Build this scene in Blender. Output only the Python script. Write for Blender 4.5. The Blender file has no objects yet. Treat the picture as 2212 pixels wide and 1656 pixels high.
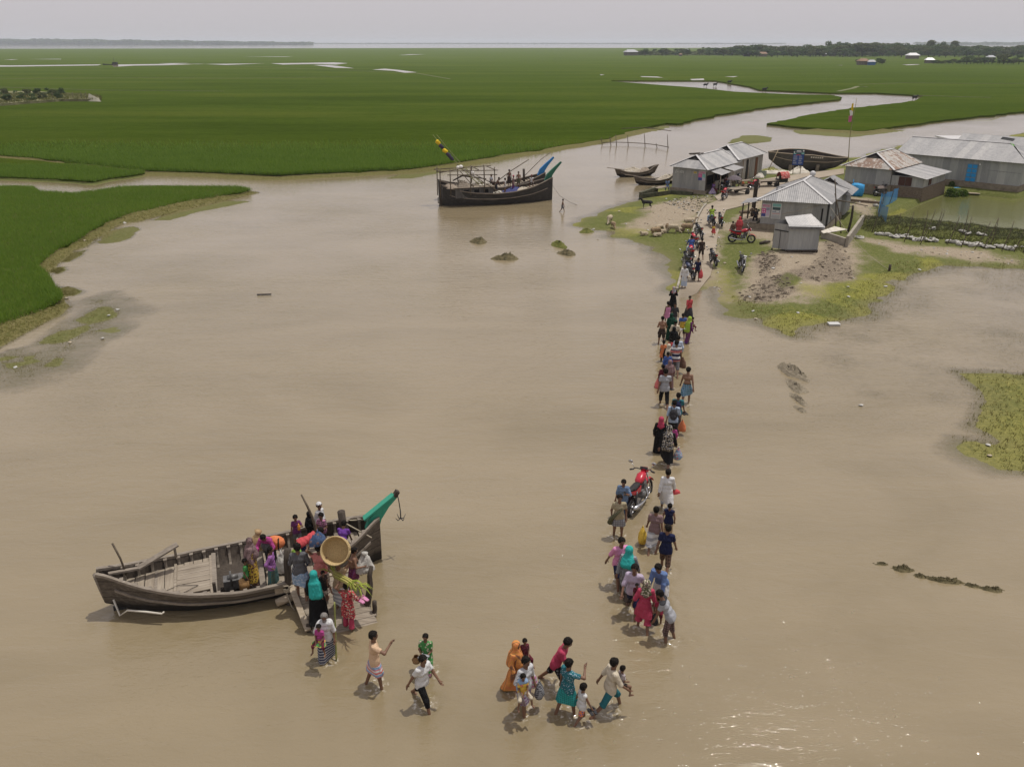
import bpy, bmesh, math, random
import numpy as np
from mathutils import Vector, Matrix
from mathutils.geometry import tessellate_polygon
R = math.radians
random.seed(7); rng = np.random.default_rng(7)
scene = bpy.context.scene
COL = scene.collection
# ---------------------------------------------------------------- survey of the photograph: pixel -> ground
F_, CX, CY, CAMZ, VH = 1800., 1106., 828., 15., 91.
PITCH = math.atan((CY - VH) / F_); cp, sp = math.cos(PITCH), math.sin(PITCH)
ZOOM = {'0': (0, 0, 1), '1': (162, 1026, .3418), '2': (621, 1080, .22817), '3': (756, 1323, .29296), '4': (1269, 999, .26087), 'B1': (1377, 594, .26087), 'B2': (1404, 378, .1794), 'B3': (891, 270, .17089), 'B4': (1296, 270, .21971), 'C1': (1728, 226.8, .22177), 'C2': (1242, 324, .31737), 'C3': (1296, 54, .41404), 'C4': (0, 43.2, .43942), 'D1': (0, 324, .32602), 'D2': (1458, 540, .45663), 'D3': (1647, 302.4, .12206), 'D5': (1620, 410.4, .08545), 'D6': (1555.2, 334.8, .06521)}
def px(z, x, y):
    a = ZOOM[z]; return a[0] + x * a[2], a[1] + y * a[2]
def G(u, v, z=0.):
    a = (u - CX) / F_; b = (CY - v) / F_
    d = (a, cp + b * sp, -sp + b * cp); t = (z - CAMZ) / d[2]
    return Vector((d[0] * t, d[1] * t, z))
def zg(zm, x, y, z=0.): return G(*px(zm, x, y), z)
def proj(x, y, z):
    z -= CAMZ; de = y * cp - z * sp; up = y * sp + z * cp
    return CX + F_ * x / de, CY - F_ * up / de
def hgt(u, v, vt, z=0.):
    p = G(u, v, z); lo, hi = z - 5, z + 40
    for _ in range(50):
        m = (lo + hi) / 2
        if proj(p.x, p.y, m)[1] > vt: lo = m
        else: hi = m
    return m - z
# ---------------------------------------------------------------- objects
def tag(o, label=None, cat=None, group=None, kind=None):
    if label: o['label'] = label
    if cat: o['category'] = cat
    if group: o['group'] = group
    if kind: o['kind'] = kind
    return o
def empty(name, label, cat, loc=(0, 0, 0), rz=0, group=None):
    o = bpy.data.objects.new(name, None); COL.objects.link(o)
    o.location = loc; o.rotation_euler = (0, 0, rz); o.empty_display_size = .2
    return tag(o, label, cat, group)
def mesh_from(name, V, Fc, smooth=False):
    me = bpy.data.meshes.new(name)
    V = np.asarray(V, dtype=np.float64).reshape(-1, 3)
    if isinstance(Fc, np.ndarray) and len(Fc):
        n, k = Fc.shape
        me.vertices.add(len(V)); me.vertices.foreach_set('co', V.ravel())
        me.loops.add(n * k); me.loops.foreach_set('vertex_index', Fc.astype(np.int32).ravel())
        me.polygons.add(n); me.polygons.foreach_set('loop_start', np.arange(n, dtype=np.int32) * k)
        me.polygons.foreach_set('loop_total', np.full(n, k, dtype=np.int32))
        me.update(calc_edges=True)
    else:
        me.from_pydata([tuple(v) for v in V], [], [tuple(int(i) for i in f) for f in Fc])
    if smooth: me.polygons.foreach_set('use_smooth', [True] * len(me.polygons))
    return me
def link(name, me, mats=None, parent=None):
    o = bpy.data.objects.new(name, me); COL.objects.link(o)
    if mats:
        for m in (mats if isinstance(mats, (list, tuple)) else [mats]): me.materials.append(m)
    if parent: o.parent = parent
    return o
class MB:
    """collects shapes into one mesh"""
    def __init__(s): s.V = []; s.F = []; s.M = []; s.S = []; s.mi = 0; s.sm = False; s.T = None
    def add(s, V, Fc, smooth=None):
        b = len(s.V)
        for v in V:
            v = Vector(v)
            if s.T is not None: v = s.T @ v
            s.V.append(tuple(v))
        for f in Fc:
            s.F.append(tuple(b + i for i in f)); s.M.append(s.mi); s.S.append(s.sm if smooth is None else smooth)
        return s
    def box(s, c, d, rz=0, rx=0, ry=0):
        m = Matrix.Translation(c) @ Matrix.Rotation(rz, 4, 'Z') @ Matrix.Rotation(rx, 4, 'X') @ Matrix.Rotation(ry, 4, 'Y')
        x, y, z = d[0] / 2, d[1] / 2, d[2] / 2
        V = [m @ Vector(p) for p in ((-x, -y, -z), (x, -y, -z), (x, y, -z), (-x, y, -z), (-x, -y, z), (x, -y, z), (x, y, z), (-x, y, z))]
        return s.add(V, [(0, 3, 2, 1), (4, 5, 6, 7), (0, 1, 5, 4), (1, 2, 6, 5), (2, 3, 7, 6), (3, 0, 4, 7)])
    def beam(s, a, b, w, h, up=(0, 0, 1)):
        a = Vector(a); b = Vector(b); d = (b - a); L = d.length; d.normalize(); u = Vector(up)
        sd = d.cross(u)
        if sd.length < 1e-4: sd = d.cross(Vector((1, 0, 0)))
        sd.normalize(); u = sd.cross(d)
        V = []
        for p in (a, b):
            for i, j in ((-1, -1), (1, -1), (1, 1), (-1, 1)): V.append(p + sd * (i * w / 2) + u * (j * h / 2))
        return s.add(V, [(0, 1, 2, 3), (7, 6, 5, 4), (0, 4, 5, 1), (1, 5, 6, 2), (2, 6, 7, 3), (3, 7, 4, 0)])
    def tube(s, P, r, n=6, cap=True, smooth=True):
        P = [Vector(p) for p in P]; k = len(P)
        if not hasattr(r, '__len__'): r = [r] * k
        V = []; ref = None
        for i, p in enumerate(P):
            t = (P[min(i + 1, k - 1)] - P[max(i - 1, 0)])
            if t.length < 1e-9: t = Vector((0, 0, 1))
            t.normalize()
            if ref is None: ref = Vector((0, 0, 1)) if abs(t.z) < .9 else Vector((1, 0, 0))
            x = t.cross(ref); x.normalize(); y = x.cross(t); ref = y
            for j in range(n):
                a = 2 * math.pi * j / n; V.append(p + (x * math.cos(a) + y * math.sin(a)) * r[i])
        Fc = [(i * n + j, i * n + (j + 1) % n, (i + 1) * n + (j + 1) % n, (i + 1) * n + j) for i in range(k - 1) for j in range(n)]
        if cap: Fc += [tuple(range(n))[::-1], tuple((k - 1) * n + j for j in range(n))]
        return s.add(V, Fc, smooth)
    def loft(s, rings, closed=True, cap=True, smooth=False):
        k = len(rings); n = len(rings[0]); V = [p for r in rings for p in r]
        m = n if closed else n - 1
        Fc = [(i * n + j, i * n + (j + 1) % n, (i + 1) * n + (j + 1) % n, (i + 1) * n + j) for i in range(k - 1) for j in range(m)]
        if cap and closed: Fc += [tuple(range(n))[::-1], tuple((k - 1) * n + j for j in range(n))]
        return s.add(V, Fc, smooth)
    def ball(s, c, r, n=8, m=6, smooth=True, rot=None):
        if not hasattr(r, '__len__'): r = (r, r, r)
        V = [];
        for i in range(m + 1):
            ph = math.pi * i / m
            for j in range(n):
                a = 2 * math.pi * j / n
                p = Vector((r[0] * math.sin(ph) * math.cos(a), r[1] * math.sin(ph) * math.sin(a), -r[2] * math.cos(ph)))
                if rot: p = rot @ p
                V.append(p + Vector(c))
        Fc = [(i * n + j, i * n + (j + 1) % n, (i + 1) * n + (j + 1) % n, (i + 1) * n + j) for i in range(m) for j in range(n)]
        return s.add(V, Fc, smooth)
    def lathe(s, prof, n=12, c=(0, 0, 0), axis=None, smooth=True):
        V = []; rot = Vector((0, 0, 1)).rotation_difference(Vector(axis)) if axis is not None else None
        for r, z in prof:
            for j in range(n):
                a = 2 * math.pi * j / n; p = Vector((r * math.cos(a), r * math.sin(a), z))
                if rot: p = rot @ p
                V.append(p + Vector(c))
        k = len(prof)
        Fc = [(i * n + j, i * n + (j + 1) % n, (i + 1) * n + (j + 1) % n, (i + 1) * n + j) for i in range(k - 1) for j in range(n)]
        return s.add(V, Fc, smooth)
    def poly(s, P): return s.add(P, [tuple(range(len(P)))])
    def build(s, name, mats, parent=None):
        me = bpy.data.meshes.new(name); me.from_pydata(s.V, [], s.F)
        me.polygons.foreach_set('material_index', s.M); me.polygons.foreach_set('use_smooth', s.S); me.update()
        return link(name, me, mats, parent)
def children(o): return [c for c in bpy.data.objects if c.parent == o]
KIDS = {}
def copy_tree(o, parent=None):
    c = o.copy(); COL.objects.link(c); c.parent = parent
    for ch in KIDS[o.name] if o.name in KIDS else children(o): copy_tree(ch, c)
    return c
# ---------------------------------------------------------------- materials
def mat(name, base=(.5, .5, .5), rough=.8, spec=.3, metal=0.):
    m = bpy.data.materials.new(name); m.use_nodes = True
    b = m.node_tree.nodes['Principled BSDF']
    b.inputs['Base Color'].default_value = (*base, 1); b.inputs['Roughness'].default_value = rough
    b.inputs['Specular IOR Level'].default_value = spec; b.inputs['Metallic'].default_value = metal
    return m
class NT:
    def __init__(s, m): s.t = m.node_tree; s.b = s.t.nodes.get('Principled BSDF')
    def n(s, ty, **k):
        o = s.t.nodes.new(ty)
        for a, v in k.items():
            if a in o.inputs: pass
            setattr(o, a, v)
        return o
    def l(s, a, b): s.t.links.new(a, b)
    def coord(s, scale=(1, 1, 1), rot=(0, 0, 0), kind='Object'):
        c = s.n('ShaderNodeTexCoord'); mp = s.n('ShaderNodeMapping')
        mp.inputs['Scale'].default_value = scale; mp.inputs['Rotation'].default_value = rot
        s.l(c.outputs[kind], mp.inputs[0]); return mp.outputs[0]
    def noise(s, vec, scale=5, detail=4, rough=.55, dist=0):
        o = s.n('ShaderNodeTexNoise'); o.inputs['Scale'].default_value = scale; o.inputs['Detail'].default_value = detail
        o.inputs['Roughness'].default_value = rough; o.inputs['Distortion'].default_value = dist
        if vec is not None: s.l(vec, o.inputs['Vector'])
        return o.outputs[0]
    def ramp(s, fac, stops, interp='LINEAR'):
        o = s.n('ShaderNodeValToRGB'); r = o.color_ramp; r.interpolation = interp
        while len(r.elements) < len(stops): r.elements.new(.5)
        for e, (p, c) in zip(r.elements, stops):
            e.position = p; e.color = (*c, 1) if len(c) == 3 else c
        s.l(fac, o.inputs[0]); return o.outputs[0]
    def val(s, fac, a, b, lo=0., hi=1., smooth=False):
        o = s.n('ShaderNodeMapRange')
        if smooth: o.interpolation_type = 'SMOOTHSTEP'
        for i, v in zip((1, 2, 3, 4), (a, b, lo, hi)): o.inputs[i].default_value = v
        s.l(fac, o.inputs[0]); return o.outputs[0]
    def mix(s, fac, a, b, mode='MIX'):
        o = s.n('ShaderNodeMix'); o.data_type = 'RGBA'; o.blend_type = mode
        for sock, v in ((o.inputs[0], fac), (o.inputs[6], a), (o.inputs[7], b)):
            if isinstance(v, (int, float)): sock.default_value = v
            elif isinstance(v, tuple): sock.default_value = (*v, 1)
            else: s.l(v, sock)
        return o.outputs[2]
    def math(s, op, a, b=0., c=None):
        o = s.n('ShaderNodeMath'); o.operation = op
        for i, v in enumerate((a, b) if c is None else (a, b, c)):
            if isinstance(v, (int, float)): o.inputs[i].default_value = v
            else: s.l(v, o.inputs[i])
        return o.outputs[0]
    def bump(s, h, strength=.3, dist=.02):
        o = s.n('ShaderNodeBump'); o.inputs['Strength'].default_value = strength; o.inputs['Distance'].default_value = dist
        s.l(h, o.inputs['Height']); s.l(o.outputs[0], s.b.inputs['Normal']); return o
    def attr(s, name):
        o = s.n('ShaderNodeAttribute'); o.attribute_name = name; return o
    def base(s, c): s.l(c, s.b.inputs['Base Color'])
    def xyz(s, v):
        o = s.n('ShaderNodeSeparateXYZ'); s.l(v, o.inputs[0]); return o.outputs
def m_noise(name, c1, c2, scale=6, rough=.85, stretch=(1, 1, 1), bump=.2, dist=.01, spec=.25, det=5):
    m = mat(name, c1, rough, spec); t = NT(m); v = t.coord(stretch)
    n = t.noise(v, scale, det, .6); t.base(t.ramp(n, [(.3, c1), (.7, c2)]))
    if bump: t.bump(n, bump, dist)
    return m
def m_wood(name, c1, c2, c3, axis='x', scale=1., rough=.85, plank=0):
    st = {'x': (.35, 5, 5), 'y': (5, .35, 5), 'z': (5, 5, .35)}[axis]
    m = mat(name, c1, rough, .2); t = NT(m); v = t.coord(tuple(k * scale for k in st))
    n = t.noise(v, 3, 6, .65, .4); n2 = t.noise(t.coord((.9 * scale,) * 3), 1.6, 3)
    c = t.ramp(n, [(.25, c1), (.55, c2), (.8, c3)]); c = t.mix(t.val(n2, .35, .75), c, t.mix(.5, c, c1), 'MIX')
    t.base(c); t.bump(n, .35, .012); return m
_cloth = {}
def cloth(col, kind='plain', col2=None, scale=1., col3=None):
    key = (col, kind, col2, scale, col3)
    if key in _cloth: return _cloth[key]
    m = mat('cloth', col, .9, .1); t = NT(m); v = t.coord()
    x, y, z = t.xyz(v); n = t.noise(v, 9, 3)
    c2 = col2 or tuple(k * .5 for k in col)
    def band(s, f, duty, soft=.06):
        w = t.math('FRACT', t.math('MULTIPLY', s, f)); return t.val(w, duty - soft, duty + soft)
    if kind == 'plain': c = t.mix(0., col, col)
    elif kind == 'hstripe':
        c = t.mix(band(z, 9 * scale, .5), col, c2)
        if col3: c = t.mix(band(z, 4.3 * scale, .72), c, col3)
    elif kind == 'vstripe':
        a = t.math('ADD', x, t.math('MULTIPLY', y, .7)); c = t.mix(band(a, 22 * scale, .6), col, c2)
        if col3: c = t.mix(band(a, 9 * scale, .78), c, col3)
    elif kind == 'check':
        a = t.math('ADD', x, t.math('MULTIPLY', y, .7))
        c = t.mix(t.math('MULTIPLY', band(a, 14 * scale, .55), .7), col, c2); c = t.mix(t.math('MULTIPLY', band(z, 14 * scale, .55), .7), c, c2)
        if col3: c = t.mix(t.math('MULTIPLY', band(a, 7 * scale, .82), .8), c, col3)
    elif kind in ('dots', 'floral'):
        vo = t.n('ShaderNodeTexVoronoi'); vo.inputs['Scale'].default_value = (26 if kind == 'dots' else 15) * scale; t.l(v, vo.inputs[0])
        f = t.val(vo.outputs['Distance'], .22, .34, 1, 0) if kind == 'dots' else t.val(vo.outputs['Distance'], .3, .42, 1, 0)
        c = t.mix(f, col, c2)
        if col3:
            f2 = t.val(t.noise(v, 21 * scale, 1), .56, .6); c = t.mix(f2, c, col3)
    elif kind == 'band':      # shoulders one colour, body another (object space height)
        c = t.mix(t.val(z, scale - .005, scale + .005), col, c2)
        if col3: c = t.mix(t.math('MULTIPLY', t.val(z, scale - .1, scale - .09), band(z, 8, .5)), c, col3)
    c = t.mix(t.val(n, .25, .75, .55, 0.), c, t.mix(1., c, (.72, .72, .72), 'MULTIPLY'))
    hs = t.n('ShaderNodeHueSaturation'); hs.inputs['Saturation'].default_value = .9; t.l(c, hs.inputs['Color']); c = hs.outputs[0]
    t.base(c); t.bump(t.noise(t.coord((1, 1, .45)), 9, 4), 1., .07)
    _cloth[key] = m; return m
# ================================================================ camera, sun, sky
cam = bpy.data.objects.new('camera', bpy.data.cameras.new('camera')); COL.objects.link(cam)
cam.location = (0, 0, CAMZ); cam.rotation_euler = (R(90) - PITCH, 0, 0)
cam.data.sensor_fit = 'HORIZONTAL'; cam.data.sensor_width = 36.; cam.data.lens = 36. * F_ / 2212.
cam.data.clip_start = .5; cam.data.clip_end = 60000; scene.camera = cam
SUN_EL, SUN_AZ = 72.5, 58.
sl = bpy.data.lights.new('sun', 'SUN'); sl.energy = 2.7; sl.angle = R(.6); sl.color = (1, .955, .88)
so = bpy.data.objects.new('sun', sl); COL.objects.link(so)
sd_ = Vector((math.sin(R(SUN_AZ)) * math.cos(R(SUN_EL)), math.cos(R(SUN_AZ)) * math.cos(R(SUN_EL)), math.sin(R(SUN_EL))))
so.rotation_euler = sd_.to_track_quat('Z', 'Y').to_euler(); so.location = sd_ * 100
w = bpy.data.worlds.new('World'); scene.world = w; w.use_nodes = True
wt = w.node_tree; bg = wt.nodes['Background']
sky = wt.nodes.new('ShaderNodeTexSky'); sky.sky_type = 'NISHITA'; sky.sun_disc = False
sky.sun_elevation = R(SUN_EL); sky.sun_rotation = R(SUN_AZ); sky.air_density = 1.0; sky.dust_density = 5.; sky.ozone_density = 1.; sky.altitude = 0
hs = wt.nodes.new('ShaderNodeHueSaturation'); hs.inputs['Saturation'].default_value = .3
wm = wt.nodes.new('ShaderNodeMix'); wm.data_type = 'RGBA'; wm.blend_type = 'MULTIPLY'; wm.inputs[0].default_value = 1.; wm.inputs[7].default_value = (1.01, .965, 1.0, 1)
wt.links.new(sky.outputs[0], hs.inputs['Color']); wt.links.new(hs.outputs[0], wm.inputs[6]); 
veil = wt.nodes.new('ShaderNodeMix'); veil.data_type = 'RGBA'; veil.inputs[0].default_value = .85; veil.inputs[7].default_value = (5.95, 5.62, 5.85, 1)
wt.links.new(wm.outputs[2], veil.inputs[6]); wt.links.new(veil.outputs[2], bg.inputs[0])
bg.inputs[1].default_value = .1
scene.view_settings.view_transform = 'Standard'; scene.view_settings.look = 'None'
scene.view_settings.exposure = .10; scene.view_settings.gamma = 1.
scene.cycles.use_denoising = True; scene.cycles.max_bounces = 6; scene.cycles.transparent_max_bounces = 12; scene.cycles.volume_bounces = 1
scene.cycles.sample_clamp_indirect = 4.; scene.cycles.caustics_reflective = False; scene.cycles.caustics_refractive = False
# ================================================================ outlines read off the photograph
def P2(pts, z=0.): return np.array([zg(a[0], a[1], a[2], z)[:2] for a in pts])
def Q(zm, *xy): return [(zm, xy[i], xy[i + 1]) for i in range(0, len(xy), 2)]
BANK = P2(Q('D1', -400, 1480, 0, 1310, 200, 1190, 380, 1100, 455, 1040, 420, 980, 390, 920, 370, 870, 320, 830, 330, 790, 420, 720, 500, 660, 590, 640, 620, 600, 700, 540, 830, 485, 960, 470, 1200, 400, 1380, 360, 1560, 320, 1730, 283, 1560, 258, 1300, 252, 1000, 248, 860, 255, 790, 265, 700, 285, 500, 310, 420, 306, 250, 295, 200, 260, 100, 248, 0, 256, -500, 250))
RICE_L = P2(Q('D1', -400, 1360, 0, 1195, 250, 1100, 370, 1050, 385, 1000, 330, 930, 290, 860, 230, 800, 300, 740, 380, 680, 500, 630, 560, 580, 700, 500, 850, 450, 1000, 420, 1200, 370, 1400, 335, 1600, 300, 1650, 288, 1540, 268, 1300, 262, 1000, 259, 870, 264, 700, 293, 500, 318, 420, 314, 250, 303, 200, 268, 100, 258, 0, 264, -500, 258))
RICE_M = P2(Q('D1', -500, 30, 0, 60, 250, 78, 960, 158, 880, 172, 700, 196, 610, 215, 500, 203, 200, 190, 0, 182, -500, 178), .2)
FIELD = P2(Q('D1', -900, 0, 0, 42, 260, 62, 1000, 146, 1400, 156, 1822, 178) + Q('B3', 0, 566, 700, 465, 1300, 366, 1700, 305, 2212, 222) + Q('B4', 0, 155, 300, 68, 650, -12) + Q('C3', 400, 519, 640, 467, 860, 434, 1250, 390, 1255, 378, 1200, 368, 1000, 365, 700, 351, 500, 329, 330, 317, 60, 296, 60, 292, 600, 293, 780, 324, 830, 341, 1200, 357, 1440, 357, 1690, 371, 1640, 399, 1550, 411, 1330, 434, 1140, 463, 870, 518) + Q('C1', 0, 222, 570, 262, 1000, 210, 1300, 165, 2182, 70) + Q('0', 2900, 180, 2900, 104.5, 1106, 104, -700, 107), .2)
ISLE = P2(Q('C2', 15, 515, 60, 478, 130, 450, 200, 425, 270, 390, 330, 365, 440, 335, 450, 318, 520, 275, 640, 215) + Q('B4', 900, 500, 1600, 440, 1700, 395) + Q('D3', 330, 520, 700, 470, 1180, 480, 1380, 440, 1100, 370, 1000, 310, 1700, 310) + Q('C1', 900, 420, 1300, 330, 1860, 320, 2182, 270) + Q('0', 2600, 250, 2600, 600) + Q('D2', 1651, 95, 1400, 75, 1240, 85, 1050, 118, 1010, 165, 1000, 250, 940, 292, 800, 330, 600, 380, 550, 400, 500, 378, 400, 330, 300, 305, 270, 268, 240, 235, 225, 190, 190, 155, 160, 140) + Q('B2', 600, 1340, 330, 1420) + Q('C2', 690, 890, 655, 820, 600, 700, 480, 640, 300, 612, 190, 602, 330, 565, 290, 545, 150, 540))
POND = P2(Q('C1', 640, 1130, 950, 1050, 1140, 965, 1390, 870, 1420, 850, 1700, 870, 2090, 915, 2182, 890) + Q('0', 2600, 400, 2600, 560) + Q('C1', 2182, 1285, 1900, 1255, 1560, 1215, 1240, 1180, 900, 1150))
DIKE = P2(Q('C1', 600, 1130, 900, 1150, 1240, 1180, 1560, 1215, 1900, 1255, 2182, 1285) + Q('0', 2600, 560, 2600, 640) + Q('C1', 2182, 1470, 1700, 1400, 1300, 1350, 900, 1310, 620, 1280))
ALGAE = P2(Q('D2', 1380, 590, 1651, 600) + Q('0', 2500, 800, 2500, 1030) + Q('D2', 1651, 1050, 1500, 1035, 1340, 945, 1400, 915, 1520, 905, 1390, 820, 1490, 735, 1460, 655))
SHAL = P2(Q('D2', 230, 200, 300, 320, 560, 430, 640, 700, 900, 820, 1180, 800, 1350, 950, 1651, 1090) + Q('0', 2500, 1050, 2500, 560) + Q('D2', 1651, 60, 1050, 60, 600, 300))
SHAL2 = P2(Q('D1', 0, 1340, 150, 1290, 330, 1210, 380, 1150, 500, 1080, 540, 1000, 720, 960, 860, 1050, 740, 1180, 560, 1280, 460, 1400, 300, 1530, 120, 1560, 0, 1560, -300, 1600, -300, 1400))
SHALP = P2(Q('C2', 690, 880, 560, 700, 300, 615, 190, 640, 330, 760, 330, 930, 520, 990, 640, 1000, 690, 960))
FRINGE = [P2(Q('D1', 640, 625, 660, 590, 740, 540, 880, 505, 940, 525, 890, 570, 800, 605)), P2(Q('D1', 980, 470, 1100, 425, 1300, 380, 1500, 338, 1700, 338, 1500, 375, 1300, 410, 1120, 470)), P2(Q('D1', 425, 735, 500, 680, 590, 655, 520, 700, 460, 738)), P2(Q('D1', 340, 800, 400, 780, 415, 800, 380, 825)), P2(Q('D1', 400, 920, 440, 900, 525, 940, 490, 965, 420, 960)),
          P2(Q('B3', -340, 680, 0, 590, 300, 560, 360, 600, 0, 672)), P2(Q('B4', -30, 180, 300, 85, 650, 0, 680, 30, 300, 118, 0, 195)), P2(Q('B4', 1240, 180, 1400, 105, 1560, 100, 1700, 125, 1690, 165, 1450, 192)), P2(Q('C1', -100, 250, 0, 240, 560, 285, 1000, 235, 1300, 185, 2182, 90, 2182, 125, 1250, 195, 960, 262, 480, 318, 0, 284))]
def sdist(poly, X, Y):
    n = len(poly); d = np.full(X.shape, 1e9); ins = np.zeros(X.shape, bool)
    for i in range(n):
        a = poly[i]; b = poly[(i + 1) % n]; e = b - a
        wx = X - a[0]; wy = Y - a[1]
        t = np.clip((wx * e[0] + wy * e[1]) / max(e @ e, 1e-9), 0, 1)
        d = np.minimum(d, (wx - t * e[0]) ** 2 + (wy - t * e[1]) ** 2)
        if abs(e[1]) > 1e-12:
            c = ((a[1] <= Y) & (b[1] > Y)) | ((b[1] <= Y) & (a[1] > Y))
            ins ^= c & (X < a[0] + (Y - a[1]) * e[0] / e[1])
    d = np.sqrt(d); return np.where(ins, -d, d)
_perm = rng.random((256, 256))
def vnoise(X, Y, s):
    x = X / s; y = Y / s; i = np.floor(x).astype(int); j = np.floor(y).astype(int); fx = x - i; fy = y - j
    fx = fx * fx * (3 - 2 * fx); fy = fy * fy * (3 - 2 * fy); g = lambda a, b: _perm[a & 255, b & 255]
    return (g(i, j) * (1 - fx) + g(i + 1, j) * fx) * (1 - fy) + (g(i, j + 1) * (1 - fx) + g(i + 1, j + 1) * fx) * fy
def fbm(X, Y, s): return (vnoise(X, Y, s) + .5 * vnoise(X, Y, s / 2.1) + .25 * vnoise(X + 31, Y, s / 4.3)) / 1.75 - .5
sm = lambda x, a, b: (lambda t: t * t * (3 - 2 * t))(np.clip((x - a) / (b - a), 0, 1))
# ================================================================ ground: one sheet to the horizon
def axis(lo, hi, step, far):
    c = np.arange(lo, hi + .01, step); g = [step]; o = []
    p = hi; s_ = step
    while p < far: s_ *= 1.22; p += s_; o.append(p)
    q = []; p = lo; s_ = step
    while p > -far: s_ *= 1.22; p -= s_; q.append(p)
    return np.concatenate([q[::-1], c, o])
gx = axis(-74, 76, .34, 26000); gy = axis(9, 152, .34, 26000)
gy = gy[gy > -900]
GX, GY = np.meshgrid(gx, gy, indexing='ij')
NOI = fbm(GX, GY, 3.1); NO2 = fbm(GX + 90, GY, 1.3); NO3 = fbm(GX, GY + 50, 9)
def prof(s, top, w_, out=3., bed=-.5): return np.where(s < 0, top * np.clip(-s / w_, 0, 1), bed * np.clip(s / out, 0, 1))
near = (GX > -80) & (GX < 82) & (GY < 160)
H = np.full(GX.shape, -.5)
sB = sdist(BANK, GX, GY) + NOI * .9; H = np.maximum(H, prof(sB, .42, 1.5, 1.6) + NO2 * .1 * (sB < .3))
sI = sdist(ISLE, GX, GY) + NOI * 2.2; H = np.maximum(H, prof(sI, .46, 7., 6.) + NO2 * .07)
sF = sdist(FIELD, GX, GY); H = np.where(near, np.maximum(H, prof(sF - 1.9 + NOI * .9, .3, 1.6, 1.6)), H)
sM = sdist(RICE_M, GX, GY); H = np.where(near, np.maximum(H, prof(sM - .8 + NOI, .2, 1.2, 2.)), H)
sA = sdist(ALGAE, GX, GY) + NOI * 2.5; H = np.maximum(H, prof(sA, .05, 2., 4.))
for S_, d_ in ((SHAL, -.085), (SHAL2, .045), (SHALP, -.09)):
    s0 = sdist(S_, GX, GY) + NO3 * 4 - (1.3 if S_ is SHAL2 else 0); H = np.maximum(H, np.where(s0 < 0, d_ + NOI * (.10 if S_ is SHAL2 else .09) + NO2 * (.11 if S_ is SHAL2 else .05) - .1 * np.clip(1 + s0 / 3, 0, 1), -.5 * np.clip(.2 + s0 / 5, 0, 1)))
for f_ in FRINGE:
    s0 = sdist(f_, GX, GY) + NOI * 1.2; H = np.maximum(H, np.where(s0 < .0, .03 + NO2 * .04, -.5 * np.clip(s0 / 1.2, 0, 1)))
sP = sdist(POND, GX, GY); H = np.where(sP < 0, np.minimum(H, .3 - .9 * np.clip(-sP / 1.2, 0, 1)), H)
sD = sdist(DIKE, GX, GY) + NOI * .8; H = np.maximum(H, np.where(sD < .3, .15 + .6 * np.clip(-sD / 1.4, 0, 1) + NO2 * .25 + rng.random(GX.shape) * .08, -.5))
# churned mud in the yard
CHURN = [P2(Q('C2', 1120, 960, 1250, 880, 1420, 850, 1490, 960, 1440, 1010, 1250, 1035, 1140, 1010), .2), P2(Q('C2', 1480, 840, 1600, 780, 1700, 640, 1830, 650, 1920, 800, 1900, 870, 1780, 895, 1560, 890), .3), P2(Q('C2', 1240, 720, 1330, 700, 1400, 750, 1330, 860, 1260, 850), .3)]
ch = np.zeros(GX.shape)
for c_ in CHURN: ch = np.maximum(ch, sm(-(sdist(c_, GX, GY) + NOI * 2.5), -1., 1.2))
H += ch * (NO2 * .22 + (rng.random(GX.shape) - .4) * .08)
BARE = [P2(Q('C2', 330, 480, 460, 440, 600, 340, 900, 310, 960, 330, 890, 380, 830, 460, 740, 510, 560, 520, 420, 545), .4), P2(Q('C2', 1000, 560, 1130, 420, 1240, 330, 1300, 520, 1400, 640, 1330, 700, 1240, 720, 1180, 800, 1100, 960, 1240, 1040, 1480, 1020, 1700, 980, 1780, 900, 1930, 850, 1960, 700, 1840, 620, 1700, 640, 1390, 690, 1200, 580), .3), P2(Q('C1', 480, 900, 740, 920, 760, 1090, 620, 1120, 480, 1000), .4), P2(Q('C1', 640, 1350, 1100, 1400, 1700, 1440, 2182, 1510, 2182, 1560, 1500, 1490, 900, 1450), .1), P2(Q('B4', 1750, 560, 1900, 500, 2050, 490, 2212, 500, 2212, 620), .4), P2(Q('C2', 900, 850, 960, 600, 1000, 620, 990, 900, 1040, 1000, 960, 960), .2)]
gr = np.ones(GX.shape)
for b_ in BARE: gr = np.minimum(gr, sm(sdist(b_, GX, GY) + NOI * 2.5 + NO2 * 1.2, -2.2, 2.4))
GRASSY = [P2(Q('C2', 990, 640, 1180, 620, 1240, 700, 1180, 780, 1000, 760), .3), P2(Q('B4', 1230, 870, 1290, 820, 1470, 790, 1460, 870, 1240, 915), .4), P2(Q('C2', 1330, 890, 1440, 850, 1560, 890, 1500, 940, 1380, 960), .2)]
for b_ in GRASSY: gr = np.maximum(gr, sm(-(sdist(b_, GX, GY) + NOI * 1.6), -.5, .8))
yl = np.clip(sm(fbm(GX + 200, GY, 5.), -.06, .2) * gr * sm(H, .4, .1), 0, 1)
YEL = [P2(Q('C2', 1500, 930, 1700, 900, 1930, 900, 1930, 1060, 1700, 1040, 1540, 1000), .1), P2(Q('C2', 200, 560, 420, 520, 520, 560, 380, 610, 300, 600), .1), P2(Q('C2', 960, 780, 1030, 760, 1100, 960, 1160, 1040, 1000, 1000), .1)]
for b_ in YEL: yl = np.maximum(yl, sm(-(sdist(b_, GX, GY) + NOI * 3), -1.5, 1.) * .6)
yl = np.where(sA < 1, np.maximum(yl, .66 + NOI), yl); yl = np.clip(yl, 0, 1) * np.where(sA < 2, 1, sm(-sI, -1.5, .5))
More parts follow.
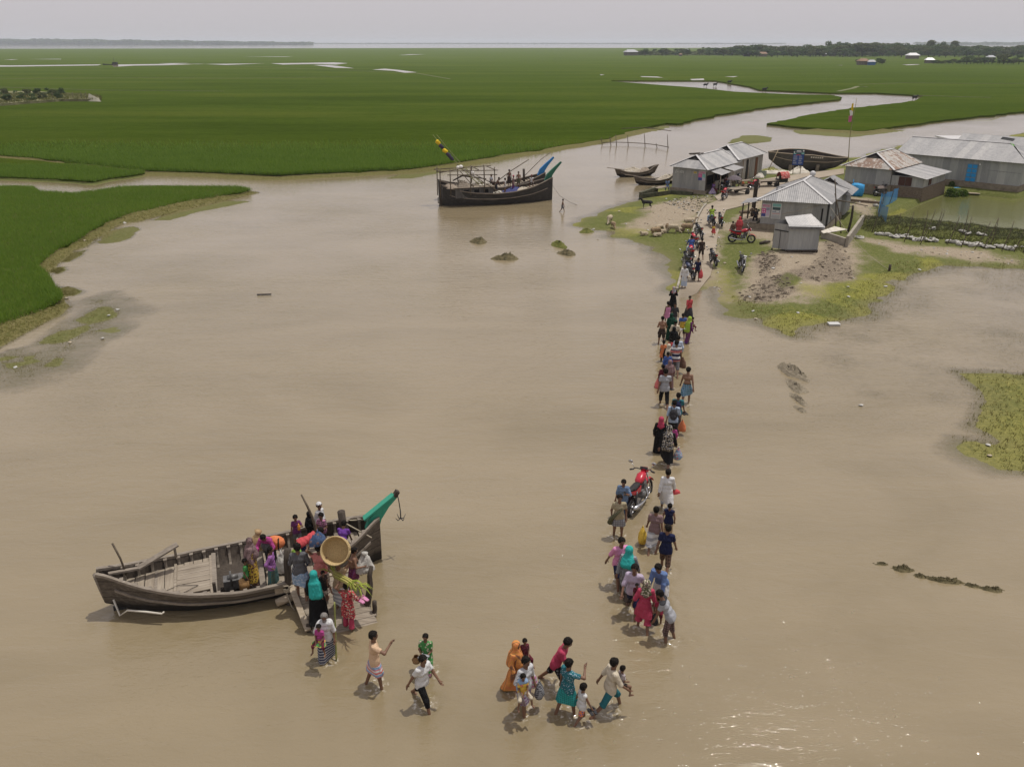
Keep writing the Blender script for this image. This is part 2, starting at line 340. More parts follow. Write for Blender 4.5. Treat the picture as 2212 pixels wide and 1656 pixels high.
bank = sm(-sB, -1.5, .2) * (sm(sI, -2, 2)); bank = np.where(sI < 0, 0, np.maximum(bank, sm(-sF, -3.5, -1.5) * near))
def grid_faces(nx, ny):
    i, j = np.meshgrid(np.arange(nx - 1), np.arange(ny - 1), indexing='ij'); a = (i * ny + j).ravel()
    return np.stack([a, a + ny, a + ny + 1, a + 1], 1)
def set_attr(me, name, arr):
    a = me.attributes.new(name, 'FLOAT', 'POINT'); a.data.foreach_set('value', np.ascontiguousarray(arr.ravel(), dtype=np.float32))
me = mesh_from('ground', np.stack([GX, GY, H], -1), grid_faces(*GX.shape), True)
for nm, ar in (('turf', gr), ('yellow', yl), ('churn', ch), ('bank', bank)): set_attr(me, nm, ar)
gm = mat('ground_soil', (.2, .15, .1), .95, .15); t = NT(gm)
v = t.coord(); n1 = t.noise(v, .9, 5, .62); n2 = t.noise(v, 5., 5, .65); n3 = t.noise(v, 17., 3)
mud = t.ramp(n2, [(.25, (.21, .165, .115)), (.5, (.29, .24, .175)), (.75, (.35, .295, .225))])
mud = t.mix(t.val(n3, .66, .72, 0, .5), mud, (.5, .47, .42))
turf = t.ramp(n2, [(.25, (.06, .075, .014)), (.5, (.105, .118, .03)), (.75, (.18, .17, .07))])
yel = t.ramp(t.math('ADD', t.math('MULTIPLY', n2, .5), t.math('MULTIPLY', n3, .5)), [(.36, (.11, .125, .025)), (.5, (.19, .185, .035)), (.64, (.30, .28, .07))])
bnk = t.ramp(n2, [(.25, (.055, .06, .015)), (.5, (.12, .11, .035)), (.75, (.19, .16, .075))])
clod = t.ramp(n3, [(.3, (.19, .15, .11)), (.6, (.09, .072, .055))])
nm_ = t.math('SUBTRACT', t.math('ADD', t.math('MULTIPLY', n2, .5), t.math('ADD', t.math('MULTIPLY', n1, .3), t.math('MULTIPLY', n3, .2))), .5)
def brk(a, k=2.4): return t.val(t.math('ADD', t.attr(a).outputs['Fac'], t.math('MULTIPLY', nm_, k)), .32, .68)
c = t.mix(brk('turf'), mud, turf); c = t.mix(t.math('MULTIPLY', brk('yellow', 1.2), .8), c, yel); c = t.mix(t.math('MULTIPLY', brk('churn', 3.), t.val(n3, .44, .56, .15, .95)), c, clod); c = t.mix(brk('bank'), c, bnk)
pz_ = t.xyz(v)[2]; c = t.mix(t.val(pz_, -.10, -.4), c, (.2, .16, .10))
c = t.mix(t.val(pz_, .07, -.05, 0, .7), c, t.mix(n3, (.15, .135, .06), (.25, .215, .12))); wet = t.val(pz_, .0, .09, .88, 1.); c = t.mix(1., c, t.mix(wet, (.6, .58, .55), (1, 1, 1)), 'MULTIPLY')
t.base(c); t.bump(t.math('ADD', n2, t.math('MULTIPLY', n3, .4)), .8, .08)
tag(link('ground', me, gm), kind='structure')
def gz(x, y):
    i = int(np.clip(np.searchsorted(gx, x), 1, len(gx) - 1)); j = int(np.clip(np.searchsorted(gy, y), 1, len(gy) - 1))
    a = (x - gx[i - 1]) / (gx[i] - gx[i - 1]); b = (y - gy[j - 1]) / (gy[j] - gy[j - 1])
    return float((H[i - 1, j - 1] * (1 - a) + H[i, j - 1] * a) * (1 - b) + (H[i - 1, j] * (1 - a) + H[i, j] * a) * b)
def pz(y): return float(np.interp(y, [48, 51.5, 54, 58, 64, 72, 90], [-.12, .02, .12, .24, .40, .54, .56]))
def on_ground(zm, x, y, add=0., path=False):
    z = .3
    for _ in range(6):
        p = zg(zm, x, y, z); z = (pz(p.y) + .03 if path else gz(p.x, p.y)) + add
    return zg(zm, x, y, z)
# ================================================================ water
wx = axis(-13, 24, .11, 26000); wy = axis(13.5, 44, .11, 26000)
def thin(a, lo, hi, maxstep, l2, h2):   # keep mid range reasonably fine
    core = a[(a >= lo) & (a <= hi)]; left = a[a < l2]; right = a[a > h2]
    return np.concatenate([left, np.arange(l2, lo, maxstep), core, np.arange(hi + maxstep, h2, maxstep), right])
wx = thin(wx, -13, 24, .45, -75, 80); wy = thin(wy, 13.5, 44, .45, 8, 150); wy = wy[wy > -900]
wx = np.unique(np.round(wx, 4)); wy = np.unique(np.round(wy, 4))
WX, WY = np.meshgrid(wx, wy, indexing='ij')
def gz_arr(X, Y):
    i = np.clip(np.searchsorted(gx, X), 1, len(gx) - 1); j = np.clip(np.searchsorted(gy, Y), 1, len(gy) - 1)
    a = np.clip((X - gx[i - 1]) / (gx[i] - gx[i - 1]), 0, 1); b = np.clip((Y - gy[j - 1]) / (gy[j] - gy[j - 1]), 0, 1)
    return (H[i - 1, j - 1] * (1 - a) + H[i, j - 1] * a) * (1 - b) + (H[i - 1, j] * (1 - a) + H[i, j] * a) * b
WZ = np.zeros(WX.shape); RIPPLES = []     # (x, y, amplitude, radius) where legs and hulls stir the water; filled below
def build_water():
    Z = WZ.copy(); foam = np.zeros(WX.shape); sil = np.zeros(WX.shape)
    for (x, y, a, r) in RIPPLES:
        i0, i1 = np.searchsorted(wx, [x - r, x + r]); j0, j1 = np.searchsorted(wy, [y - r, y + r])
        X = WX[i0:i1, j0:j1] - x; Y = WY[i0:i1, j0:j1] - y; d = np.hypot(X, Y)
        Z[i0:i1, j0:j1] += a * np.sin(d * 15 + x * 9 + .8 * np.sin(3 * np.arctan2(Y, X) + y)) * np.exp(-d / (r * .34)) * sm(d, r, r * .5)
        foam[i0:i1, j0:j1] = np.maximum(foam[i0:i1, j0:j1], np.exp(-((d - .2) / .1) ** 2) * (a > .012))
        sil[i0:i1, j0:j1] = np.maximum(sil[i0:i1, j0:j1], sm(d, r, 0) * .6)
    dep = np.clip(-gz_arr(WX, WY), -.2, .6); pond = sm(-sdist(POND, WX, WY), -.3, .6)
    me = mesh_from('water', np.stack([WX, WY, Z], -1), grid_faces(*WX.shape), True)
    set_attr(me, 'depth', dep); set_attr(me, 'foam', foam); set_attr(me, 'pond', pond); set_attr(me, 'silt', sil)
    m = mat('muddy_water', (.3, .23, .14), .05, .75); t = NT(m); b = t.b
    v = t.coord(); big = t.noise(t.coord((.55, 1, 1), (0, 0, R(-25))), .13, 5, .6, .8); med = t.noise(t.coord((.3, 1, 1), (0, 0, R(-12))), .5, 5)
    c = t.ramp(big, [(.3, (.192, .153, .089)), (.7, (.25, .202, .128))]); c = t.mix(t.val(med, .42, .68, 0, .4), c, (.255, .205, .125))
    c = t.mix(t.math('MULTIPLY', t.attr('silt').outputs['Fac'], t.val(t.noise(v, 2., 4), .4, .65, 0, .8)), c, (.19, .145, .07))
    c = t.mix(t.attr('pond').outputs['Fac'], c, (.12, .125, .04))
    c = t.mix(t.math('MULTIPLY', t.attr('foam').outputs['Fac'], t.val(t.noise(v, 9, 4), .52, .66, 0, .8)), c, (.7, .66, .58))
    t.base(c); b.inputs['IOR'].default_value = 1.42
    wa = t.noise(t.coord((.55, 1.5, 1), (0, 0, R(-8))), 1.7, 3, .55, .6); wb = t.noise(t.coord((.7, 1.7, 1), (0, 0, R(12))), 6.0, 3, .6, .4); wc = t.noise(t.coord((.8, 1.3, 1), (0, 0, R(-20))), 19., 2, .5)
    amp = t.val(t.noise(v, .07, 2), .35, .65, .45, 1.1)
    hgt_ = t.math('ADD', t.math('ADD', t.math('MULTIPLY', wa, 1.1), t.math('MULTIPLY', wb, .42)), t.math('MULTIPLY', wc, .14)); amp = t.math('MULTIPLY', amp, t.val(t.xyz(v)[1], 35, 110, 1., .3))
    o = t.bump(t.math('MULTIPLY', hgt_, amp), .75, .068)
    d = t.math('ADD', t.attr('depth').outputs['Fac'], t.math('MULTIPLY', t.math('SUBTRACT', t.noise(v, 2.5, 4), .5), .07))
    al = t.val(d, -.02, .12, .32, 1., True)
    tr = t.n('ShaderNodeBsdfTransparent'); mx = t.n('ShaderNodeMixShader'); gl = t.n('ShaderNodeBsdfGlossy'); gl.inputs['Roughness'].default_value = .05
    fr = t.n('ShaderNodeFresnel'); fr.inputs['IOR'].default_value = 1.33; t.l(o.outputs[0], fr.inputs[1]); t.l(o.outputs[0], gl.inputs['Normal'])
    m2 = t.n('ShaderNodeMixShader'); t.l(fr.outputs[0], m2.inputs[0]); t.l(tr.outputs[0], m2.inputs[1]); t.l(gl.outputs[0], m2.inputs[2])
    t.l(al, mx.inputs[0]); t.l(m2.outputs[0], mx.inputs[1]); t.l(b.outputs[0], mx.inputs[2])
    t.l(mx.outputs[0], t.t.nodes['Material Output'].inputs[0])
    tag(link('water', me, m), kind='structure'); return m
# ================================================================ rice fields
rm = mat('rice', (.05, .1, .012), 1., 0.); t = NT(rm); v = t.coord()
nA = t.noise(t.coord((.22, 1, 1)), .035, 5, .65); nB = t.noise(t.coord((.6, 1, 1)), .8, 5, .7); nC = t.noise(v, 5., 4, .7)
c = t.ramp(nA, [(.32, (.058, .092, .007)), (.5, (.082, .124, .012)), (.66, (.118, .150, .02))])
c = t.mix(t.val(nB, .3, .7), t.mix(1., c, (.72, .74, .7), 'MULTIPLY'), c); c = t.mix(t.val(nC, .35, .7, .28, 0), c, (.03, .06, .006))
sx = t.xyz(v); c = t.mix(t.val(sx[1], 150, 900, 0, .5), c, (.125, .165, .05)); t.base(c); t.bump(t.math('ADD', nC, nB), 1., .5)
def field(name, poly, z, z0=-.2, mat_=rm):
    P = [Vector((p[0], p[1], z)) for p in poly]; tri = tessellate_polygon([P]); n = len(P)
    V = [tuple(p) for p in P] + [(p.x, p.y, z0) for p in P]
    a2 = sum(P[i].x * P[(i + 1) % n].y - P[(i + 1) % n].x * P[i].y for i in range(n))
    Fc = [tuple(f) if ((P[f[1]] - P[f[0]]).cross(P[f[2]] - P[f[0]])).z > 0 else tuple(f)[::-1] for f in tri]
    Fc += [((i, i + n, (i + 1) % n + n, (i + 1) % n) if a2 > 0 else ((i + 1) % n, (i + 1) % n + n, i + n, i)) for i in range(n)]
    return tag(link(name, mesh_from(name, V, Fc), mat_), kind='structure')
def rough(poly, step, amp):
    out = []
    for i in range(len(poly)):
        a = poly[i]; b = poly[(i + 1) % len(poly)]; L = np.linalg.norm(b - a)
        k = int(min(60, max(1, L / step))) if a[1] < 260 else 1
        for j in range(k):
            p = a + (b - a) * j / k; out.append(p + (rng.random(2) - .5) * amp * (j > 0))
    return np.array(out)
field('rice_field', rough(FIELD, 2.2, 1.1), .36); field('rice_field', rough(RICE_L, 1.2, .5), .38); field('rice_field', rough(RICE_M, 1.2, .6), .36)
def blades(poly, n, ylim, h0, base, seed, edge=0., nb=4, wv=(.012, .022)):
    r = np.random.default_rng(seed); lo = poly.min(0); hi = poly.max(0); hi[1] = min(hi[1], ylim); lo = np.maximum(lo, [-78 if lo[1] < 160 else -190, 10]); hi = np.minimum(hi, [90, ylim])
    X = r.uniform(lo[0], hi[0], n * 6); Y = lo[1] + (hi[1] - lo[1]) * r.random(n * 6) ** 1.35
    s_ = sdist(poly, X, Y); k = (s_ < edge) & (np.abs(X) < .66 * Y + 2) & (r.random(n * 6) < sm(ylim - Y, -2, 45) * 1.) if ylim in (138,) else (s_ < edge) & (np.abs(X) < .66 * Y + 2); X = X[k][:n]; Y = Y[k][:n]; m = len(X)
    X = np.repeat(X, nb) + r.normal(0, .07, m * nb); Y = np.repeat(Y, nb) + r.normal(0, .07, m * nb)
    hh = h0 * r.uniform(.6, 1.25, m * nb); a = r.uniform(0, 2 * np.pi, m * nb); ln = r.uniform(.25, .9, m * nb) * hh; wd = r.uniform(*wv, m * nb)
    ca, sa = np.cos(a), np.sin(a); zb = base(X, Y) if callable(base) else np.full(X.shape, base)
    b0 = np.stack([X - sa * wd, Y + ca * wd, zb], 1); b1 = np.stack([X + sa * wd, Y - ca * wd, zb], 1); tp = np.stack([X + ca * ln, Y + sa * ln, zb + hh], 1)
    V = np.stack([b0, b1, tp], 1).reshape(-1, 3); return V, r.random(m * nb)
def blade_obj(name, parts, m):
    V = np.concatenate([p[0] for p in parts]); rn = np.concatenate([p[1] for p in parts])
    me = mesh_from(name, V, np.arange(len(V)).reshape(-1, 3)); set_attr(me, 'tone', np.repeat(rn, 3)); return tag(link(name, me, m), kind='stuff')
def m_blade(name, c1, c2, c3):
    m = mat(name, c1, .7, .15); t = NT(m); c = t.ramp(t.attr('tone').outputs['Fac'], [(0, c1), (.55, c2), (1, c3)])
    c = t.mix(t.val(t.noise(t.coord((.4, 1, 1)), .25, 3), .35, .65, .4, 0), c, c1); t.base(c)
    tl = t.n('ShaderNodeBsdfTranslucent'); t.l(c, tl.inputs[0]); mx = t.n('ShaderNodeMixShader'); mx.inputs[0].default_value = .4
    t.l(t.b.outputs[0], mx.inputs[1]); t.l(tl.outputs[0], mx.inputs[2]); t.l(mx.outputs[0], t.t.nodes['Material Output'].inputs[0]); return m
bm1 = m_blade('rice_leaf', (.095, .17, .016), (.13, .22, .022), (.18, .26, .035))
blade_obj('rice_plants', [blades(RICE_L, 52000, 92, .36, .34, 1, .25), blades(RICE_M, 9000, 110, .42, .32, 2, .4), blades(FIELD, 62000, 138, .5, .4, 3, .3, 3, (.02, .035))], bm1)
bm2 = m_blade('bank_grass', (.10, .10, .025), (.17, .155, .045), (.26, .22, .08))
gbase = lambda X, Y: gz_arr(X, Y) - .02
blade_obj('bank_grass', [blades(BANK, 15000, 95, .12, gbase, 4, .3)] + [blades(f_, 1200, 140, .04, gbase, 20 + i, .1) for i, f_ in enumerate(FRINGE)] + [blades(ISLE, 11000, 112, .04, gbase, 40, -.5, 3), blades(ALGAE, 2500, 60, .025, gbase, 41, .3, 3), blades(SHAL2, 3000, 60, .06, gbase, 42, -.3, 3), blades(SHAL, 6000, 75, .13, gbase, 43, -.3, 3)], bm2)
blade_obj('dike_weeds', [blades(DIKE, 9000, 90, .17, gbase, 44, .2, 3)], m_blade('dark_weed', (.05, .055, .02), (.085, .09, .032), (.14, .135, .055)))
# flooded strips inside the far fields
pm = mat('field_water', (.33, .27, .19), .08, .5)
for q in (Q('C4', -200, 221, 60, 224, 500, 219, 480, 224, 60, 230, -200, 231), Q('C4', 545, 220, 800, 217, 1010, 216, 820, 223, 660, 225, 560, 231), Q('C4', 1010, 217, 1300, 214, 1110, 222), Q('C4', 1330, 214, 1530, 211, 1640, 209, 1710, 213, 1650, 220, 1550, 217, 1390, 220), Q('C4', 1540, 222, 1620, 222, 1700, 232, 1740, 238, 1650, 236), Q('C4', 1830, 245, 1890, 240, 1960, 246, 2050, 258, 1990, 260, 1930, 250), Q('C4', 780, 214, 930, 212, 850, 217), Q('C4', 140, 193, 300, 192, 300, 194), Q('C4', 20, 195, 90, 194, 60, 197), Q('C4', 1200, 181, 1440, 180, 1400, 182), Q('C4', 2020, 169, 2090, 170, 1960, 174), Q('C3', 210, 268, 300, 270, 330, 276, 220, 272), Q('C3', 470, 283, 540, 280, 545, 288, 480, 289), Q('C3', 0, 259, 25, 260, 5, 263), Q('C3', 1575, 207, 1670, 205, 1660, 209, 1600, 211), Q('C3', 650, 270, 720, 268, 700, 273), Q('C3', 1240, 210, 1270, 210, 1260, 212)):
    field('flooded_strip', P2(q, .40), .40, .37, pm)
bd = m_noise('bund_soil', (.10, .12, .05), (.17, .165, .085), .8, .95)
def strip(zm, pts, w_):
    P = [zg(zm, x, y, .44) for x, y in pts]; L = []; Rr = []
    for i, p in enumerate(P):
        d = (P[min(i + 1, len(P) - 1)] - P[max(i - 1, 0)]).normalized(); n = Vector((-d.y, d.x, 0)) * w_ / 2; L.append((p + n)[:2]); Rr.append((p - n)[:2])
    field('field_bund', np.array(L + Rr[::-1]), .44, .2, bd)
strip('C3', ((1245, 346), (1320, 330), (1345, 320), (1392, 322)), 1.6); strip('C3', ((1640, 366), (1760, 370), (1900, 375), (2040, 378)), .8); strip('C3', ((1350, 310), (1580, 302), (1900, 305), (2212, 306)), .7); strip('C4', ((0, 290), (300, 288), (700, 283), (1100, 287), (1700, 280)), .8); strip('C4', ((900, 215), (1500, 240), (2050, 262), (2212, 290)), .9); strip('C4', ((0, 330), (500, 345), (1100, 350)), .6)
# ================================================================ haze
hz = MB(); hz.box((0, 9000, 24.), (36000, 20000, 52)); hm = bpy.data.materials.new('haze'); hm.use_nodes = True; ht = hm.node_tree
for n_ in list(ht.nodes):
    if n_.type == 'BSDF_PRINCIPLED': ht.nodes.remove(n_)
pv = ht.nodes.new('ShaderNodeVolumePrincipled'); pv.inputs['Color'].default_value = (.78, .85, .97, 1); pv.inputs['Density'].default_value = .00013
ht.links.new(pv.outputs[0], ht.nodes['Material Output'].inputs['Volume'])
tag(hz.build('haze', hm), kind='stuff')
# ================================================================ people
def nets(Fd, o, h):
    """surface nets: a continuous skin over a distance field"""
    S = Fd < 0; nx, ny, nz = Fd.shape
    acc = np.zeros((nx - 1, ny - 1, nz - 1, 3)); cnt = np.zeros((nx - 1, ny - 1, nz - 1))
    for ax in range(3):
        for u in (0, 1):
            for v in (0, 1):
                sl0 = [None] * 3; sl1 = [None] * 3; oth = [k for k in range(3) if k != ax]
                sl0[ax] = slice(0, -1); sl1[ax] = slice(1, None)
                for k, q in zip(oth, (u, v)): sl0[k] = sl1[k] = slice(q, (-1 if q == 0 else None))
                a = Fd[tuple(sl0)]; b = Fd[tuple(sl1)]; c = (a < 0) != (b < 0)
                t = np.where(c, a / np.where(c, a - b, 1), 0)
                cnt += c; acc[..., ax] += t * c; acc[..., oth[0]] += u * c; acc[..., oth[1]] += v * c
    act = cnt > 0; idx = np.full(act.shape, -1, int); idx[act] = np.arange(act.sum())
    I = np.argwhere(act); V = (I + acc[act] / cnt[act][:, None]) * h + o
    Fs = []
    for ax in range(3):
        o1, o2 = [(1, 2), (2, 0), (0, 1)][ax]
        sl = [slice(1, -1)] * 3; sl[ax] = slice(0, -1); s2 = list(sl); s2[ax] = slice(1, None)
        c = S[tuple(sl)] != S[tuple(s2)]; P = np.argwhere(c); off = np.array([1, 1, 1]); off[ax] = 0; P = P + off
        if not len(P): continue
        def at(d1, d2):
            q = P.copy(); q[:, o1] += d1; q[:, o2] += d2; return idx[q[:, 0], q[:, 1], q[:, 2]]
        f = np.stack([at(-1, -1), at(0, -1), at(0, 0), at(-1, 0)], 1); ins = S[P[:, 0], P[:, 1], P[:, 2]]
        f[~ins] = f[~ins][:, ::-1]; Fs.append(f)
    return V, np.concatenate(Fs)
def skin_mesh(prims, vox, k=.03, cuts=(), subs=(), off=0.):
    """prims: (a, b, ra, rb[, cut_at_b]) round cones blended smoothly; cuts: (point, normal) keep the side the normal points to; subs: (centre, radii)"""
    A = np.array([p[0] for p in prims], float); B = np.array([p[1] for p in prims], float); rr = np.array([[p[2], p[3]] for p in prims]) + off
    m = rr.max(1)[:, None]; lo = np.minimum(A - m, B - m).min(0) - 2.5 * vox; hi = np.maximum(A + m, B + m).max(0) + 2.5 * vox
    n = np.ceil((hi - lo) / vox).astype(int) + 1; Fd = np.full(tuple(n), .3)
    ax = [lo[i] + vox * np.arange(n[i]) for i in range(3)]
    for p, a, b, (ra, rb) in zip(prims, A, B, rr):
        r = max(ra, rb) + k + 2 * vox; l2 = np.minimum(a, b) - r; h2 = np.maximum(a, b) + r
        i0 = [max(0, int((l2[i] - lo[i]) / vox)) for i in range(3)]; i1 = [min(n[i], int((h2[i] - lo[i]) / vox) + 2) for i in range(3)]
        X, Y, Z = np.meshgrid(*[ax[i][i0[i]:i1[i]] for i in range(3)], indexing='ij')
        e = b - a; q = max(e @ e, 1e-9); wx, wy, wz = X - a[0], Y - a[1], Z - a[2]
        tt = (wx * e[0] + wy * e[1] + wz * e[2]) / q; t = np.clip(tt, 0, 1)
        d = np.sqrt((wx - t * e[0]) ** 2 + (wy - t * e[1]) ** 2 + (wz - t * e[2]) ** 2) - (ra + (rb - ra) * t)
        if len(p) > 4 and p[4]: d = np.maximum(d, (tt - 1) * math.sqrt(q))
        sl = tuple(slice(i0[i], i1[i]) for i in range(3)); f = Fd[sl]
        hh = np.clip(.5 + .5 * (f - d) / k, 0, 1); Fd[sl] = f * (1 - hh) + d * hh - k * hh * (1 - hh)
    if cuts or subs:
        X, Y, Z = np.meshgrid(*ax, indexing='ij')
        for c, nn in cuts: Fd = np.maximum(Fd, -((X - c[0]) * nn[0] + (Y - c[1]) * nn[1] + (Z - c[2]) * nn[2]))
        for c, r in subs:
            d = (np.sqrt(((X - c[0]) / r[0]) ** 2 + ((Y - c[1]) / r[1]) ** 2 + ((Z - c[2]) / r[2]) ** 2) - 1) * min(r); Fd = np.maximum(Fd, -d)
    return nets(Fd, lo, vox)
SKINS = [(.16, .083, .050), (.20, .108, .067), (.13, .068, .043), (.23, .125, .078)]
skin_m = {}
def skin_mat(i):
    if i not in skin_m: skin_m[i] = m_noise('skin', tuple(c * .9 for c in SKINS[i]), tuple(c * 1.12 for c in SKINS[i]), 20, .55, (1, 1, 1), 0, spec=.4)
    return skin_m[i]
hair_m = m_noise('hair', (.008, .007, .006), (.022, .018, .015), 40, .85, (1, 1, .3), .6, spec=.12)
grey_hair = m_noise('grey_hair', (.12, .11, .10), (.3, .28, .26), 40, .7, (1, 1, .3), .3)
eye_m = mat('eye_dark', (.012, .01, .01), .3, .5); lip_m = mat('lip', (.10, .035, .03), .5)
def nrm(v): return v / max(np.linalg.norm(v), 1e-9)
def ik(a, t, l1, l2, hint):
    d = t - a; L = np.linalg.norm(d); u = d / max(L, 1e-6); L = min(L, (l1 + l2) * .999)
    x = (l1 * l1 - l2 * l2 + L * L) / (2 * L); h = math.sqrt(max(l1 * l1 - x * x, 0)); pn = hint - u * (hint @ u); pn = nrm(pn)
    return a + u * x + pn * h, a + u * L
POSE = {}   # legs: (hip swing, knee bend, spread) for left, right in degrees; arms: wrist targets (x right, y front, z up) at 1.7 m scale, None = hanging
def pose(name, **k): POSE[name] = k
pose('stand', legs=((3, 5, 4), (-3, 4, 4)))
pose('still', legs=((2, 3, 2), (0, 2, 2)), lean=2)
pose('walk', legs=((24, 12, 3), (-18, 22, 3)), lean=4, arms=((-.27, -.12, .86), (.27, .22, .90)))
pose('walkb', legs=((-18, 22, 3), (24, 12, 3)), lean=4, arms=((-.27, .22, .90), (.27, -.12, .86)))
pose('stride', legs=((34, 18, 5), (-30, 14, 5)), lean=6, arms=((-.3, -.2, .9), (.24, .34, .98)))
pose('strideb', legs=((-30, 14, 5), (34, 18, 5)), lean=6, arms=((-.24, .34, .98), (.3, -.2, .9)))
pose('point', legs=((-14, 6, 5), (10, 4, 5)), arms=((-.26, -.02, .84), (.16, .38, 1.42)))
pose('hold', legs=((12, 10, 3), (-8, 10, 3)), lean=2, arms=((-.14, .26, 1.08), (.14, .26, 1.12)))
pose('phone', legs=((4, 6, 3), (-2, 4, 3)), arms=((-.14, .30, 1.28), (.27, .05, .88)), head=20)
pose('carryl', legs=((14, 10, 3), (-12, 14, 3)), lean=2, side=3, arms=((-.20, .20, 1.02), (.26, .10, .9)))
pose('carryr', legs=((-12, 14, 3), (14, 10, 3)), lean=2, side=-3, arms=((-.26, .10, .9), (.20, .20, 1.02)))
pose('carryfront', legs=((18, 12, 3), (-12, 14, 3)), lean=2, arms=((-.08, .27, 1.05), (.1, .27, 1.12)))
pose('onhead', legs=((10, 10, 3), (-8, 12, 3)), arms=((-.30, .10, 1.80), (.30, .06, 1.84)))
pose('onheadr', legs=((8, 8, 3), (-8, 12, 3)), lean=2, arms=((-.16, .24, 1.15), (.18, .06, 1.78)))
pose('onheadl', legs=((6, 8, 3), (-6, 8, 3)), lean=2, arms=((-.20, .08, 1.78), (.36, .18, 1.12)))
pose('bend', legs=((12, 12, 6), (6, 8, 6)), lean=75, head=30, arms=((-.16, .55, .45), (.2, .62, .5)))
pose('lift', legs=((12, 20, 6), (6, 14, 6)), lean=48, head=30, arms=((-.22, .62, .90), (.22, .62, .92)))
pose('stoop', legs=((10, 16, 5), (-6, 10, 5)), lean=28, head=25, arms=((-.2, .42, .72), (.22, .45, .75)))
pose('leanr', legs=((-26, 16, 6), (30, 22, 6)), lean=22, head=25, arms=((-.34, .02, .72), (.2, .36, .86)))
pose('hip', legs=((5, 6, 4), (-4, 4, 4)), arms=((-.27, .0, .86), (.2, .02, 1.0)))
pose('sit', legs=((88, 85, 9), (86, 80, 9)), lean=8, arms=((-.16, .38, .66), (.16, .38, .66)), rest=True)
pose('ride', legs=((70, 80, 16), (70, 80, 16)), lean=14, arms=((-.30, .56, .90), (.30, .56, .90)), rest=True)
pose('babe', legs=((70, 75, 22), (70, 75, 22)), lean=6, arms=((-.12, .26, .98), (.12, .26, .98)), rest=True)
pose('run', legs=((40, 30, 4), (-24, 70, 4)), lean=12, arms=((-.24, .30, 1.1), (.3, -.2, 1.05)))
pose('sack', legs=((12, 14, 4), (-8, 10, 4)), lean=10, arms=((-.06, .34, .95), (.20, .36, 1.1)))
def skeleton(P, kid, yaw=0):
    lean = R(P.get('lean', 1)); side = R(P.get('side', 0)); J = {}
    u = nrm(np.array([math.sin(side), math.sin(lean), math.cos(lean)])); f = nrm(np.array([0, math.cos(lean), -math.sin(lean)])); x = np.array([1., 0, 0])
    hs_ = 1.2 if kid else 1.; lg = .94 if kid else 1.
    p = np.array([0, 0, 0.]); legs = []
    for s_, (hf, kf, ab) in zip((-1, 1), P['legs']):
        h = p + x * s_ * .088 - np.array([0, 0, .03]); a = R(hf); b = R(hf - kf); c = R(ab)
        k = h + .43 * lg * np.array([s_ * math.sin(c), math.sin(a) * math.cos(c), -math.cos(a) * math.cos(c)])
        an = k + .41 * lg * np.array([s_ * math.sin(c) * .4, math.sin(b), -math.cos(b)]); fp = R(max(0, kf - hf - 10) * .6)
        toe = an + np.array([s_ * .03, .165 * math.cos(fp), -.045 - .165 * math.sin(fp) * .8]); legs.append((h, k, an, toe))
    low = min(min(l[2][2] - .07, l[3][2] - .025) for l in legs); p = p - np.array([0, 0, low]); legs = [tuple(q - np.array([0, 0, low]) for q in l) for l in legs]
    sh = p + u * .465; hd = nrm(u * .6 + np.array([0, math.sin(R(P.get('head', 6))), math.cos(R(P.get('head', 6)))]) * .6)
    nk = p + u * .53; hc = nk + hd * (.165 * hs_); cy, sy = math.cos(yaw), math.sin(yaw)
    hf_ = nrm(np.array([sy, cy, -math.sin(R(P.get('head', 6)))])); hx = nrm(np.cross(hf_, hd)); hf_ = nrm(np.cross(hd, hx))
    arms = []; ar = P.get('arms', (None, None)); z0 = p[2] - .94
    for s_, t in zip((-1, 1), ar):
        s = sh + x * s_ * (.160 if not kid else .142)
        if t is None: t = s + np.array([s_ * .08, .03, -.5])
        else: t = np.array(t, float) + (np.array([0, 0, z0]) if not P.get('rest') else np.array([0, 0, p[2] - .94 + .0]))
        e, wr = ik(s, np.array(t, float), .285, .25, np.array([s_ * .55, -.8, -.35])); arms.append((s, e, wr))
    return dict(p=p, u=u, f=f, x=x, sh=sh, nk=nk, hc=hc, hd=hd, hf=hf_, hx=hx, hs=hs_, legs=legs, arms=arms, top=hc[2] + .115 * hs_)
def torso_prims(J, wide=1.):
    p, u, x, f = J['p'], J['u'], J['x'], J['f']
    return [(p - x * .07, p + x * .07, .098 * wide, .098 * wide), (p + u * .16 - x * .045, p + u * .16 + x * .045, .098 * wide, .098 * wide), (p + u * .34 - x * .07, p + u * .34 + x * .07, .103, .103), (p + u * .44 - x * .115, p + u * .44 + x * .115, .064, .064)]
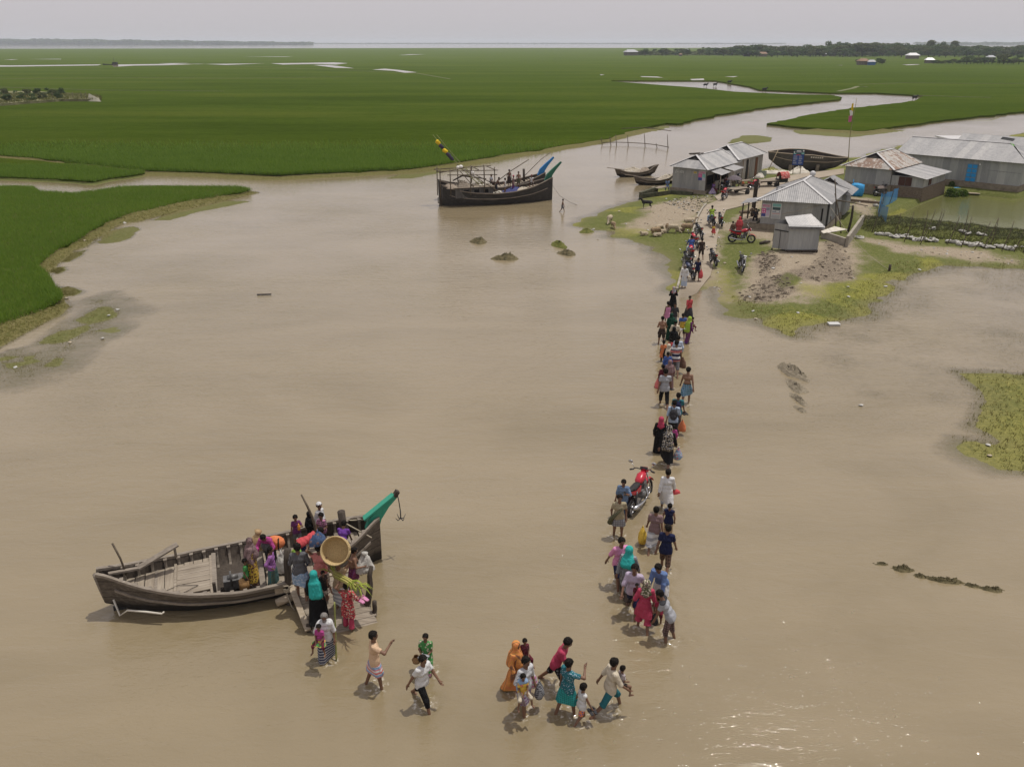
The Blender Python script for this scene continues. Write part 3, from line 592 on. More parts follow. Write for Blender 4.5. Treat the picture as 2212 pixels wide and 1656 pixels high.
def body_arrays(J, vox):
    p, u, x, f = J['p'], J['u'], J['x'], J['f']; pr = torso_prims(J); hc, hd, hf, hx, s = J['hc'], J['hd'], J['hf'], J['hx'], J['hs']
    for (h, k, a, t) in J['legs']:
        pr += [(h, k, .083, .055), (k, a, .053, .036), (a + np.array([0, -.03, -.03]), a + (t - a) * .6, .036, .036), (a + (t - a) * .6, t, .036, .027)]
    for (sh, e, w_) in J['arms']:
        d = nrm(w_ - e); pr += [(sh, e, .05, .038), (e, w_, .038, .026), (w_ + d * .02, w_ + d * .075, .030, .034)]
    pr += [(J['nk'] - u * .06, hc - hd * .06 * s, .062, .056), (hc + hd * .03 * s - hf * .018 * s, hc + hd * .022 * s + hf * .012 * s, .082 * s, .082 * s), (hc - hd * .05 * s + hf * .03 * s, hc - hd * .075 * s + hf * .042 * s, .052 * s, .042 * s),
           (hc + hf * .088 * s + hd * .012 * s, hc + hf * .1 * s - hd * .018 * s, .012 * s, .016 * s)]
    for q in (-1, 1): pr.append((hc + hx * q * .084 * s - hd * .02 * s, hc + hx * q * .086 * s + hd * .015 * s, .014 * s, .017 * s))
    V, Fc = skin_mesh(pr, vox, .03); V = V.tolist(); Fc = [tuple(q) for q in Fc.tolist()]; M = [0] * len(Fc)
    mb = MB()
    for si, (sh, e, w_) in zip((-1, 1), J['arms']):       # four fingers and a thumb rooted in each palm
        d = nrm(w_ - e); sidev = np.cross(d, J['f']); sidev = nrm(sidev) if np.linalg.norm(sidev) > .1 else J['x']; nn = np.cross(sidev, d)
        for i, L in enumerate((.066, .078, .073, .056)):
            b = w_ + d * .088 + sidev * (i - 1.5) * .018; m_ = b + d * L * .55 + nn * .006 * (i + 1); tip = m_ + d * L * .38 + nn * .026
            mb.tube([b, m_, tip], [.0095, .0085, .0065], 5)
        b = w_ + d * .03 - sidev * .028; mb.tube([b, b + d * .035 - sidev * .026 + nn * .012, b + d * .066 - sidev * .03 + nn * .024], [.0115, .010, .0075], 5)
    mb.mi = 1
    for q in (-1, 1): mb.ball(hc + hf * .083 * s + hx * q * .034 * s + hd * .012 * s, .0125 * s, 6, 4)
    mb.mi = 2; mb.tube([hc + hf * .083 * s - hx * .024 * s - hd * .055 * s, hc + hf * .092 * s - hd * .056 * s, hc + hf * .083 * s + hx * .024 * s - hd * .055 * s], .009 * s, 5)
    b = len(V); V += [list(q) for q in mb.V]; Fc += [tuple(b + i for i in q) for q in mb.F]; M += mb.M
    return V, Fc, M
def ring(c1, c2, r, n, rip, ph, amp):
    m = (c1 + c2) / 2; d = c2 - c1; L = np.linalg.norm(d[:2]); dn = d / max(np.linalg.norm(d), 1e-6) if L > 1e-4 else np.array([1., 0, 0]); out = []
    for j in range(n):
        a = 2 * math.pi * j / n; v = np.array([math.cos(a), math.sin(a), 0]); k = dn[:2] @ v[:2]; g = np.linalg.norm(d) / 2 * np.tanh(3.5 * k)
        q = 1 + amp * math.sin(rip * a + ph + .7 * math.sin(2 * a + ph)); out.append(m + dn * g + np.array([v[0] * r[0], v[1] * r[1], 0]) * q)
    return out
def skirt_arrays(J, top, hem, off=.02, flare=.03, rip=7, amp=.05, ph=0., n=40, chest=False):
    """cloth hung round both legs: top in torso units above the pelvis, hem 0..2 (1 = knee, 2 = ankle)"""
    p, u, x = J['p'], J['u'], J['x']; rings = []
    lv = [.44, .34, .22, .1, 0.] if chest else ([top, top * .5, 0.] if top > 0 else [0.])
    for q in [l for l in lv if l <= top + 1e-6]:
        rx = np.interp(q, [0, .16, .34, .44], [.172, .145, .165, .15]); ry = np.interp(q, [0, .16, .34, .44], [.102, .098, .104, .07])
        o2 = off * (1. if chest else .35); rings.append(ring(p + u * q - x * .001, p + u * q + x * .001, (rx + o2, ry + o2), n, rip, ph, amp * .15))
    (h1, k1, a1, t1), (h2, k2, a2, t2) = J['legs']; steps = max(3, int(hem * 6))
    for i in range(1, steps + 1):
        t = hem * i / steps; e = lambda h, k, a: h + (k - h) * min(t, 1) + (a - k) * max(0, t - 1)
        c1, c2 = e(h1, k1, a1), e(h2, k2, a2); c1 = c1.copy(); c2 = c2.copy(); zz = (c1[2] + c2[2]) / 2; c1[2] = c2[2] = zz + .25 * (min(c1[2], c2[2]) - zz)
        r = np.interp(t, [0, .2, 1, 2], [.106, .102, .082, .07]) + off * min(1, .35 + t * 2) + flare * t; rings.append(ring(c1, c2, (r, r * 1.04), n, rip, ph, amp * (.3 + .7 * i / steps)))
    mb = MB(); mb.loft([[tuple(q) for q in r] for r in rings], True, False, True); return np.array(mb.V), mb.F
def arrays_join(parts):
    V = []; Fc = []
    for v, f in parts:
        b = len(V); V += [tuple(q) for q in (v.tolist() if hasattr(v, 'tolist') else v)]; Fc += [tuple(b + int(i) for i in q) for q in (f.tolist() if hasattr(f, 'tolist') else f)]
    return V, Fc
NP = 0; PEOPLE = {}
def person(label, loc, head_deg, height, pose_='stand', wear=(), skin=0, hair=True, kid=None, yaw=0., near=True, group=None, grey=False, beard=False):
    """wear: list of (garment, material, options). Facing: heading clockwise from straight away from the viewer."""
    global NP; NP += 1
    kid = (height < 1.3) if kid is None else kid
    J = skeleton(POSE[pose_], kid, R(yaw)); sc_ = height / max(1.72 if not kid else 1.7, .1); vx = (.017 if near else .024)
    V, Fc, M = body_arrays(J, vx); me = mesh_from('person', V, Fc, True); me.polygons.foreach_set('material_index', M)
    o = link('person', me, [skin_mat(skin), eye_m, lip_m]); o.scale = (sc_,) * 3; o.rotation_euler = (0, 0, -R(head_deg)); o.location = loc
    tag(o, label, 'person', group); p, u, x, f = J['p'], J['u'], J['x'], J['f']; hc, hd, hf, hx, s = J['hc'], J['hd'], J['hf'], J['hx'], J['hs']
    def put(name, arr, m): link(name, mesh_from(name, arr[0], arr[1] if not isinstance(arr[1], list) else arr[1], True), m, o)
    if hair:
        q = [(hc + hd * .034 * s - hf * .016 * s, hc + hd * .03 * s + hf * .01 * s, .084 * s, .084 * s), (hc + hd * .0 - hf * .03 * s, hc + hd * .03 * s - hf * .02 * s, .078 * s, .08 * s)]
        ha = skin_mesh(q, vx * .8, .03, [(hc + hf * .038 * s, nrm(hd * .55 - hf * .83)), (hc - hd * .07 * s, hd)], off=.008); ha = (ha[0] + np.random.default_rng(NP).normal(0, .006 * s, ha[0].shape), ha[1]); put('hair', ha, grey_hair if grey else hair_m)
    if beard: put('beard', skin_mesh([(hc - hd * .06 * s + hf * .045 * s, hc - hd * .11 * s + hf * .055 * s, .05 * s, .03 * s)], vx * .8, .03, [(hc - hd * .045 * s, -hd)], off=.01), grey_hair)
    for gi, g in enumerate(wear):
        kind, m = g[0], g[1]; op = g[2] if len(g) > 2 else {}
        ph = NP * 1.7 + gi
        if kind in ('shirt', 'tunic', 'robe'):
            sl = op.get('sleeve', 'short'); hem = op.get('hem', -.13 if kind == 'shirt' else -.1); off = op.get('off', .016)
            q = torso_prims(J, 1.04) + [(p - u * .07 - x * .08, p - u * .07 + x * .08, .108, .108), (p + u * .03 - x * .074, p + u * .03 + x * .074, .106, .106)]
            if hem < -.16: q.append((p - u * .16 - x * .075, p - u * .16 + x * .075, .1, .1))
            for (sh, e, w_) in J['arms']:
                q.append((J['sh'] + (sh - J['sh']) * .6, sh, .058, .052))
                if sl == 'short': q.append((sh, sh + (e - sh) * .66, .052, .050, True))
                elif sl == 'half': q += [(sh, e, .056, .05)]
                elif sl == 'long': q += [(sh, e, .056, .048), (e, w_ - (w_ - e) * .06, .046, .042, True)]
            arr = skin_mesh(q, vx, .035, [(p + u * hem, u), (p + u * .525, -u)], [(J['nk'] + u * .03 + f * .02, (.075, .085, .06))], off=off)
            parts = [arr]
            if kind != 'shirt': parts.append(skirt_arrays(J, .16, op.get('to', .9), .03, op.get('flare', .03), 6, .06, ph))
            put({'shirt': 'shirt', 'tunic': 'tunic', 'robe': 'robe'}[kind], arrays_join(parts), m)
        elif kind in ('shorts', 'trousers'):
            hem = op.get('hem', 1.0 if kind == 'shorts' else 1.9); q = [(p - x * .07, p + x * .07, .097, .097), (p + u * .04 - x * .055, p + u * .04 + x * .055, .094, .094)]
            for (h, k, a, t) in J['legs']:
                if hem <= 1: q.append((h, h + (k - h) * hem, .088, .072 + op.get('loose', .0), True))
                else: q += [(h, k, .088, .064), (k, k + (a - k) * (hem - 1), .062, .05 + op.get('loose', .0), True)]
            put(kind, skin_mesh(q, vx, .03, [(p + u * .09, -u)], off=op.get('off', .014)), m)
        elif kind in ('lungi', 'skirt', 'dress'):
            put(kind, skirt_arrays(J, op.get('top', .1 if kind != 'dress' else .44), op.get('hem', 1.3), op.get('off', .03), op.get('flare', .015), op.get('rip', 7), op.get('amp', .07), ph, chest=kind == 'dress'), m)
        elif kind == 'scarf':
            c0 = hc + hd * .02 * s - hf * .008 * s; L = op.get('long', .0)
            q = [(c0, c0, .095 * s, .095 * s), (hc - hd * .05 * s, J['nk'] - u * .0, .085 * s, .10), (J['nk'] - u * .02, p + u * .40, .10, .13), (p + u * .42 - x * .10, p + u * .42 + x * .10, .085, .085)]
            if L: q += [(p + u * .42 - f * .06 - x * .06, p + u * (.4 - L) - f * .10 - x * .07, .10, .12), (p + u * .42 - f * .06 + x * .06, p + u * (.4 - L) - f * .10 + x * .07, .10, .12)]
            if op.get('front'): q += [(p + u * .40 + f * .05, p + u * (.4 - op['front']) + f * .09, .12, .15)]
            sub = [] if op.get('veil') else [(hc + hf * .1 * s - hd * .015 * s, (.062 * s, .075 * s, .078 * s))]
            put('headscarf', skin_mesh(q, vx, .04, [], sub, off=.017), m)
        elif kind == 'cap': put('cap', skin_mesh([(hc + hd * .04 * s - hf * .01 * s, hc + hd * .045 * s - hf * .01 * s, .09 * s, .088 * s)], vx * .8, .02, [(hc + hd * .045 * s, nrm(hd - hf * .15))], off=.016), m)
        elif kind == 'shawl':   # cloth over one shoulder and across the back
            q = [(J['sh'] - x * .12, J['sh'] + x * .12, .075, .075), (J['sh'] - x * .12 - f * .04, p + u * .12 - f * .09 + x * .05, .09, .1), (J['sh'] + x * .10 - f * .05, p + u * .05 - f * .1 + x * .1, .08, .11)]
            put('shawl', skin_mesh(q, vx, .05, [], off=.02), m)
    PEOPLE[o] = (J, sc_); o['_'] = 1; del o['_']
    return o
def part_point(o, local):
    J, s = PEOPLE[o]; a = o.rotation_euler[2]; q = Vector(local) * s
    return Vector(o.location) + Matrix.Rotation(a, 3, 'Z') @ q
def hand_point(o, side):   # world place of a palm
    J, s = PEOPLE[o]; sh, e, w_ = J['arms'][0 if side == 'L' else 1]; d = nrm(w_ - e); return part_point(o, w_ + d * .07)
def head_point(o, up=.13):
    J, s = PEOPLE[o]; return part_point(o, J['hc'] + J['hd'] * up)
# ================================================================ wooden boats
wood_hull = m_wood('tarred_planks', (.055, .046, .037), (.125, .105, .084), (.215, .187, .152), 'x', 1.2); t = NT(wood_hull)
_z = t.xyz(t.coord())[2]; _c = t.b.inputs['Base Color'].links[0].from_socket; _n = t.noise(t.coord((.5, 3, 3)), 3, 4)
_c = t.mix(t.val(t.math('ADD', _z, t.math('MULTIPLY', t.math('SUBTRACT', _n, .5), .35)), .48, .26), _c, t.mix(_n, (.012, .011, .010), (.04, .036, .032)))
_w = t.n('ShaderNodeTexWave'); _w.bands_direction = 'Z'; _w.inputs['Scale'].default_value = 1.1; _w.inputs['Distortion'].default_value = .6; t.l(t.coord((.1, .1, 1)), _w.inputs[0]); t.base(t.mix(t.val(_w.outputs[1], .03, .0, 0, .8), _c, (.02, .017, .014)))
wood_grey = m_wood('weathered_wood', (.17, .14, .105), (.30, .255, .20), (.40, .355, .295), 'x', 1.)
wood_greyy = m_wood('weathered_board', (.185, .15, .115), (.31, .265, .205), (.41, .36, .295), 'y', 1.)
wood_rail = m_wood('worn_rail', (.12, .10, .08), (.25, .215, .175), (.38, .34, .29), 'x', 1.4)
wood_dark = m_wood('dark_timber', (.03, .025, .02), (.075, .06, .048), (.12, .10, .08), 'z', 1.)
wood_black = m_wood('black_tar', (.024, .023, .022), (.055, .052, .049), (.11, .10, .092), 'x', .9)
wood_pale = m_wood('fresh_timber', (.25, .2, .14), (.38, .32, .24), (.5, .44, .35), 'x', 1.)
bamboo = m_noise('bamboo', (.14, .10, .055), (.3, .24, .14), 3, .6, (1, 1, 1))
bamboo_dark = m_noise('old_bamboo', (.06, .048, .035), (.15, .12, .085), 4, .7)
rope_m = m_noise('rope', (.25, .21, .15), (.45, .4, .31), 60, .9); rope_dark = m_noise('dark_rope', (.05, .045, .04), (.12, .1, .085), 60, .9)
def paint(name, c, worn=(.12, .1, .08)):
    m = mat(name, c, .55, .35); t = NT(m); n = t.noise(t.coord(), 7, 6, .7); t.base(t.mix(t.val(n, .60, .66, 0, .8), t.mix(t.val(n, .3, .6), tuple(k * .8 for k in c), c), worn)); t.bump(n, .2, .01); return m
green_paint = paint('green_paint', (.035, .30, .20)); blue_paint = paint('blue_paint', (.02, .2, .5)); dkgreen_paint = paint('dark_green_paint', (.02, .14, .09)); teal_worn = paint('worn_teal', (.06, .2, .15))
steel = m_noise('dull_metal', (.05, .05, .05), (.16, .155, .15), 12, .45, spec=.5); rust_m = m_noise('rust', (.08, .035, .018), (.2, .09, .045), 9, .85)
iron = mat('iron', (.03, .03, .032), .5, .5)
def prof_fn(pts): xs, ys = zip(*pts); return lambda t: float(np.interp(t, xs, ys))
def smoothp(pts):
    f = prof_fn(pts); return lambda t: sum(f(min(max(t + d, 0), 1)) for d in (-.03, -.015, 0, .015, .03)) / 5
def hull_ring(L, b, zg_, zk, t, n=9, inset=0., full=.55, zfloor=None):
    x = t * L; B = max(b(t) - inset, .012); g = zg_(t); k = zk(t) + inset * 1.0; P = []
    for i in range(2 * n + 1):
        s_ = (i - n) / n; a = abs(s_); y = B * (a ** full if a > 0 else 0) * (1 if s_ > 0 else -1)
        z = k + (g - k) * (a ** 1.9 * .85 + .15 * a)
        if zfloor is not None and z < zfloor: z = zfloor
        P.append((x, y, z))
    return P
def make_boat(name, label, L, b, zg_, zk, m_out, m_in, m_rail, nseg=44, floor=.22, ribs=0, rake=(.0, .0), group=None, thick=.06):
    root = empty(name, label, 'boat', group=group)
    sk = lambda P, t: [(x + rake[0] * max(0, (.12 - t) / .12) * (z - .3) * -1 + rake[1] * max(0, (t - .9) / .1) * (z - .3), y, z) for x, y, z in P]
    ts = [i / nseg for i in range(nseg + 1)]
    mb = MB(); out = [sk(hull_ring(L, b, zg_, zk, t), t) for t in ts]; inn = [sk(hull_ring(L, b, zg_, zk, t, inset=thick, zfloor=floor), t) for t in ts]
    mb.loft(out, False, False, True); mb.mi = 1; b0 = len(mb.V); mb.loft([r[::-1] for r in inn], False, False, True)
    n = len(out[0]); mb.mi = 0
    mb.add(out[0], [tuple(range(n))[::-1]]); mb.add(out[-1], [tuple(range(n))])
    hull = mb.build('hull', [m_out, m_in], root)
    sh = hull.modifiers.new('e', 'EDGE_SPLIT') if False else None
    for s_ in (0, -1):      # rail along each gunwale and a rubbing strake below it
        mb = MB(); rr = []
        for t, o_, i_ in zip(ts, out, inn):
            a = Vector(o_[s_]); c = Vector(i_[0 if s_ == 0 else -1]); sg = 1 if a.y > c.y else -1
            rr.append([(a.x, a.y + sg * .025, a.z - .05), (a.x, a.y + sg * .025, a.z + .035), (c.x, c.y - sg * .03, c.z + .035), (c.x, c.y - sg * .03, c.z - .05)])
        mb.loft(rr if s_ == -1 else [r[::-1] for r in rr], True, True); mb.build('gunwale_rail', m_rail, root)
        mb = MB(); rr = []
        for t in ts[2:-2]:
            P = sk(hull_ring(L, b, zg_, zk, t), t); k = 2 if s_ == 0 else len(P) - 3; a = Vector(P[k]); sg = 1 if a.y > 0 else -1
            rr.append([(a.x, a.y + sg * .05, a.z - .035), (a.x, a.y + sg * .05, a.z + .035), (a.x, a.y - sg * .03, a.z + .05), (a.x, a.y - sg * .03, a.z - .05)])
        mb.loft(rr if s_ == -1 else [r[::-1] for r in rr], True, True); mb.build('rubbing_strake', m_rail, root)
    for i in range(ribs):
        t = .07 + .86 * i / max(1, ribs - 1)
        for sg in (1, -1):
            mb = MB(); pts = []
            for q in (.99, .85, .68, .5):
                P = hull_ring(L, b, zg_, zk, t, inset=thick + .01); idx = int(round((len(P) - 1) / 2 * (1 + sg * q))); p = P[idx]
                pts.append((p[0], p[1], max(p[2], floor - .02)))
            for a, c in zip(pts, pts[1:]): mb.beam(a, c, .07, .07, (1, 0, 0))
            p = hull_ring(L, b, zg_, zk, t)[-1 if sg > 0 else 0]; mb.box((p[0], p[1] - sg * .10, p[2] - .02), (.1, .2, .06)); mb.build('rib', m_rail, root)
    return root
def planks(mb, x0, x1, y0, y1, z, n, along='x', gap=.018, th=.035, seed=0, zf=None):
    r = random.Random(seed)
    for i in range(n):
        dz = r.uniform(-.008, .008)
        if along == 'x':
            a = y0 + (y1 - y0) * i / n; c = y0 + (y1 - y0) * (i + 1) / n - gap; mb.box(((x0 + x1) / 2 + r.uniform(-.02, .02), (a + c) / 2, z + dz), (x1 - x0 - r.uniform(0, .04), c - a, th))
        else:
            a = x0 + (x1 - x0) * i / n; c = x0 + (x1 - x0) * (i + 1) / n - gap; yy = (y0((a + c) / 2), y1((a + c) / 2)) if callable(y0) else (y0, y1)
            mb.box(((a + c) / 2, sum(yy) / 2, (zf((a + c) / 2) if zf else z) + dz), (c - a, yy[1] - yy[0], th))
def place(root, a, bpt, z=0.):
    d = Vector(bpt) - Vector(a); root.location = (a[0], a[1], z); root.rotation_euler = (0, 0, math.atan2(d.y, d.x)); return math.atan2(d.y, d.x)
# ---------------------------------------------------------------- ferry boat in the foreground
BA = Vector((-11.5, 19.5, 0)); BB = Vector((-4.10, 22.17, 0)); FL = (BB - BA).length
fb = smoothp([(0, .13), (.04, .3), (.15, .78), (.3, 1.18), (.45, 1.38), (.62, 1.41), (.76, 1.22), (.88, .80), (.96, .34), (1, .09)])
fz = smoothp([(0, 1.4), (.1, 1.08), (.25, .80), (.45, .66), (.65, .70), (.8, .98), (.92, 1.28), (1, 1.55)])
fk = smoothp([(0, .34), (.06, .05), (.12, -.14), (.3, -.3), (.7, -.3), (.9, -.22), (.97, -.1), (1, .02)])
ferry = make_boat('ferry_boat', 'long weathered wooden ferry boat with green prow, loaded with people beside the jetty', FL, fb, fz, fk, wood_hull, wood_dark, wood_rail, ribs=20, rake=(.08, .0), floor=.2)
FA = place(ferry, BA, BB)
def fpt(x, y, z): return BA + Matrix.Rotation(FA, 3, 'Z') @ Vector((x, y, z))
def finv(p): q = Matrix.Rotation(-FA, 3, 'Z') @ (Vector(p) - BA); return q
def fdeck(zm, x, y, z): p = zg(zm, x, y, z); return p
hb = lambda x, z=.45: max(.1, fb(x / FL) * .86 - .06)
mb = MB(); planks(mb, .55, 2.9, lambda x: -hb(x), lambda x: hb(x), .0, 9, 'y', zf=lambda x: np.interp(x, [.5, 1.5, 2.9], [.72, .60, .50])); mb.build('stern_deck', wood_greyy, ferry)
mb = MB(); planks(mb, 1.9, 2.85, -.75, .75, .58, 6); mb.box((2.87, 0, .57), (.09, 2.0, .09)); mb.box((1.88, 0, .6), (.07, 1.7, .07)); mb.build('hatch_cover', wood_grey, ferry)
for xx, wd in ((1.35, .10), (2.95, .12), (4.25, .16), (5.45, .16), (6.6, .12)):
    mb = MB(); mb.box((xx, 0, .58 + (.12 if xx > 6 else 0)), (wd, 2 * hb(xx) + .12, .08)); mb.build('crossbeam', wood_rail, ferry)
mb = MB(); planks(mb, 4.35, 5.4, -hb(4.8) * .85, hb(4.8) * .85, .36, 8, seed=3); mb.build('floor_boards', wood_grey, ferry)
mb = MB(); planks(mb, 5.5, 7.75, lambda x: -hb(x), lambda x: hb(x), 0, 9, 'y', seed=5, zf=lambda x: np.interp(x, [5.5, 6.5, 7.8], [.46, .62, 1.0])); mb.build('bow_deck', wood_greyy, ferry)
mb = MB(); mb.box((3.45, -.35, .42), (.55, .34, .3)); mb.tube([(3.3, -.35, .58), (3.6, -.35, .58)], .09, 10); mb.tube([(3.75, -.35, .42), (3.75, -.2, .42)], .16, 12); mb.tube([(3.4, -.6, .45), (3.4, -.6, .95)], .035, 6); mb.build('engine', steel, ferry)
mb = MB(); mb.tube([(3.75, -.85, .42), (3.75, -.85, .74)], .15, 12); mb.lathe([(.15, .74), (.05, .78), (.05, .82)], 10, (3.75, -.85, 0)); mb.build('fuel_drum', m_noise('brown_drum', (.2, .11, .04), (.34, .2, .08), 8, .6), ferry)
# green prow: a tall curved stem
mb = MB(); rr = []
for q, (x, z, h_, w_) in enumerate(((-.10, .55, .28, .09), (-.09, 1.05, .40, .10), (.02, 1.42, .36, .11), (.28, 1.80, .22, .09), (.56, 2.08, .12, .06))):
    X = FL + .05 + x; rr.append([(X - h_, -w_, z + .12), (X, -w_ * .5, z), (X, w_ * .5, z), (X - h_, w_, z + .12)])
mb.loft(rr, True, True); prow = mb.build('prow', green_paint, ferry)
mb = MB(); mb.beam((FL - .46, 0, 1.52), (FL + .48, 0, 2.17), .24, .06, (-.6, 0, .8)); mb.build('prow_cap', green_paint, prow)
mb = MB(); mb.box((FL + .58, 0, 2.2), (.12, .16, .2), 0, 0, R(35)); mb.build('prow_tip', wood_dark, prow)
mb = MB(); mb.tube([(.02, 0, .35), (-.05, .0, .8), (-.1, 0, 1.3)], [.06, .07, .09], 8); mb.build('stern_post', wood_rail, ferry)
for (x, y) in ((6.85, .36),): mb = MB(); mb.tube([(x, y, .5), (x - .06, y, 1.7)], [.11, .12], 9); mb.build('mooring_post', wood_dark, ferry)
mb = MB(); mb.tube([(6.55, -.75, .6), (6.5, -.78, 1.28)], [.07, .075], 7); mb.build('mooring_post', wood_dark, ferry)
mb = MB(); mb.beam((.95, .3, 1.06), (2.05, .62, 1.42), .22, .05); mb.tube([(1.95, .6, 1.0), (1.95, .6, 1.4)], .04, 6); mb.beam((.2, .05, 1.2), (1.0, .3, 1.05), .12, .06); mb.build('tiller', wood_rail, ferry)
mb = MB(); mb.tube([(.62, .22, .95), (.55, .25, 1.5), (.42, .3, 2.0)], .03, 6); mb.build('tiller_pole', bamboo_dark, ferry)
mb = MB(); mb.beam((2.95, -1.02, .5), (2.95, -1.02, .96), .07, .09, (1, 0, 0)); mb.build('cleat', wood_dark, ferry)
mb = MB(); mb.beam((.42, 0, -.3), (.42, 0, .3), .07, .12, (1, 0, 0)); mb.box((.3, 0, -.05), (.3, .05, .4)); mb.build('rudder', iron, ferry)
mb = MB(); mb.tube([(FL * .955, .3, 1.3), (FL * .9, .5, 1.24), (6.9, .36, 1.42), (6.8, .2, 1.36), (6.78, .45, 1.3), (6.9, .36, 1.25), (7.5, -.65, 1.22)], .022, 5); o = mb.build('rope', rope_m); o.location = ferry.location; o.rotation_euler = ferry.rotation_euler; tag(o, 'pale rope wound round the bow mooring post of the ferry', 'rope')
mb = MB(); mb.tube([(.25, -.28, .55), (.35, -.42, .08), (.6, -.62, .34), (1.1, -.9, .36), (1.5, -1.08, .32), (1.56, -1.1, .38)], .028, 6); o = mb.build('rope', m_noise('white_rope', (.5, .47, .4), (.68, .64, .56), 50, .9)); o.location = ferry.location; o.rotation_euler = ferry.rotation_euler; tag(o, 'white rope hanging outside the stern of the ferry', 'rope')
mb = MB(); mb.tube([(1.5, -.6, .63), (2.1, -.75, .64), (2.5, -.5, .63), (2.0, -.3, .63), (1.6, -.5, .64), (2.2, -.85, .63), (2.6, -.9, .62)], .012, 4); o = mb.build('rope', rope_dark); o.location = ferry.location; o.rotation_euler = ferry.rotation_euler; tag(o, 'thin dark line lying loose on the stern hatch of the ferry', 'rope')
mb = MB(); mb.tube([(FL + .62, 0, 2.15), (FL + .66, .02, 1.85), (FL + .68, 0, 1.58)], .016, 5); mb.tube([(FL + .68, 0, 1.6), (FL + .68, 0, 1.3)], .02, 6)
for a in range(4):
    ca, sa = math.cos(a * math.pi / 2 + .4), math.sin(a * math.pi / 2 + .4); mb.tube([(FL + .68, 0, 1.3), (FL + .68 + ca * .11, sa * .11, 1.27), (FL + .68 + ca * .19, sa * .19, 1.38)], [.017, .016, .008], 5)
o = mb.build('grapnel_anchor', iron); o.location = ferry.location; o.rotation_euler = ferry.rotation_euler; tag(o, 'four clawed iron anchor hanging by rope from the green prow tip', 'anchor')
def up_point(zm, x, y, yw):   # point above the ground at a known distance, on the sight line of a surveyed pixel
    u_, v_ = px(zm, x, y); a_, b_ = (u_ - CX) / F_, (CY - v_) / F_; d_ = Vector((a_, cp + b_ * sp, -sp + b_ * cp)); return d_ * (yw / d_.y) + Vector((0, 0, CAMZ))
mb = MB(); a = zg('1', 1545, 440, .55); q = [a] + [up_point('1', x, y, a.y + .03 * k) for k, (x, y) in enumerate(((1525, 360), (1500, 265), (1468, 195), (1430, 122)))]
mb.tube(q, [.05, .045, .04, .035, .025], 6); tag(mb.build('punting_pole', bamboo_dark), 'crooked brown punting pole standing upright in the ferry between passengers', 'pole')
for x, y in ((-.1, -.2), (2, -1.4), (4, -1.6), (6, -1.4), (FL, -.2)): p = fpt(x, y, 0); RIPPLES.append((p.x, p.y, .008, 1.6))
# ---------------------------------------------------------------- plank jetty
JZ = lambda s: .58 - .62 * s
ja = Vector((-6.30, 19.98, 0)); jb = Vector((-5.25, 18.28, 0)); jr = Vector((1.55, .62, 0)); jd = jb - ja
jetty = empty('plank_jetty', 'sloping plank jetty of grey boards between posts, leading from the ferry into the water', 'jetty', ja)
jrot = math.atan2(jd.y, jd.x)
def jp(s, t, dz=0): return Vector((jd.x * s + jr.x * t, jd.y * s + jr.y * t, JZ(s) + dz))
for i in range(11):
    s0 = i / 11; s1 = s0 + .085; mb = MB(); r_ = random.Random(i); e0, e1 = r_.uniform(-.05, .02), 1 + r_.uniform(-.02, .06)
    P = [jp(s0, e0), jp(s1, e0), jp(s1, e1), jp(s0, e1)]; V = [tuple(p) for p in P] + [(p.x, p.y, p.z - .05) for p in P]
    mb.add(V, [(0, 1, 2, 3), (7, 6, 5, 4), (0, 4, 5, 1), (1, 5, 6, 2), (2, 6, 7, 3), (3, 7, 4, 0)]); mb.build('plank', wood_grey, jetty)
for t_ in (.0, .5, 1.): mb = MB(); mb.beam(jp(-.02, t_, -.09), jp(1.08, t_, -.09), .09, .1); mb.build('stringer', wood_rail, jetty)
mb = MB(); mb.beam(jp(-.05, -.04, .06), jp(.82, -.09, .05), .16, .06); mb.build('edge_board', wood_pale, jetty)
mb = MB(); mb.beam(jp(-.04, -.3, -.12), jp(-.04, 1.15, -.08), .2, .2); mb.build('crossbeam', wood_pale, jetty)
mb = MB(); mb.beam(jp(.8, -.03, -.5), jp(.76, -.05, .12), .1, .14, (1, 0, 0)); mb.build('support_post', wood_dark, jetty)
def post(label, base, top, r0, r1, m=wood_dark):
    mb = MB(); b_ = Vector(base); t_ = Vector(top) - b_; k = 6
    mb.tube([t_ * (i / k) + Vector((random.uniform(-1, 1), random.uniform(-1, 1), 0)) * r0 * .25 * (0 < i) for i in range(k + 1)], [r0 + (r1 - r0) * i / k for i in range(k + 1)], 9)
    o = mb.build('mooring_post', m); o.location = b_; return tag(o, label, 'post')
post('thick worn post at the left side of the plank jetty against the ferry', (-6.42, 19.86, -.3), (-6.34, 20.0, 1.75), .11, .10)
post('leaning dark post at the right of the jetty with a split top', (-4.22, 19.55, -.3), (-3.95, 19.75, 1.35), .13, .06)
post('short dark stump standing alone in the water right of the jetty', (-3.89, 19.33, -.3), (-3.87, 19.38, .45), .07, .065)
mb = MB(); mb.tube([(-6.75, 19.75, .12), (-6.25, 19.86, .3)], [.12, .13], 8); o = mb.build('fender_log', wood_pale); tag(o, 'short pale log lashed beside the jetty post', 'log')
mb = MB()
for k in range(5): a = k * 1.3; mb.tube([(-6.42 + .13 * math.cos(a + j * .9), 19.86 + .13 * math.sin(a + j * .9), .42 + .05 * k + .012 * j) for j in range(8)], .02, 4)
mb.tube([(-6.42, 19.73, .45), (-6.3, 19.62, .1), (-6.2, 19.55, .02)], .018, 4); tag(mb.build('rope', rope_m), 'pale rope coiled round the left jetty post', 'rope')
for s_, t_ in ((.5, -.2), (.9, .5), (.6, 1.2)): p = ja + jp(s_, t_); RIPPLES.append((p.x, p.y, .008, 1.2))
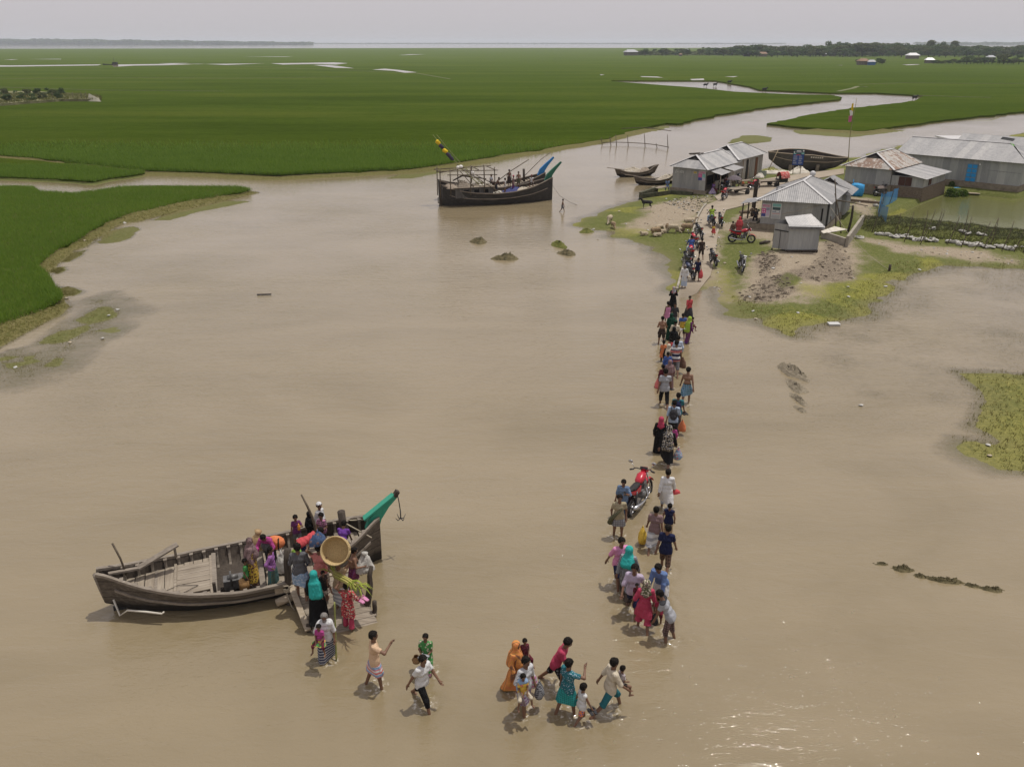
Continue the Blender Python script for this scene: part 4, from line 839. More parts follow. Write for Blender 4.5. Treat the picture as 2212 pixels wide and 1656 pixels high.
# ---------------------------------------------------------------- fishing boats in the middle distance
gb = smoothp([(0, .3), (.05, .75), (.15, 1.2), (.35, 1.55), (.6, 1.55), (.78, 1.25), (.9, .75), (.97, .3), (1, .1)])
gz_f = smoothp([(0, 2.0), (.1, 1.6), (.25, 1.3), (.45, 1.15), (.62, 1.25), (.78, 1.55), (.9, 1.95), (1, 2.3)])
gk = smoothp([(0, .0), (.1, -.4), (.8, -.4), (.95, -.25), (1, -.1)])
GA, GB_ = (-6.9, 83.2), (4.1, 86.4); GL = math.hypot(GB_[0] - GA[0], GB_[1] - GA[1])
def horn(root, m, L, z0=2.0):
    mb = MB(); rr = []
    for (x, z, h_, w_) in ((-.35, z0 - .1, .62, .13), (-.1, z0 + .5, .6, .14), (.22, z0 + .95, .42, .12), (.62, z0 + 1.4, .26, .09), (.9, z0 + 1.72, .15, .06)):
        X = L + .1 + x; rr.append([(X - h_, -w_, z + .1), (X, -w_ * .5, z), (X, w_ * .5, z), (X - h_, w_, z + .1)])
    mb.loft(rr, True, True); return mb.build('prow', m, root)
rear = make_boat('fishing_boat', 'black fishing boat with bright blue prow moored behind the green prowed one', GL, gb, gz_f, gk, wood_black, wood_dark, wood_rail, nseg=36, floor=.6)
place(rear, (GA[0] - .6, GA[1] + 3.4), (GB_[0] - .6, GB_[1] + 3.4)); horn(rear, blue_paint, GL, 2.05)
mb = MB(); planks(mb, 5, 10.3, lambda x: -gb(x / GL) * .8, lambda x: gb(x / GL) * .8, 0, 16, 'y', zf=lambda x: np.interp(x, [5, 8, 10.5], [.85, 1.1, 1.7])); mb.build('bow_deck', wood_greyy, rear)
mb = MB(); mb.tube([(9.2, .2, 1.2), (9.15, .2, 2.7)], .13, 8); mb.build('mooring_post', wood_dark, rear)
fish = make_boat('fishing_boat', 'black fishing boat with dark green prow, cabin and bamboo frame moored midstream', GL, gb, gz_f, gk, wood_black, wood_dark, wood_rail, nseg=36, floor=.55)
GAng = place(fish, GA, GB_); horn(fish, dkgreen_paint, GL, 2.0)
def gpt(x, y, z): return Vector((GA[0], GA[1], 0)) + Matrix.Rotation(GAng, 3, 'Z') @ Vector((x, y, z))
mb = MB(); planks(mb, 5.4, 10.2, lambda x: -gb(x / GL) * .8, lambda x: gb(x / GL) * .8, 0, 16, 'y', zf=lambda x: np.interp(x, [5, 8, 10.5], [.8, 1.05, 1.65])); mb.build('bow_deck', wood_greyy, fish)
cabin_m = m_wood('cabin_boards', (.05, .048, .045), (.12, .115, .11), (.22, .21, .2), 'z', .8)
mb = MB()
for y in (-1.12, 1.12):
    for x0, x1 in ((1.15, 1.9), (2.5, 3.0), (3.5, 4.0), (4.45, 4.9)): mb.box(((x0 + x1) / 2, y, 1.3), (x1 - x0, .06, .95))
    mb.box((3.0, y, 1.68), (3.8, .05, .2)); mb.box((3.0, y, 1.0), (3.8, .05, .4))
mb.box((1.15, 0, 1.3), (.06, 2.2, .95)); mb.box((4.9, 0, 1.3), (.06, 2.2, .95)); cab = mb.build('cabin', cabin_m, fish)
mb = MB(); planks(mb, .95, 5.05, -1.3, 1.3, 1.82, 12, seed=9); mb.build('cabin_roof', wood_grey, cab)
for x in (2.2, 3.25, 4.22): mb = MB(); mb.box((x, -1.05, 1.38), (.5, .03, .42)); mb.build('window', mat('dark_opening', (.012, .012, .013), .8), cab)
fr_posts = [(-.35, -.9), (.6, -1.35), (1.9, 1.25), (2.6, -1.3), (3.3, 1.3), (4.0, -1.3), (4.6, 1.1), (5.1, -1.2), (-.3, .8), (3.0, .4)]
frame = empty('bamboo_rack', 'open rack of bamboo poles standing over the cabin of the fishing boat', 'bamboo frame', gpt(0, 0, 0), GAng)
for x, y in fr_posts: mb = MB(); mb.tube([(x, y, 1.1 if x > 0 else .9), (x + random.uniform(-.06, .06), y, 3.55 + random.uniform(-.1, .25))], .05, 6); mb.build('upright_pole', bamboo_dark, frame)
for a, c in (((-.7, -.95, 3.45), (5.4, -1.25, 3.38)), ((-.6, .85, 3.4), (5.3, 1.15, 3.5)), ((.3, -1.3, 3.12), (5.3, -1.25, 2.95)), ((-.4, -1.2, 3.42), (-.35, 1.2, 3.42)), ((2, -1.4, 3.48), (1.9, 1.5, 3.5)), ((5.1, -1.5, 3.42), (4.9, 1.4, 3.45)), ((3.4, -1.4, 3.5), (3.3, 1.5, 3.52)), ((-.4, -.9, 3.3), (2.6, 1.2, 3.4)), ((1.6, -1.2, 3.42), (2.9, -1.3, 1.9)), ((2.2, -1.3, 3.4), (5.6, -1.4, 1.2)), ((2.5, .9, 3.3), (5.2, .6, 1.9))): mb = MB(); mb.tube([a, c], .042, 6); mb.build('cross_pole', bamboo_dark, frame)
flag_y = mat('yellow_cloth', (.65, .45, .02), .8); flag_k = mat('dark_purple_cloth', (.045, .035, .06), .8)
mast0 = gpt(3.6, -.6, 2.0)
for li, (ub, vb, ut, vt, lab) in enumerate(((880, 770, 258, 122, 'thin leaning bamboo mast with black and yellow flags rolled round it'), (905, 740, 305, 122, 'thin green leaning mast beside the flagged one on the fishing boat'))):
    a = mast0 + Vector((li * .35, li * .3, 0)); u2, v2 = px('B3', ut, vt); dd = math.hypot(a.x, a.y); 
    a_, b_ = (u2 - CX) / F_, (CY - v2) / F_; dr = Vector((a_, cp + b_ * sp, -sp + b_ * cp)); tp = dr * ((a.y + .4) / dr.y) + Vector((0, 0, CAMZ))
    mast = empty('flag_mast', lab, 'mast', a); mb = MB(); L_ = tp - a
    mb.tube([L_ * (k / 8) + Vector((0, 0, -.25 * math.sin(math.pi * k / 8))) for k in range(9)], [.05 - .004 * k for k in range(9)], 6); mb.build('pole', m_noise('green_bamboo', (.16, .17, .06), (.3, .3, .14), 4, .6), mast)
    if li == 0:
        for f0, f1, mm in ((.56, .72, flag_k), (.70, .78, flag_y), (.78, .86, flag_k), (.855, .93, flag_y)):
            mb = MB(); mb.tube([L_ * f + Vector((.05 * math.sin(f * 90), 0, -.25 * math.sin(math.pi * f) - .1)) for f in np.linspace(f0, f1, 6)], [.08, .2, .17, .22, .16, .07], 7); mb.build('flag', mm, mast)
        mb = MB(); mb.ball(L_ * .42 + Vector((.1, 0, -.3)), (.22, .2, .18), 8, 6); mb.ball(L_ * .42 + Vector((-.16, 0, -.36)), (.2, .2, .17), 8, 6); mb.build('float', mat('white_float', (.7, .68, .64), .6), mast)
    else:
        mb = MB(); mb.ball(L_ * .22 + Vector((0, -.1, 0)), (.2, .2, .3), 8, 6); mb.ball(L_ * .22 + Vector((.1, -.12, -.25)), (.2, .2, .2), 8, 6); mb.build('float', bpy.data.materials['white_float'], mast)
net_blue = m_noise('blue_net', (.02, .025, .09), (.09, .10, .24), 14, .9, (1, 1, 1), .8, .04); net_pale = m_noise('pale_net', (.34, .29, .22), (.55, .5, .41), 12, .95, (1, 1, 1), .9, .05)
float_m = m_noise('net_floats', (.42, .39, .33), (.66, .62, .54), 6, .7)
def heap(name, label, cat, c, sx, sy, h_, m, seed=1, rot=0., n=22, rough_=.3):
    r = np.random.default_rng(seed); V = []
    ph = r.uniform(0, 6.28, 6)
    for i in range(n + 1):
        for j in range(n):
            rad = i / n; a = 2 * math.pi * j / n; k = 1 + .16 * math.sin(2 * a + ph[0]) + .12 * math.sin(3 * a + ph[1]) + .06 * math.sin(7 * a + ph[2])
            z = h_ * (1 - rad ** 2.2) * (1 + rough_ * r.normal() * .5 + .22 * math.sin(3 * rad + 2 * a + ph[3])); V.append((sx * rad * k * math.cos(a), sy * rad * k * math.sin(a), max(-.03, z) - (.06 if i == n else 0)))
    Fc = [(i * n + j, (i + 1) * n + j, (i + 1) * n + (j + 1) % n, i * n + (j + 1) % n) for i in range(n) for j in range(n)]
    o = link(name, mesh_from(name, V, Fc, True), m); o.location = c; o.rotation_euler = (0, 0, rot); return tag(o, label, cat)
heap('fishing_net', 'heap of blue netting on the foredeck of the fishing boat', 'net', gpt(7.4, -.2, .95), 1.9, .95, .42, net_blue, 3, GAng)
heap('fishing_net', 'pale bundle of netting on top of the blue net', 'net', gpt(8.2, -.5, 1.25), .7, .35, .22, net_pale, 4, GAng)
def balls(name, label, cat, c, n, r_, sx, sy, m, seed):
    rr = random.Random(seed); mb = MB()
    for i in range(n):
        q = math.sqrt(rr.random()); a = rr.random() * 6.28; mb.ball((q * sx * math.cos(a), q * sy * math.sin(a), (1 - q) * r_ * 3 + r_ * .6), (r_ * rr.uniform(.8, 1.2), r_ * rr.uniform(.8, 1.2), r_ * .9), 7, 5)
    o = mb.build(name, m); o.location = c; return tag(o, label, cat, kind='stuff')
balls('net_floats', 'pile of white net floats beside the cabin', 'floats', gpt(5.6, -.8, .85), 60, .12, .75, .55, float_m, 1)
balls('net_floats', 'white net floats spread on the cabin roof', 'floats', gpt(3.9, -.3, 1.86), 46, .1, 1.1, .75, float_m, 2)
heap('rope_heap', 'tangled rope and driftwood on the cabin roof', 'rope heap', gpt(2.0, -.2, 1.84), .9, .7, .35, m_noise('tangle', (.1, .085, .07), (.33, .28, .22), 16, .95, (1, 1, 1), 1, .05), 6, GAng, 22, .8)
heap('fishing_net', 'brown sacking and net lying at the stern of the fishing boat', 'net', gpt(.8, -.3, 1.75), .8, .6, .3, m_noise('sacking', (.2, .16, .12), (.38, .32, .26), 8, .95), 7, GAng)
mb = MB(); mb.tube([gpt(1.2, .4, 2.3), gpt(2.2, .5, 2.75), gpt(3.3, .5, 2.55), gpt(4.6, .3, 2.35)], [.06, .1, .09, .05], 6); tag(mb.build('spare_log', wood_dark), 'crooked log lying across the cabin roof rack', 'log')
mb = MB(); mb.tube([gpt(5.2, .6, 1.6), gpt(7.2, .8, 2.9), gpt(9.2, .9, 4.0)], .045, 5); tag(mb.build('boat_pole', bamboo_dark), 'long slanting boat pole over the foredeck of the fishing boat', 'pole')
mb = MB(); mb.tube([gpt(8.2, 2.0, 1.4), gpt(11.2, 3.2, 3.6), gpt(12.4, 3.5, 4.3)], .035, 5); tag(mb.build('boat_pole', bamboo_dark), 'thin pole slanting past the blue prow', 'pole')
mb = MB(); q = [gpt(GL, 0, 1.5), gpt(GL + .4, -1.2, .6), gpt(GL + 1.0, -2.6, .15), gpt(GL + 1.5, -3.6, -.02)]; mb.tube(q, .018, 4); tag(mb.build('mooring_line', rope_dark), 'thin mooring line running down from the green prow into the water', 'rope')
mb = MB(); mb.box((-.28, 0, .75), (.3, .12, .06)); mb.box((-.28, 0, .3), (.3, .12, .06)); mb.box((-.42, 0, .5), (.06, .12, .5)); mb.build('rudder_bracket', iron, fish)
mb = MB(); mb.box((-.1, 0, .1), (.4, .1, 1.2)); mb.build('rudder', wood_dark, fish)
# ---------------------------------------------------------------- two small boats, and the hull ashore
sb = smoothp([(0, .1), (.1, .45), (.3, .8), (.6, .82), (.85, .5), (1, .08)]); sz = smoothp([(0, 1.0), (.2, .62), (.5, .5), (.8, .68), (1, 1.25)]); sk_ = smoothp([(0, .2), (.15, -.15), (.85, -.15), (1, .3)])
for i, (p0, p1, lab) in enumerate(((zg('B4', 165, 512), zg('B4', 535, 492), 'small dark rowing boat heaped with pale nets, farther from the shore'), (zg('B4', 350, 588), zg('B4', 735, 576), 'small dark rowing boat partly hidden behind the tin shop'))):
    b_ = make_boat('rowing_boat', lab, (p1 - p0).length, sb, sz, sk_, wood_hull, wood_dark, wood_rail, nseg=24, floor=.12, rake=(.4, .5), group='small boats by the landing'); a = place(b_, p0, p1); L = (p1 - p0).length; Rm = Matrix.Rotation(a, 3, 'Z')
    for x in (1.2, 2.6, 4.0): mb = MB(); mb.box((x, 0, .48), (.16, 1.35, .05)); mb.build('thwart', wood_grey, b_)
    heap('fishing_net', ('pale net heaped in the stern of the farther rowing boat', 'pale net in the rowing boat by the tin shop')[i], 'net', p0 + Rm @ Vector((L * (.4, .85)[i], 0, .42)), 1.3, .55, .5, net_pale, 11 + i, a)
    if i == 0: balls('net_floats', 'white floats piled in the farther rowing boat', 'floats', p0 + Rm @ Vector((1.5, 0, .45)), 26, .12, .7, .4, float_m, 5); heap('fishing_net', 'grey brown net in the bow of the farther rowing boat', 'net', p0 + Rm @ Vector((L * .72, 0, .42)), 1.0, .5, .45, bpy.data.materials['sacking'], 14, a)
    mb = MB(); mb.tube([p0 + Rm @ Vector((-1.3, .1, 1.15)), p0 + Rm @ Vector((1.6, .3, .7))], .04, 5); tag(mb.build('oar', wood_grey), ('oar sticking out behind the farther rowing boat', 'oar lying in the nearer rowing boat')[i], 'oar')
wb = smoothp([(0, .1), (.12, .8), (.3, 1.4), (.6, 1.4), (.85, .8), (1, .1)]); wz = smoothp([(0, 2.3), (.2, 2.3), (.5, 2.2), (.8, 1.75), (1, 1.5)]); wk = smoothp([(0, 1.5), (.06, .8), (.18, .1), (.35, -.1), (.7, -.05), (.9, .3), (1, 1.0)])
wreck = make_boat('boat_hull', 'old dark boat hull propped ashore behind the blue sign, planks missing', 9.4, wb, wz, wk, m_wood('old_tarred_hull', (.05, .046, .042), (.11, .10, .09), (.19, .17, .15), 'x', .9), wood_dark, wood_pale, nseg=36, floor=.5, rake=(.2, .3)); place(wreck, (31.7, 105.2), (40.6, 105.8), .35); wreck.rotation_euler[0] = R(8)
for x in (2.2, 5.6): mb = MB(); mb.box((x, -1.15, .45), (.35, .3, 1.0)); mb.build('prop', wood_grey, wreck)
for k in range(6): mb = MB(); mb.box((4.5 + k * .28, -wb((4.5 + k * .28) / 9.4) - .03, 1.95 - .02 * k), (.16, .05, .16)); mb.build('light_gap', mat('bare_wood', (.6, .55, .47), .8) if k == 0 else bpy.data.materials['bare_wood'], wreck)
heap('sand_heap', 'pale heap of tarpaulin under the propped hull', 'tarpaulin', (34.6, 102.4, .45), 1.4, .8, .55, m_noise('pale_sheet', (.5, .46, .38), (.66, .62, .54), 4, .9), 17)
heap('sand_heap', 'long low pale sheet on the grass before the propped hull', 'tarpaulin', (31.9, 102.2, .43), 2.0, .6, .3, bpy.data.materials['pale_sheet'], 18)
mb = MB(); mb.tube([(30.9, 103.0, .4), (32.2, 104.0, 2.9)], .05, 5); tag(mb.build('prop_pole', bpy.data.materials['bamboo']), 'pale pole leaning against the propped hull', 'pole')
# ================================================================ tin houses
def m_tin(name, c1, c2, rust=0., vert=True, rough=.55, metal=.08):
    m = mat(name, c1, rough, .4, metal); t = NT(m); v = t.coord()
    n = t.noise(t.coord((2.2, 2.2, .35)), 1.6, 5, .6); c = t.ramp(n, [(.3, c1), (.7, c2)])
    c = t.mix(1., c, t.ramp(t.attr('sheet').outputs['Fac'], [(0, (.74, .75, .76)), (.5, (.96, .96, .95)), (1, (1.12, 1.11, 1.08))]), 'MULTIPLY')
    n2 = t.noise(v, 3.5, 5, .7); c = t.mix(t.val(n2, .62, .72, 0, .25), c, tuple(min(1, k * 1.7) for k in c2))
    if rust: r_ = t.noise(t.coord((1.4, 1.4, .5)), 1.3, 6, .72, .3); c = t.mix(t.val(t.math('ADD', r_, t.math('MULTIPLY', t.attr('sheet').outputs['Fac'], .18)), .72 - rust, .78 - rust, 0, .9), c, t.ramp(n2, [(.3, (.11, .055, .03)), (.7, (.22, .12, .07))]))
    t.base(c); return m
tin_wall = m_tin('tin_wall', (.27, .27, .265), (.39, .38, .365), .0); tin_roof = m_tin('tin_roof', (.235, .233, .235), (.345, .338, .335), .0); tin_new = m_tin('new_tin', (.40, .39, .385), (.52, .51, .5), 0.)
tin_rusty = m_tin('rusty_tin', (.30, .275, .25), (.44, .41, .37), .145); tin_patchy = m_tin('patched_tin', (.25, .235, .21), (.39, .37, .34), .05); tin_cool = m_tin('bluish_tin', (.31, .32, .322), (.41, .42, .412), 0.)
ridge_m = m_noise('ridge_tin', (.42, .415, .41), (.56, .55, .54), 5, .5)
plinth_m = m_noise('plinth_mud', (.16, .13, .095), (.29, .25, .19), 3, .95, (1, 1, 1), .5, .03); conc = m_noise('concrete', (.24, .215, .175), (.37, .335, .28), 2.2, .9, (1, 1, 1), .3, .01); brick_old = m_noise('old_brick', (.09, .07, .05), (.22, .17, .125), 6, .95, (1, 1, 2), .6, .04); moss = m_noise('mossy_concrete', (.035, .04, .022), (.11, .105, .07), 2.5, .95, (1, 1, 1), .5, .03)
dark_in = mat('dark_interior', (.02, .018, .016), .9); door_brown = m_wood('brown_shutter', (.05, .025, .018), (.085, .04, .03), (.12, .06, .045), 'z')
_panel_r = random.Random(11)
def panel(name, P00, P10, P01, P11, m, parent, pitch=.16, amp=.018, sheet=.8, th=.0):
    """corrugated sheet panel: P00-P10 along the bottom (eave), P01-P11 along the top; ribs run up the slope"""
    P00, P10, P01, P11 = map(Vector, (P00, P10, P01, P11)); e = P10 - P00; L = e.length; ed = e.normalized(); up = ((P01 + P11) / 2 - (P00 + P10) / 2)
    nrm_ = ed.cross(up).normalized(); upd = nrm_.cross(ed).normalized(); n = max(2, int(L / pitch * 4)); V = []; S = []
    l0 = (P01 - P00).dot(ed); h0 = (P01 - P00).dot(upd); l1 = (P11 - P00).dot(ed); h1 = (P11 - P00).dot(upd); lb1 = L
    tones = {}
    for i in range(n + 1):
        x = L * i / n
        if x < l0: h = h0 * x / l0 if l0 > 1e-6 else h0
        elif x > l1: h = h1 * (lb1 - x) / max(lb1 - l1, 1e-6)
        else: h = h0 + (h1 - h0) * (x - l0) / max(l1 - l0, 1e-6)
        if l0 < 0 and x < .01: h = h0
        z = amp * math.sin(2 * math.pi * x / pitch); b = P00 + ed * x + nrm_ * z
        s_ = int(x / sheet); tones.setdefault(s_, _panel_r.random()); V += [b, b + upd * max(h, .01)]; S += [tones[s_]] * 2
    Fc = [(2 * i, 2 * i + 2, 2 * i + 3, 2 * i + 1) for i in range(n)]
    me = mesh_from(name, [tuple(p) for p in V], Fc, True); set_attr(me, 'sheet', np.array(S)); return link(name, me, m, parent)
def wall_box(name, a, b, z0, z1, m, parent, **k): return panel(name, (a[0], a[1], z0), (b[0], b[1], z0), (a[0], a[1], z1), (b[0], b[1], z1), m, parent, amp=k.pop('amp', .01), **k)
def lerp(a, b, t): return a + (b - a) * t
def hut(name, label, BL, BR, depth, dvec, z0, z1, zr, inset_f, inset_b, m_w, m_r, over=.35, gab=.62, walls='FRBL', ridge=True, plinth=None, gable_left=False, cat='hut', group=None):
    """corners BL, BR of the front wall, dvec the way back; hipped roof with a small gablet above the front hip"""
    root = empty(name, label, cat, (BL.x, BL.y, 0), 0, group); O = Vector((BL.x, BL.y, 0)); fr = (BR - BL); fr.z = 0; W_ = fr.length; fx = fr.normalized(); dv = Vector(dvec).to_3d(); dv.z = 0; dv.normalize()
    pt = lambda s, d, z: fx * s + dv * d + Vector((0, 0, z))
    wl = {'F': (pt(0, 0, 0), pt(W_, 0, 0)), 'R': (pt(W_, 0, 0), pt(W_, depth, 0)), 'B': (pt(W_, depth, 0), pt(0, depth, 0)), 'L': (pt(0, depth, 0), pt(0, 0, 0))}
    for k in walls: wall_box('wall', wl[k][0], wl[k][1], z0, z1, m_w, root)
    o = over; ze = z1 - .06; c = W_ / 2; sl = lambda d: ze + (zr - ze) * min(1, d)
    fl, frr, bl_, br_ = pt(-o, -o, ze), pt(W_ + o, -o, ze), pt(-o, depth + o, ze), pt(W_ + o, depth + o, ze); rf, rb = pt(c, inset_f, zr), pt(c, depth - inset_b, zr)
    roof = panel('roof', frr, br_, rf, rb, m_r, root); panel('roof_slope', bl_, fl, rb, rf, m_r, roof).parent = roof
    if inset_f > 0:
        gl, gr = lerp(fl, rf, gab), lerp(frr, rf, gab); panel('front_hip', fl, frr, gl, gr, m_r, roof)
        mb = MB(); q = dv * .12; mb.add([gl + q, gr + q, rf + q * .6 - Vector((0, 0, .04))], [(0, 1, 2)]); mb.build('gablet', dark_in if gab < .99 else m_r, roof)
    if inset_b > 0: panel('back_hip', br_, bl_, rb, lerp(rb, rf, .02), m_r, roof)
    if ridge:
        mb = MB()
        for a, b in ((fl, rf), (frr, rf), (rf, rb), (bl_, rb), (br_, rb)): mb.beam(a + Vector((0, 0, .02)), b + Vector((0, 0, .03)), .22, .035)
        mb.build('ridge_cap', ridge_m, roof)
    if plinth:
        zb, m_p, ex = plinth; mb = MB(); P = [pt(-ex, -ex, 0), pt(W_ + ex, -ex, 0), pt(W_ + ex, depth + ex, 0), pt(-ex, depth + ex, 0)]
        mb.loft([[tuple(p + (p - pt(c, depth / 2, 0)).normalized() * .15 + Vector((0, 0, zb))) for p in P], [tuple(p + Vector((0, 0, z0 + .01))) for p in P]], True, True); mb.build('plinth', m_p, root)
    return root, pt, W_
# front shop row by the river (two sheds end to end)
A0, A1 = Vector((17.02, 90.03, 0)), Vector((20.0, 87.46, 0)); Ad = Vector((.604, .797, 0))
hutA, pA, WA = hut('tin_shop', 'grey tin shop at the river edge with two flat awnings over its counter', A0, A1, 7.7, Ad, .72, 2.95, 4.05, 1.3, 0, tin_wall, tin_roof, walls='FBL', plinth=(.1, plinth_m, .12), cat='shop')
hutB, pB, WB = hut('tin_shed', 'long patched tin shed standing behind the awning shop', A0 + Ad * 7.75, A1 + Ad * 7.75, 7.4, Ad, .6, 3.15, 4.35, 1.3, 2.0, tin_patchy, tin_roof, plinth=(.1, plinth_m, .1), cat='shed')
# right wall of the shop: open front with posts, counter and shutters
mb = MB(); mb.beam(pA(WA, 0, 2.6), pA(WA, 7.7, 2.6), .08, .7); mb.build('lintel', tin_patchy, hutA)
for d_ in (.05, 1.9, 3.7, 5.4): mb = MB(); mb.beam(pA(WA, d_, .7), pA(WA, d_, 2.6), .12, .12, (1, 0, 0)); mb.build('post', wood_dark, hutA)
mb = MB(); mb.beam(pA(WA + .05, 1.95, 1.05), pA(WA + .05, 5.3, 1.05), .3, .75); mb.build('counter', conc, hutA)
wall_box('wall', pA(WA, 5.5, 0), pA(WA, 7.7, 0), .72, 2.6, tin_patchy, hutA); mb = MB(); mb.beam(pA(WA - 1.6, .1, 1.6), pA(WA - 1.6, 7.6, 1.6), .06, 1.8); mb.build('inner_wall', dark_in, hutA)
for d_, w2 in ((.35, 2.4), (3.5, 2.6)):
    aw = panel('awning', pA(WA + 1.55, d_, 2.42 + .08 * (d_ > 1)), pA(WA + 1.55, d_ + w2, 2.5 + .08 * (d_ > 1)), pA(WA - .05, d_ + .1, 2.78), pA(WA - .05, d_ + w2 + .1, 2.85), tin_roof, hutA)
    for q in (d_ + .1, d_ + w2 - .1): mb = MB(); mb.tube([pA(WA + 1.45, q, .5), pA(WA + 1.42, q, 2.42)], .045, 5); mb.build('awning_post', wood_grey, hutA)
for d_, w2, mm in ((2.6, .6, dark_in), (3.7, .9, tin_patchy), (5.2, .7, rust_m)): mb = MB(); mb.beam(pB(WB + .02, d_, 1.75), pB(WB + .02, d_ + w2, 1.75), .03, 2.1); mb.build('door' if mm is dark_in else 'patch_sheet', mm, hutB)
# strokes of white paint, posters on the shop gable
def poster(parent_pt, x0, x1, z0, z1, blocks, label, cat='poster', off=.035):
    """flat sheet on a front wall; blocks: (u0, v0, u1, v1, material)"""
    fx = (parent_pt(1, 0, 0) - parent_pt(0, 0, 0)); nv = -(parent_pt(0, 1, 0) - parent_pt(0, 0, 0)); base_ = None; mb = MB(); q = lambda u, v, k: fx * lerp(x0, x1, u) + nv * (off + k) + Vector((0, 0, lerp(z0, z1, v)))
    ms = [mat('paper', (.55, .54, .52), .8)]; mb.add([q(0, 0, 0), q(1, 0, 0), q(1, 1, 0), q(0, 1, 0)], [(0, 1, 2, 3)])
    for i, (a, b, c_, d_, m_) in enumerate(blocks):
        if m_ not in ms: ms.append(m_)
        mb.mi = ms.index(m_); k = .004 + .002 * i; mb.add([q(a, b, k), q(c_, b, k), q(c_, d_, k), q(a, d_, k)], [(0, 1, 2, 3)])
    o = mb.build('poster', ms); return tag(o, label, cat)
P_pink = mat('print_pink', (.55, .06, .24), .7); P_blue = mat('print_blue', (.06, .07, .25), .7); P_teal = mat('print_teal', (.22, .45, .42), .7); P_dk = mat('print_dark', (.05, .09, .09), .7); P_red = mat('print_red', (.5, .05, .06), .7); P_grey = mat('print_grey', (.3, .32, .36), .7); P_lilac = mat('print_lilac', (.5, .42, .52), .7); P_w = mat('print_white', (.7, .7, .68), .7)
def lines(x0, x1, y0, y1, n, m_, seed=1, fill=.55):
    r = random.Random(seed); out = []
    for i in range(n):
        yb = lerp(y0, y1, i / n); x = x0
        while x < x1 - .02: w2 = min(r.uniform(.04, .12), x1 - x); out.append((x, yb, x + w2, yb + (y1 - y0) / n * fill, m_)); x += w2 + r.uniform(.015, .03)
    return out
pos = [(.0, .0, .55, .3, P_blue), (.0, .32, .52, .72, P_pink), (.56, .3, .98, .66, P_teal), (.58, .04, .96, .26, P_lilac)] + [(.08 + .22 * i, .42 + .16 * j, .18 + .22 * i, .50 + .16 * j, P_lilac) for i in range(2) for j in range(2)] + lines(.06, .95, .78, .97, 2, P_pink, 3) + lines(.6, .95, .68, .76, 2, P_blue, 4)
o = poster(pA, 3.05, 3.85, 1.75, 2.7, pos, 'pink and white printed poster at the right end of the river shop wall'); o.location = hutA.location
o = poster(pA, 2.45, 2.85, 2.35, 2.62, [(.05, .1, .95, .9, mat('print_yellow', (.45, .33, .08), .8))], 'small faded yellow notice on the river shop wall', 'notice'); o.location = hutA.location
mb = MB()
for (x, z, w2, h2) in ((.35, 2.35, .05, .3), (.48, 2.4, .2, .05), (.45, 2.55, .05, .12), (.85, 2.4, .05, .2), (.95, 2.35, .18, .04), (1.0, 2.5, .16, .04), (1.1, 2.38, .04, .16), (1.25, 2.4, .04, .24)):
    a = pA(x, -.035, z); mb.beam(a, a + (pA(w2, 0, 0)), .006, h2)
o = mb.build('painted_mark', P_w); o.location = hutA.location; tag(o, 'white brush painted letters high on the river shop wall', 'painted sign')
for i, (s_, d_) in enumerate(((.9, 1.6), (1.4, 2.2))): mb = MB(); mb.box((0, 0, .08), (1.0, .5, .05), i); mb.tube([(-.6, 0, .16), (.6, .2, .2)], .04, 5); mb.tube([(-.5, .3, .14), (.4, -.3, .2)], .03, 5); o = mb.build('scrap_timber', wood_dark); o.location = Vector((hutA.location.x, hutA.location.y, 0)) + pA(1.6 + i * .2, 1.6 + i * .5, 4.0 - .05 * i); tag(o, ('dark scrap timber lying on the front of the river shop ridge', 'loose sticks lying behind the scrap on the river shop ridge')[i], 'timber')
# yard wall left of the shop
mb = MB(); a = zg('B4', 388, 728, .0); b = zg('B4', 705, 690, .1); c_ = zg('B4', 900, 690, .3); e_ = zg('B4', 560, 628, .5); q = [(a, .45), (b, .6), (c_, .55)]
mb.loft([[(p.x, p.y, -.1), (p.x, p.y, z), (p.x + .25, p.y + .35, z), (p.x + .25, p.y + .35, -.1)] for p, z in q], True, True); mb.beam(Vector((a.x + .1, a.y + .2, .3)), Vector((e_.x, e_.y, .4)), .3, .7)
tag(mb.build('retaining_wall', moss), 'dark mossy retaining wall beside the river shop', 'wall')
mb = MB(); planks(mb, 0, 1.7, 0, 1.2, 0, 5); o = mb.build('board_stack', wood_grey); o.location = zg('B4', 560, 625, .7); o.rotation_euler = (0, 0, R(25)); tag(o, 'grey boards lying on the wall beside the river shop', 'boards')
# square hipped house in the middle
C0, C1_ = Vector((20.75, 69.65, 0)), Vector((25.5, 67.85, 0)); Cd = Vector((.49, .872, 0))
hutC, pC, WC = hut('tin_house', 'grey hip roofed tin house with two posters, behind the small kiosk', C0, C1_, 7.8, Cd, .95, 3.0, 4.25, 2.7, 2.0, tin_wall, tin_roof, over=.4, gab=.97, plinth=(.1, plinth_m, .1), cat='house')
C0w = Vector((C0.x, C0.y, 0))
mb = MB(); mb.loft([[tuple(pC(s, d, z)) for s, d in ((-2.0, -.25), (2.6, -.25), (2.6, 1), (-1.2, 3))] for z in (.0, .93)], True, True); mb.build('step_wall', plinth_m, hutC)
mb = MB(); mb.beam(pC(-.7, -.2, 1.0), pC(-.7, 1.6, 1.05), .9, .06); mb.build('bench', wood_grey, hutC)
panel('awning', pC(-1.7, 2.0, 2.6), pC(-1.7, -.2, 2.5), pC(-.1, 2.0, 2.9), pC(-.1, -.2, 2.9), tin_roof, hutC)
for s_, d_ in ((-1.5, 0), (-1.5, 1.9)): mb = MB(); mb.tube([pC(s_, d_, .4), pC(s_, d_, 2.55)], .06, 6); mb.build('awning_post', wood_dark, hutC)
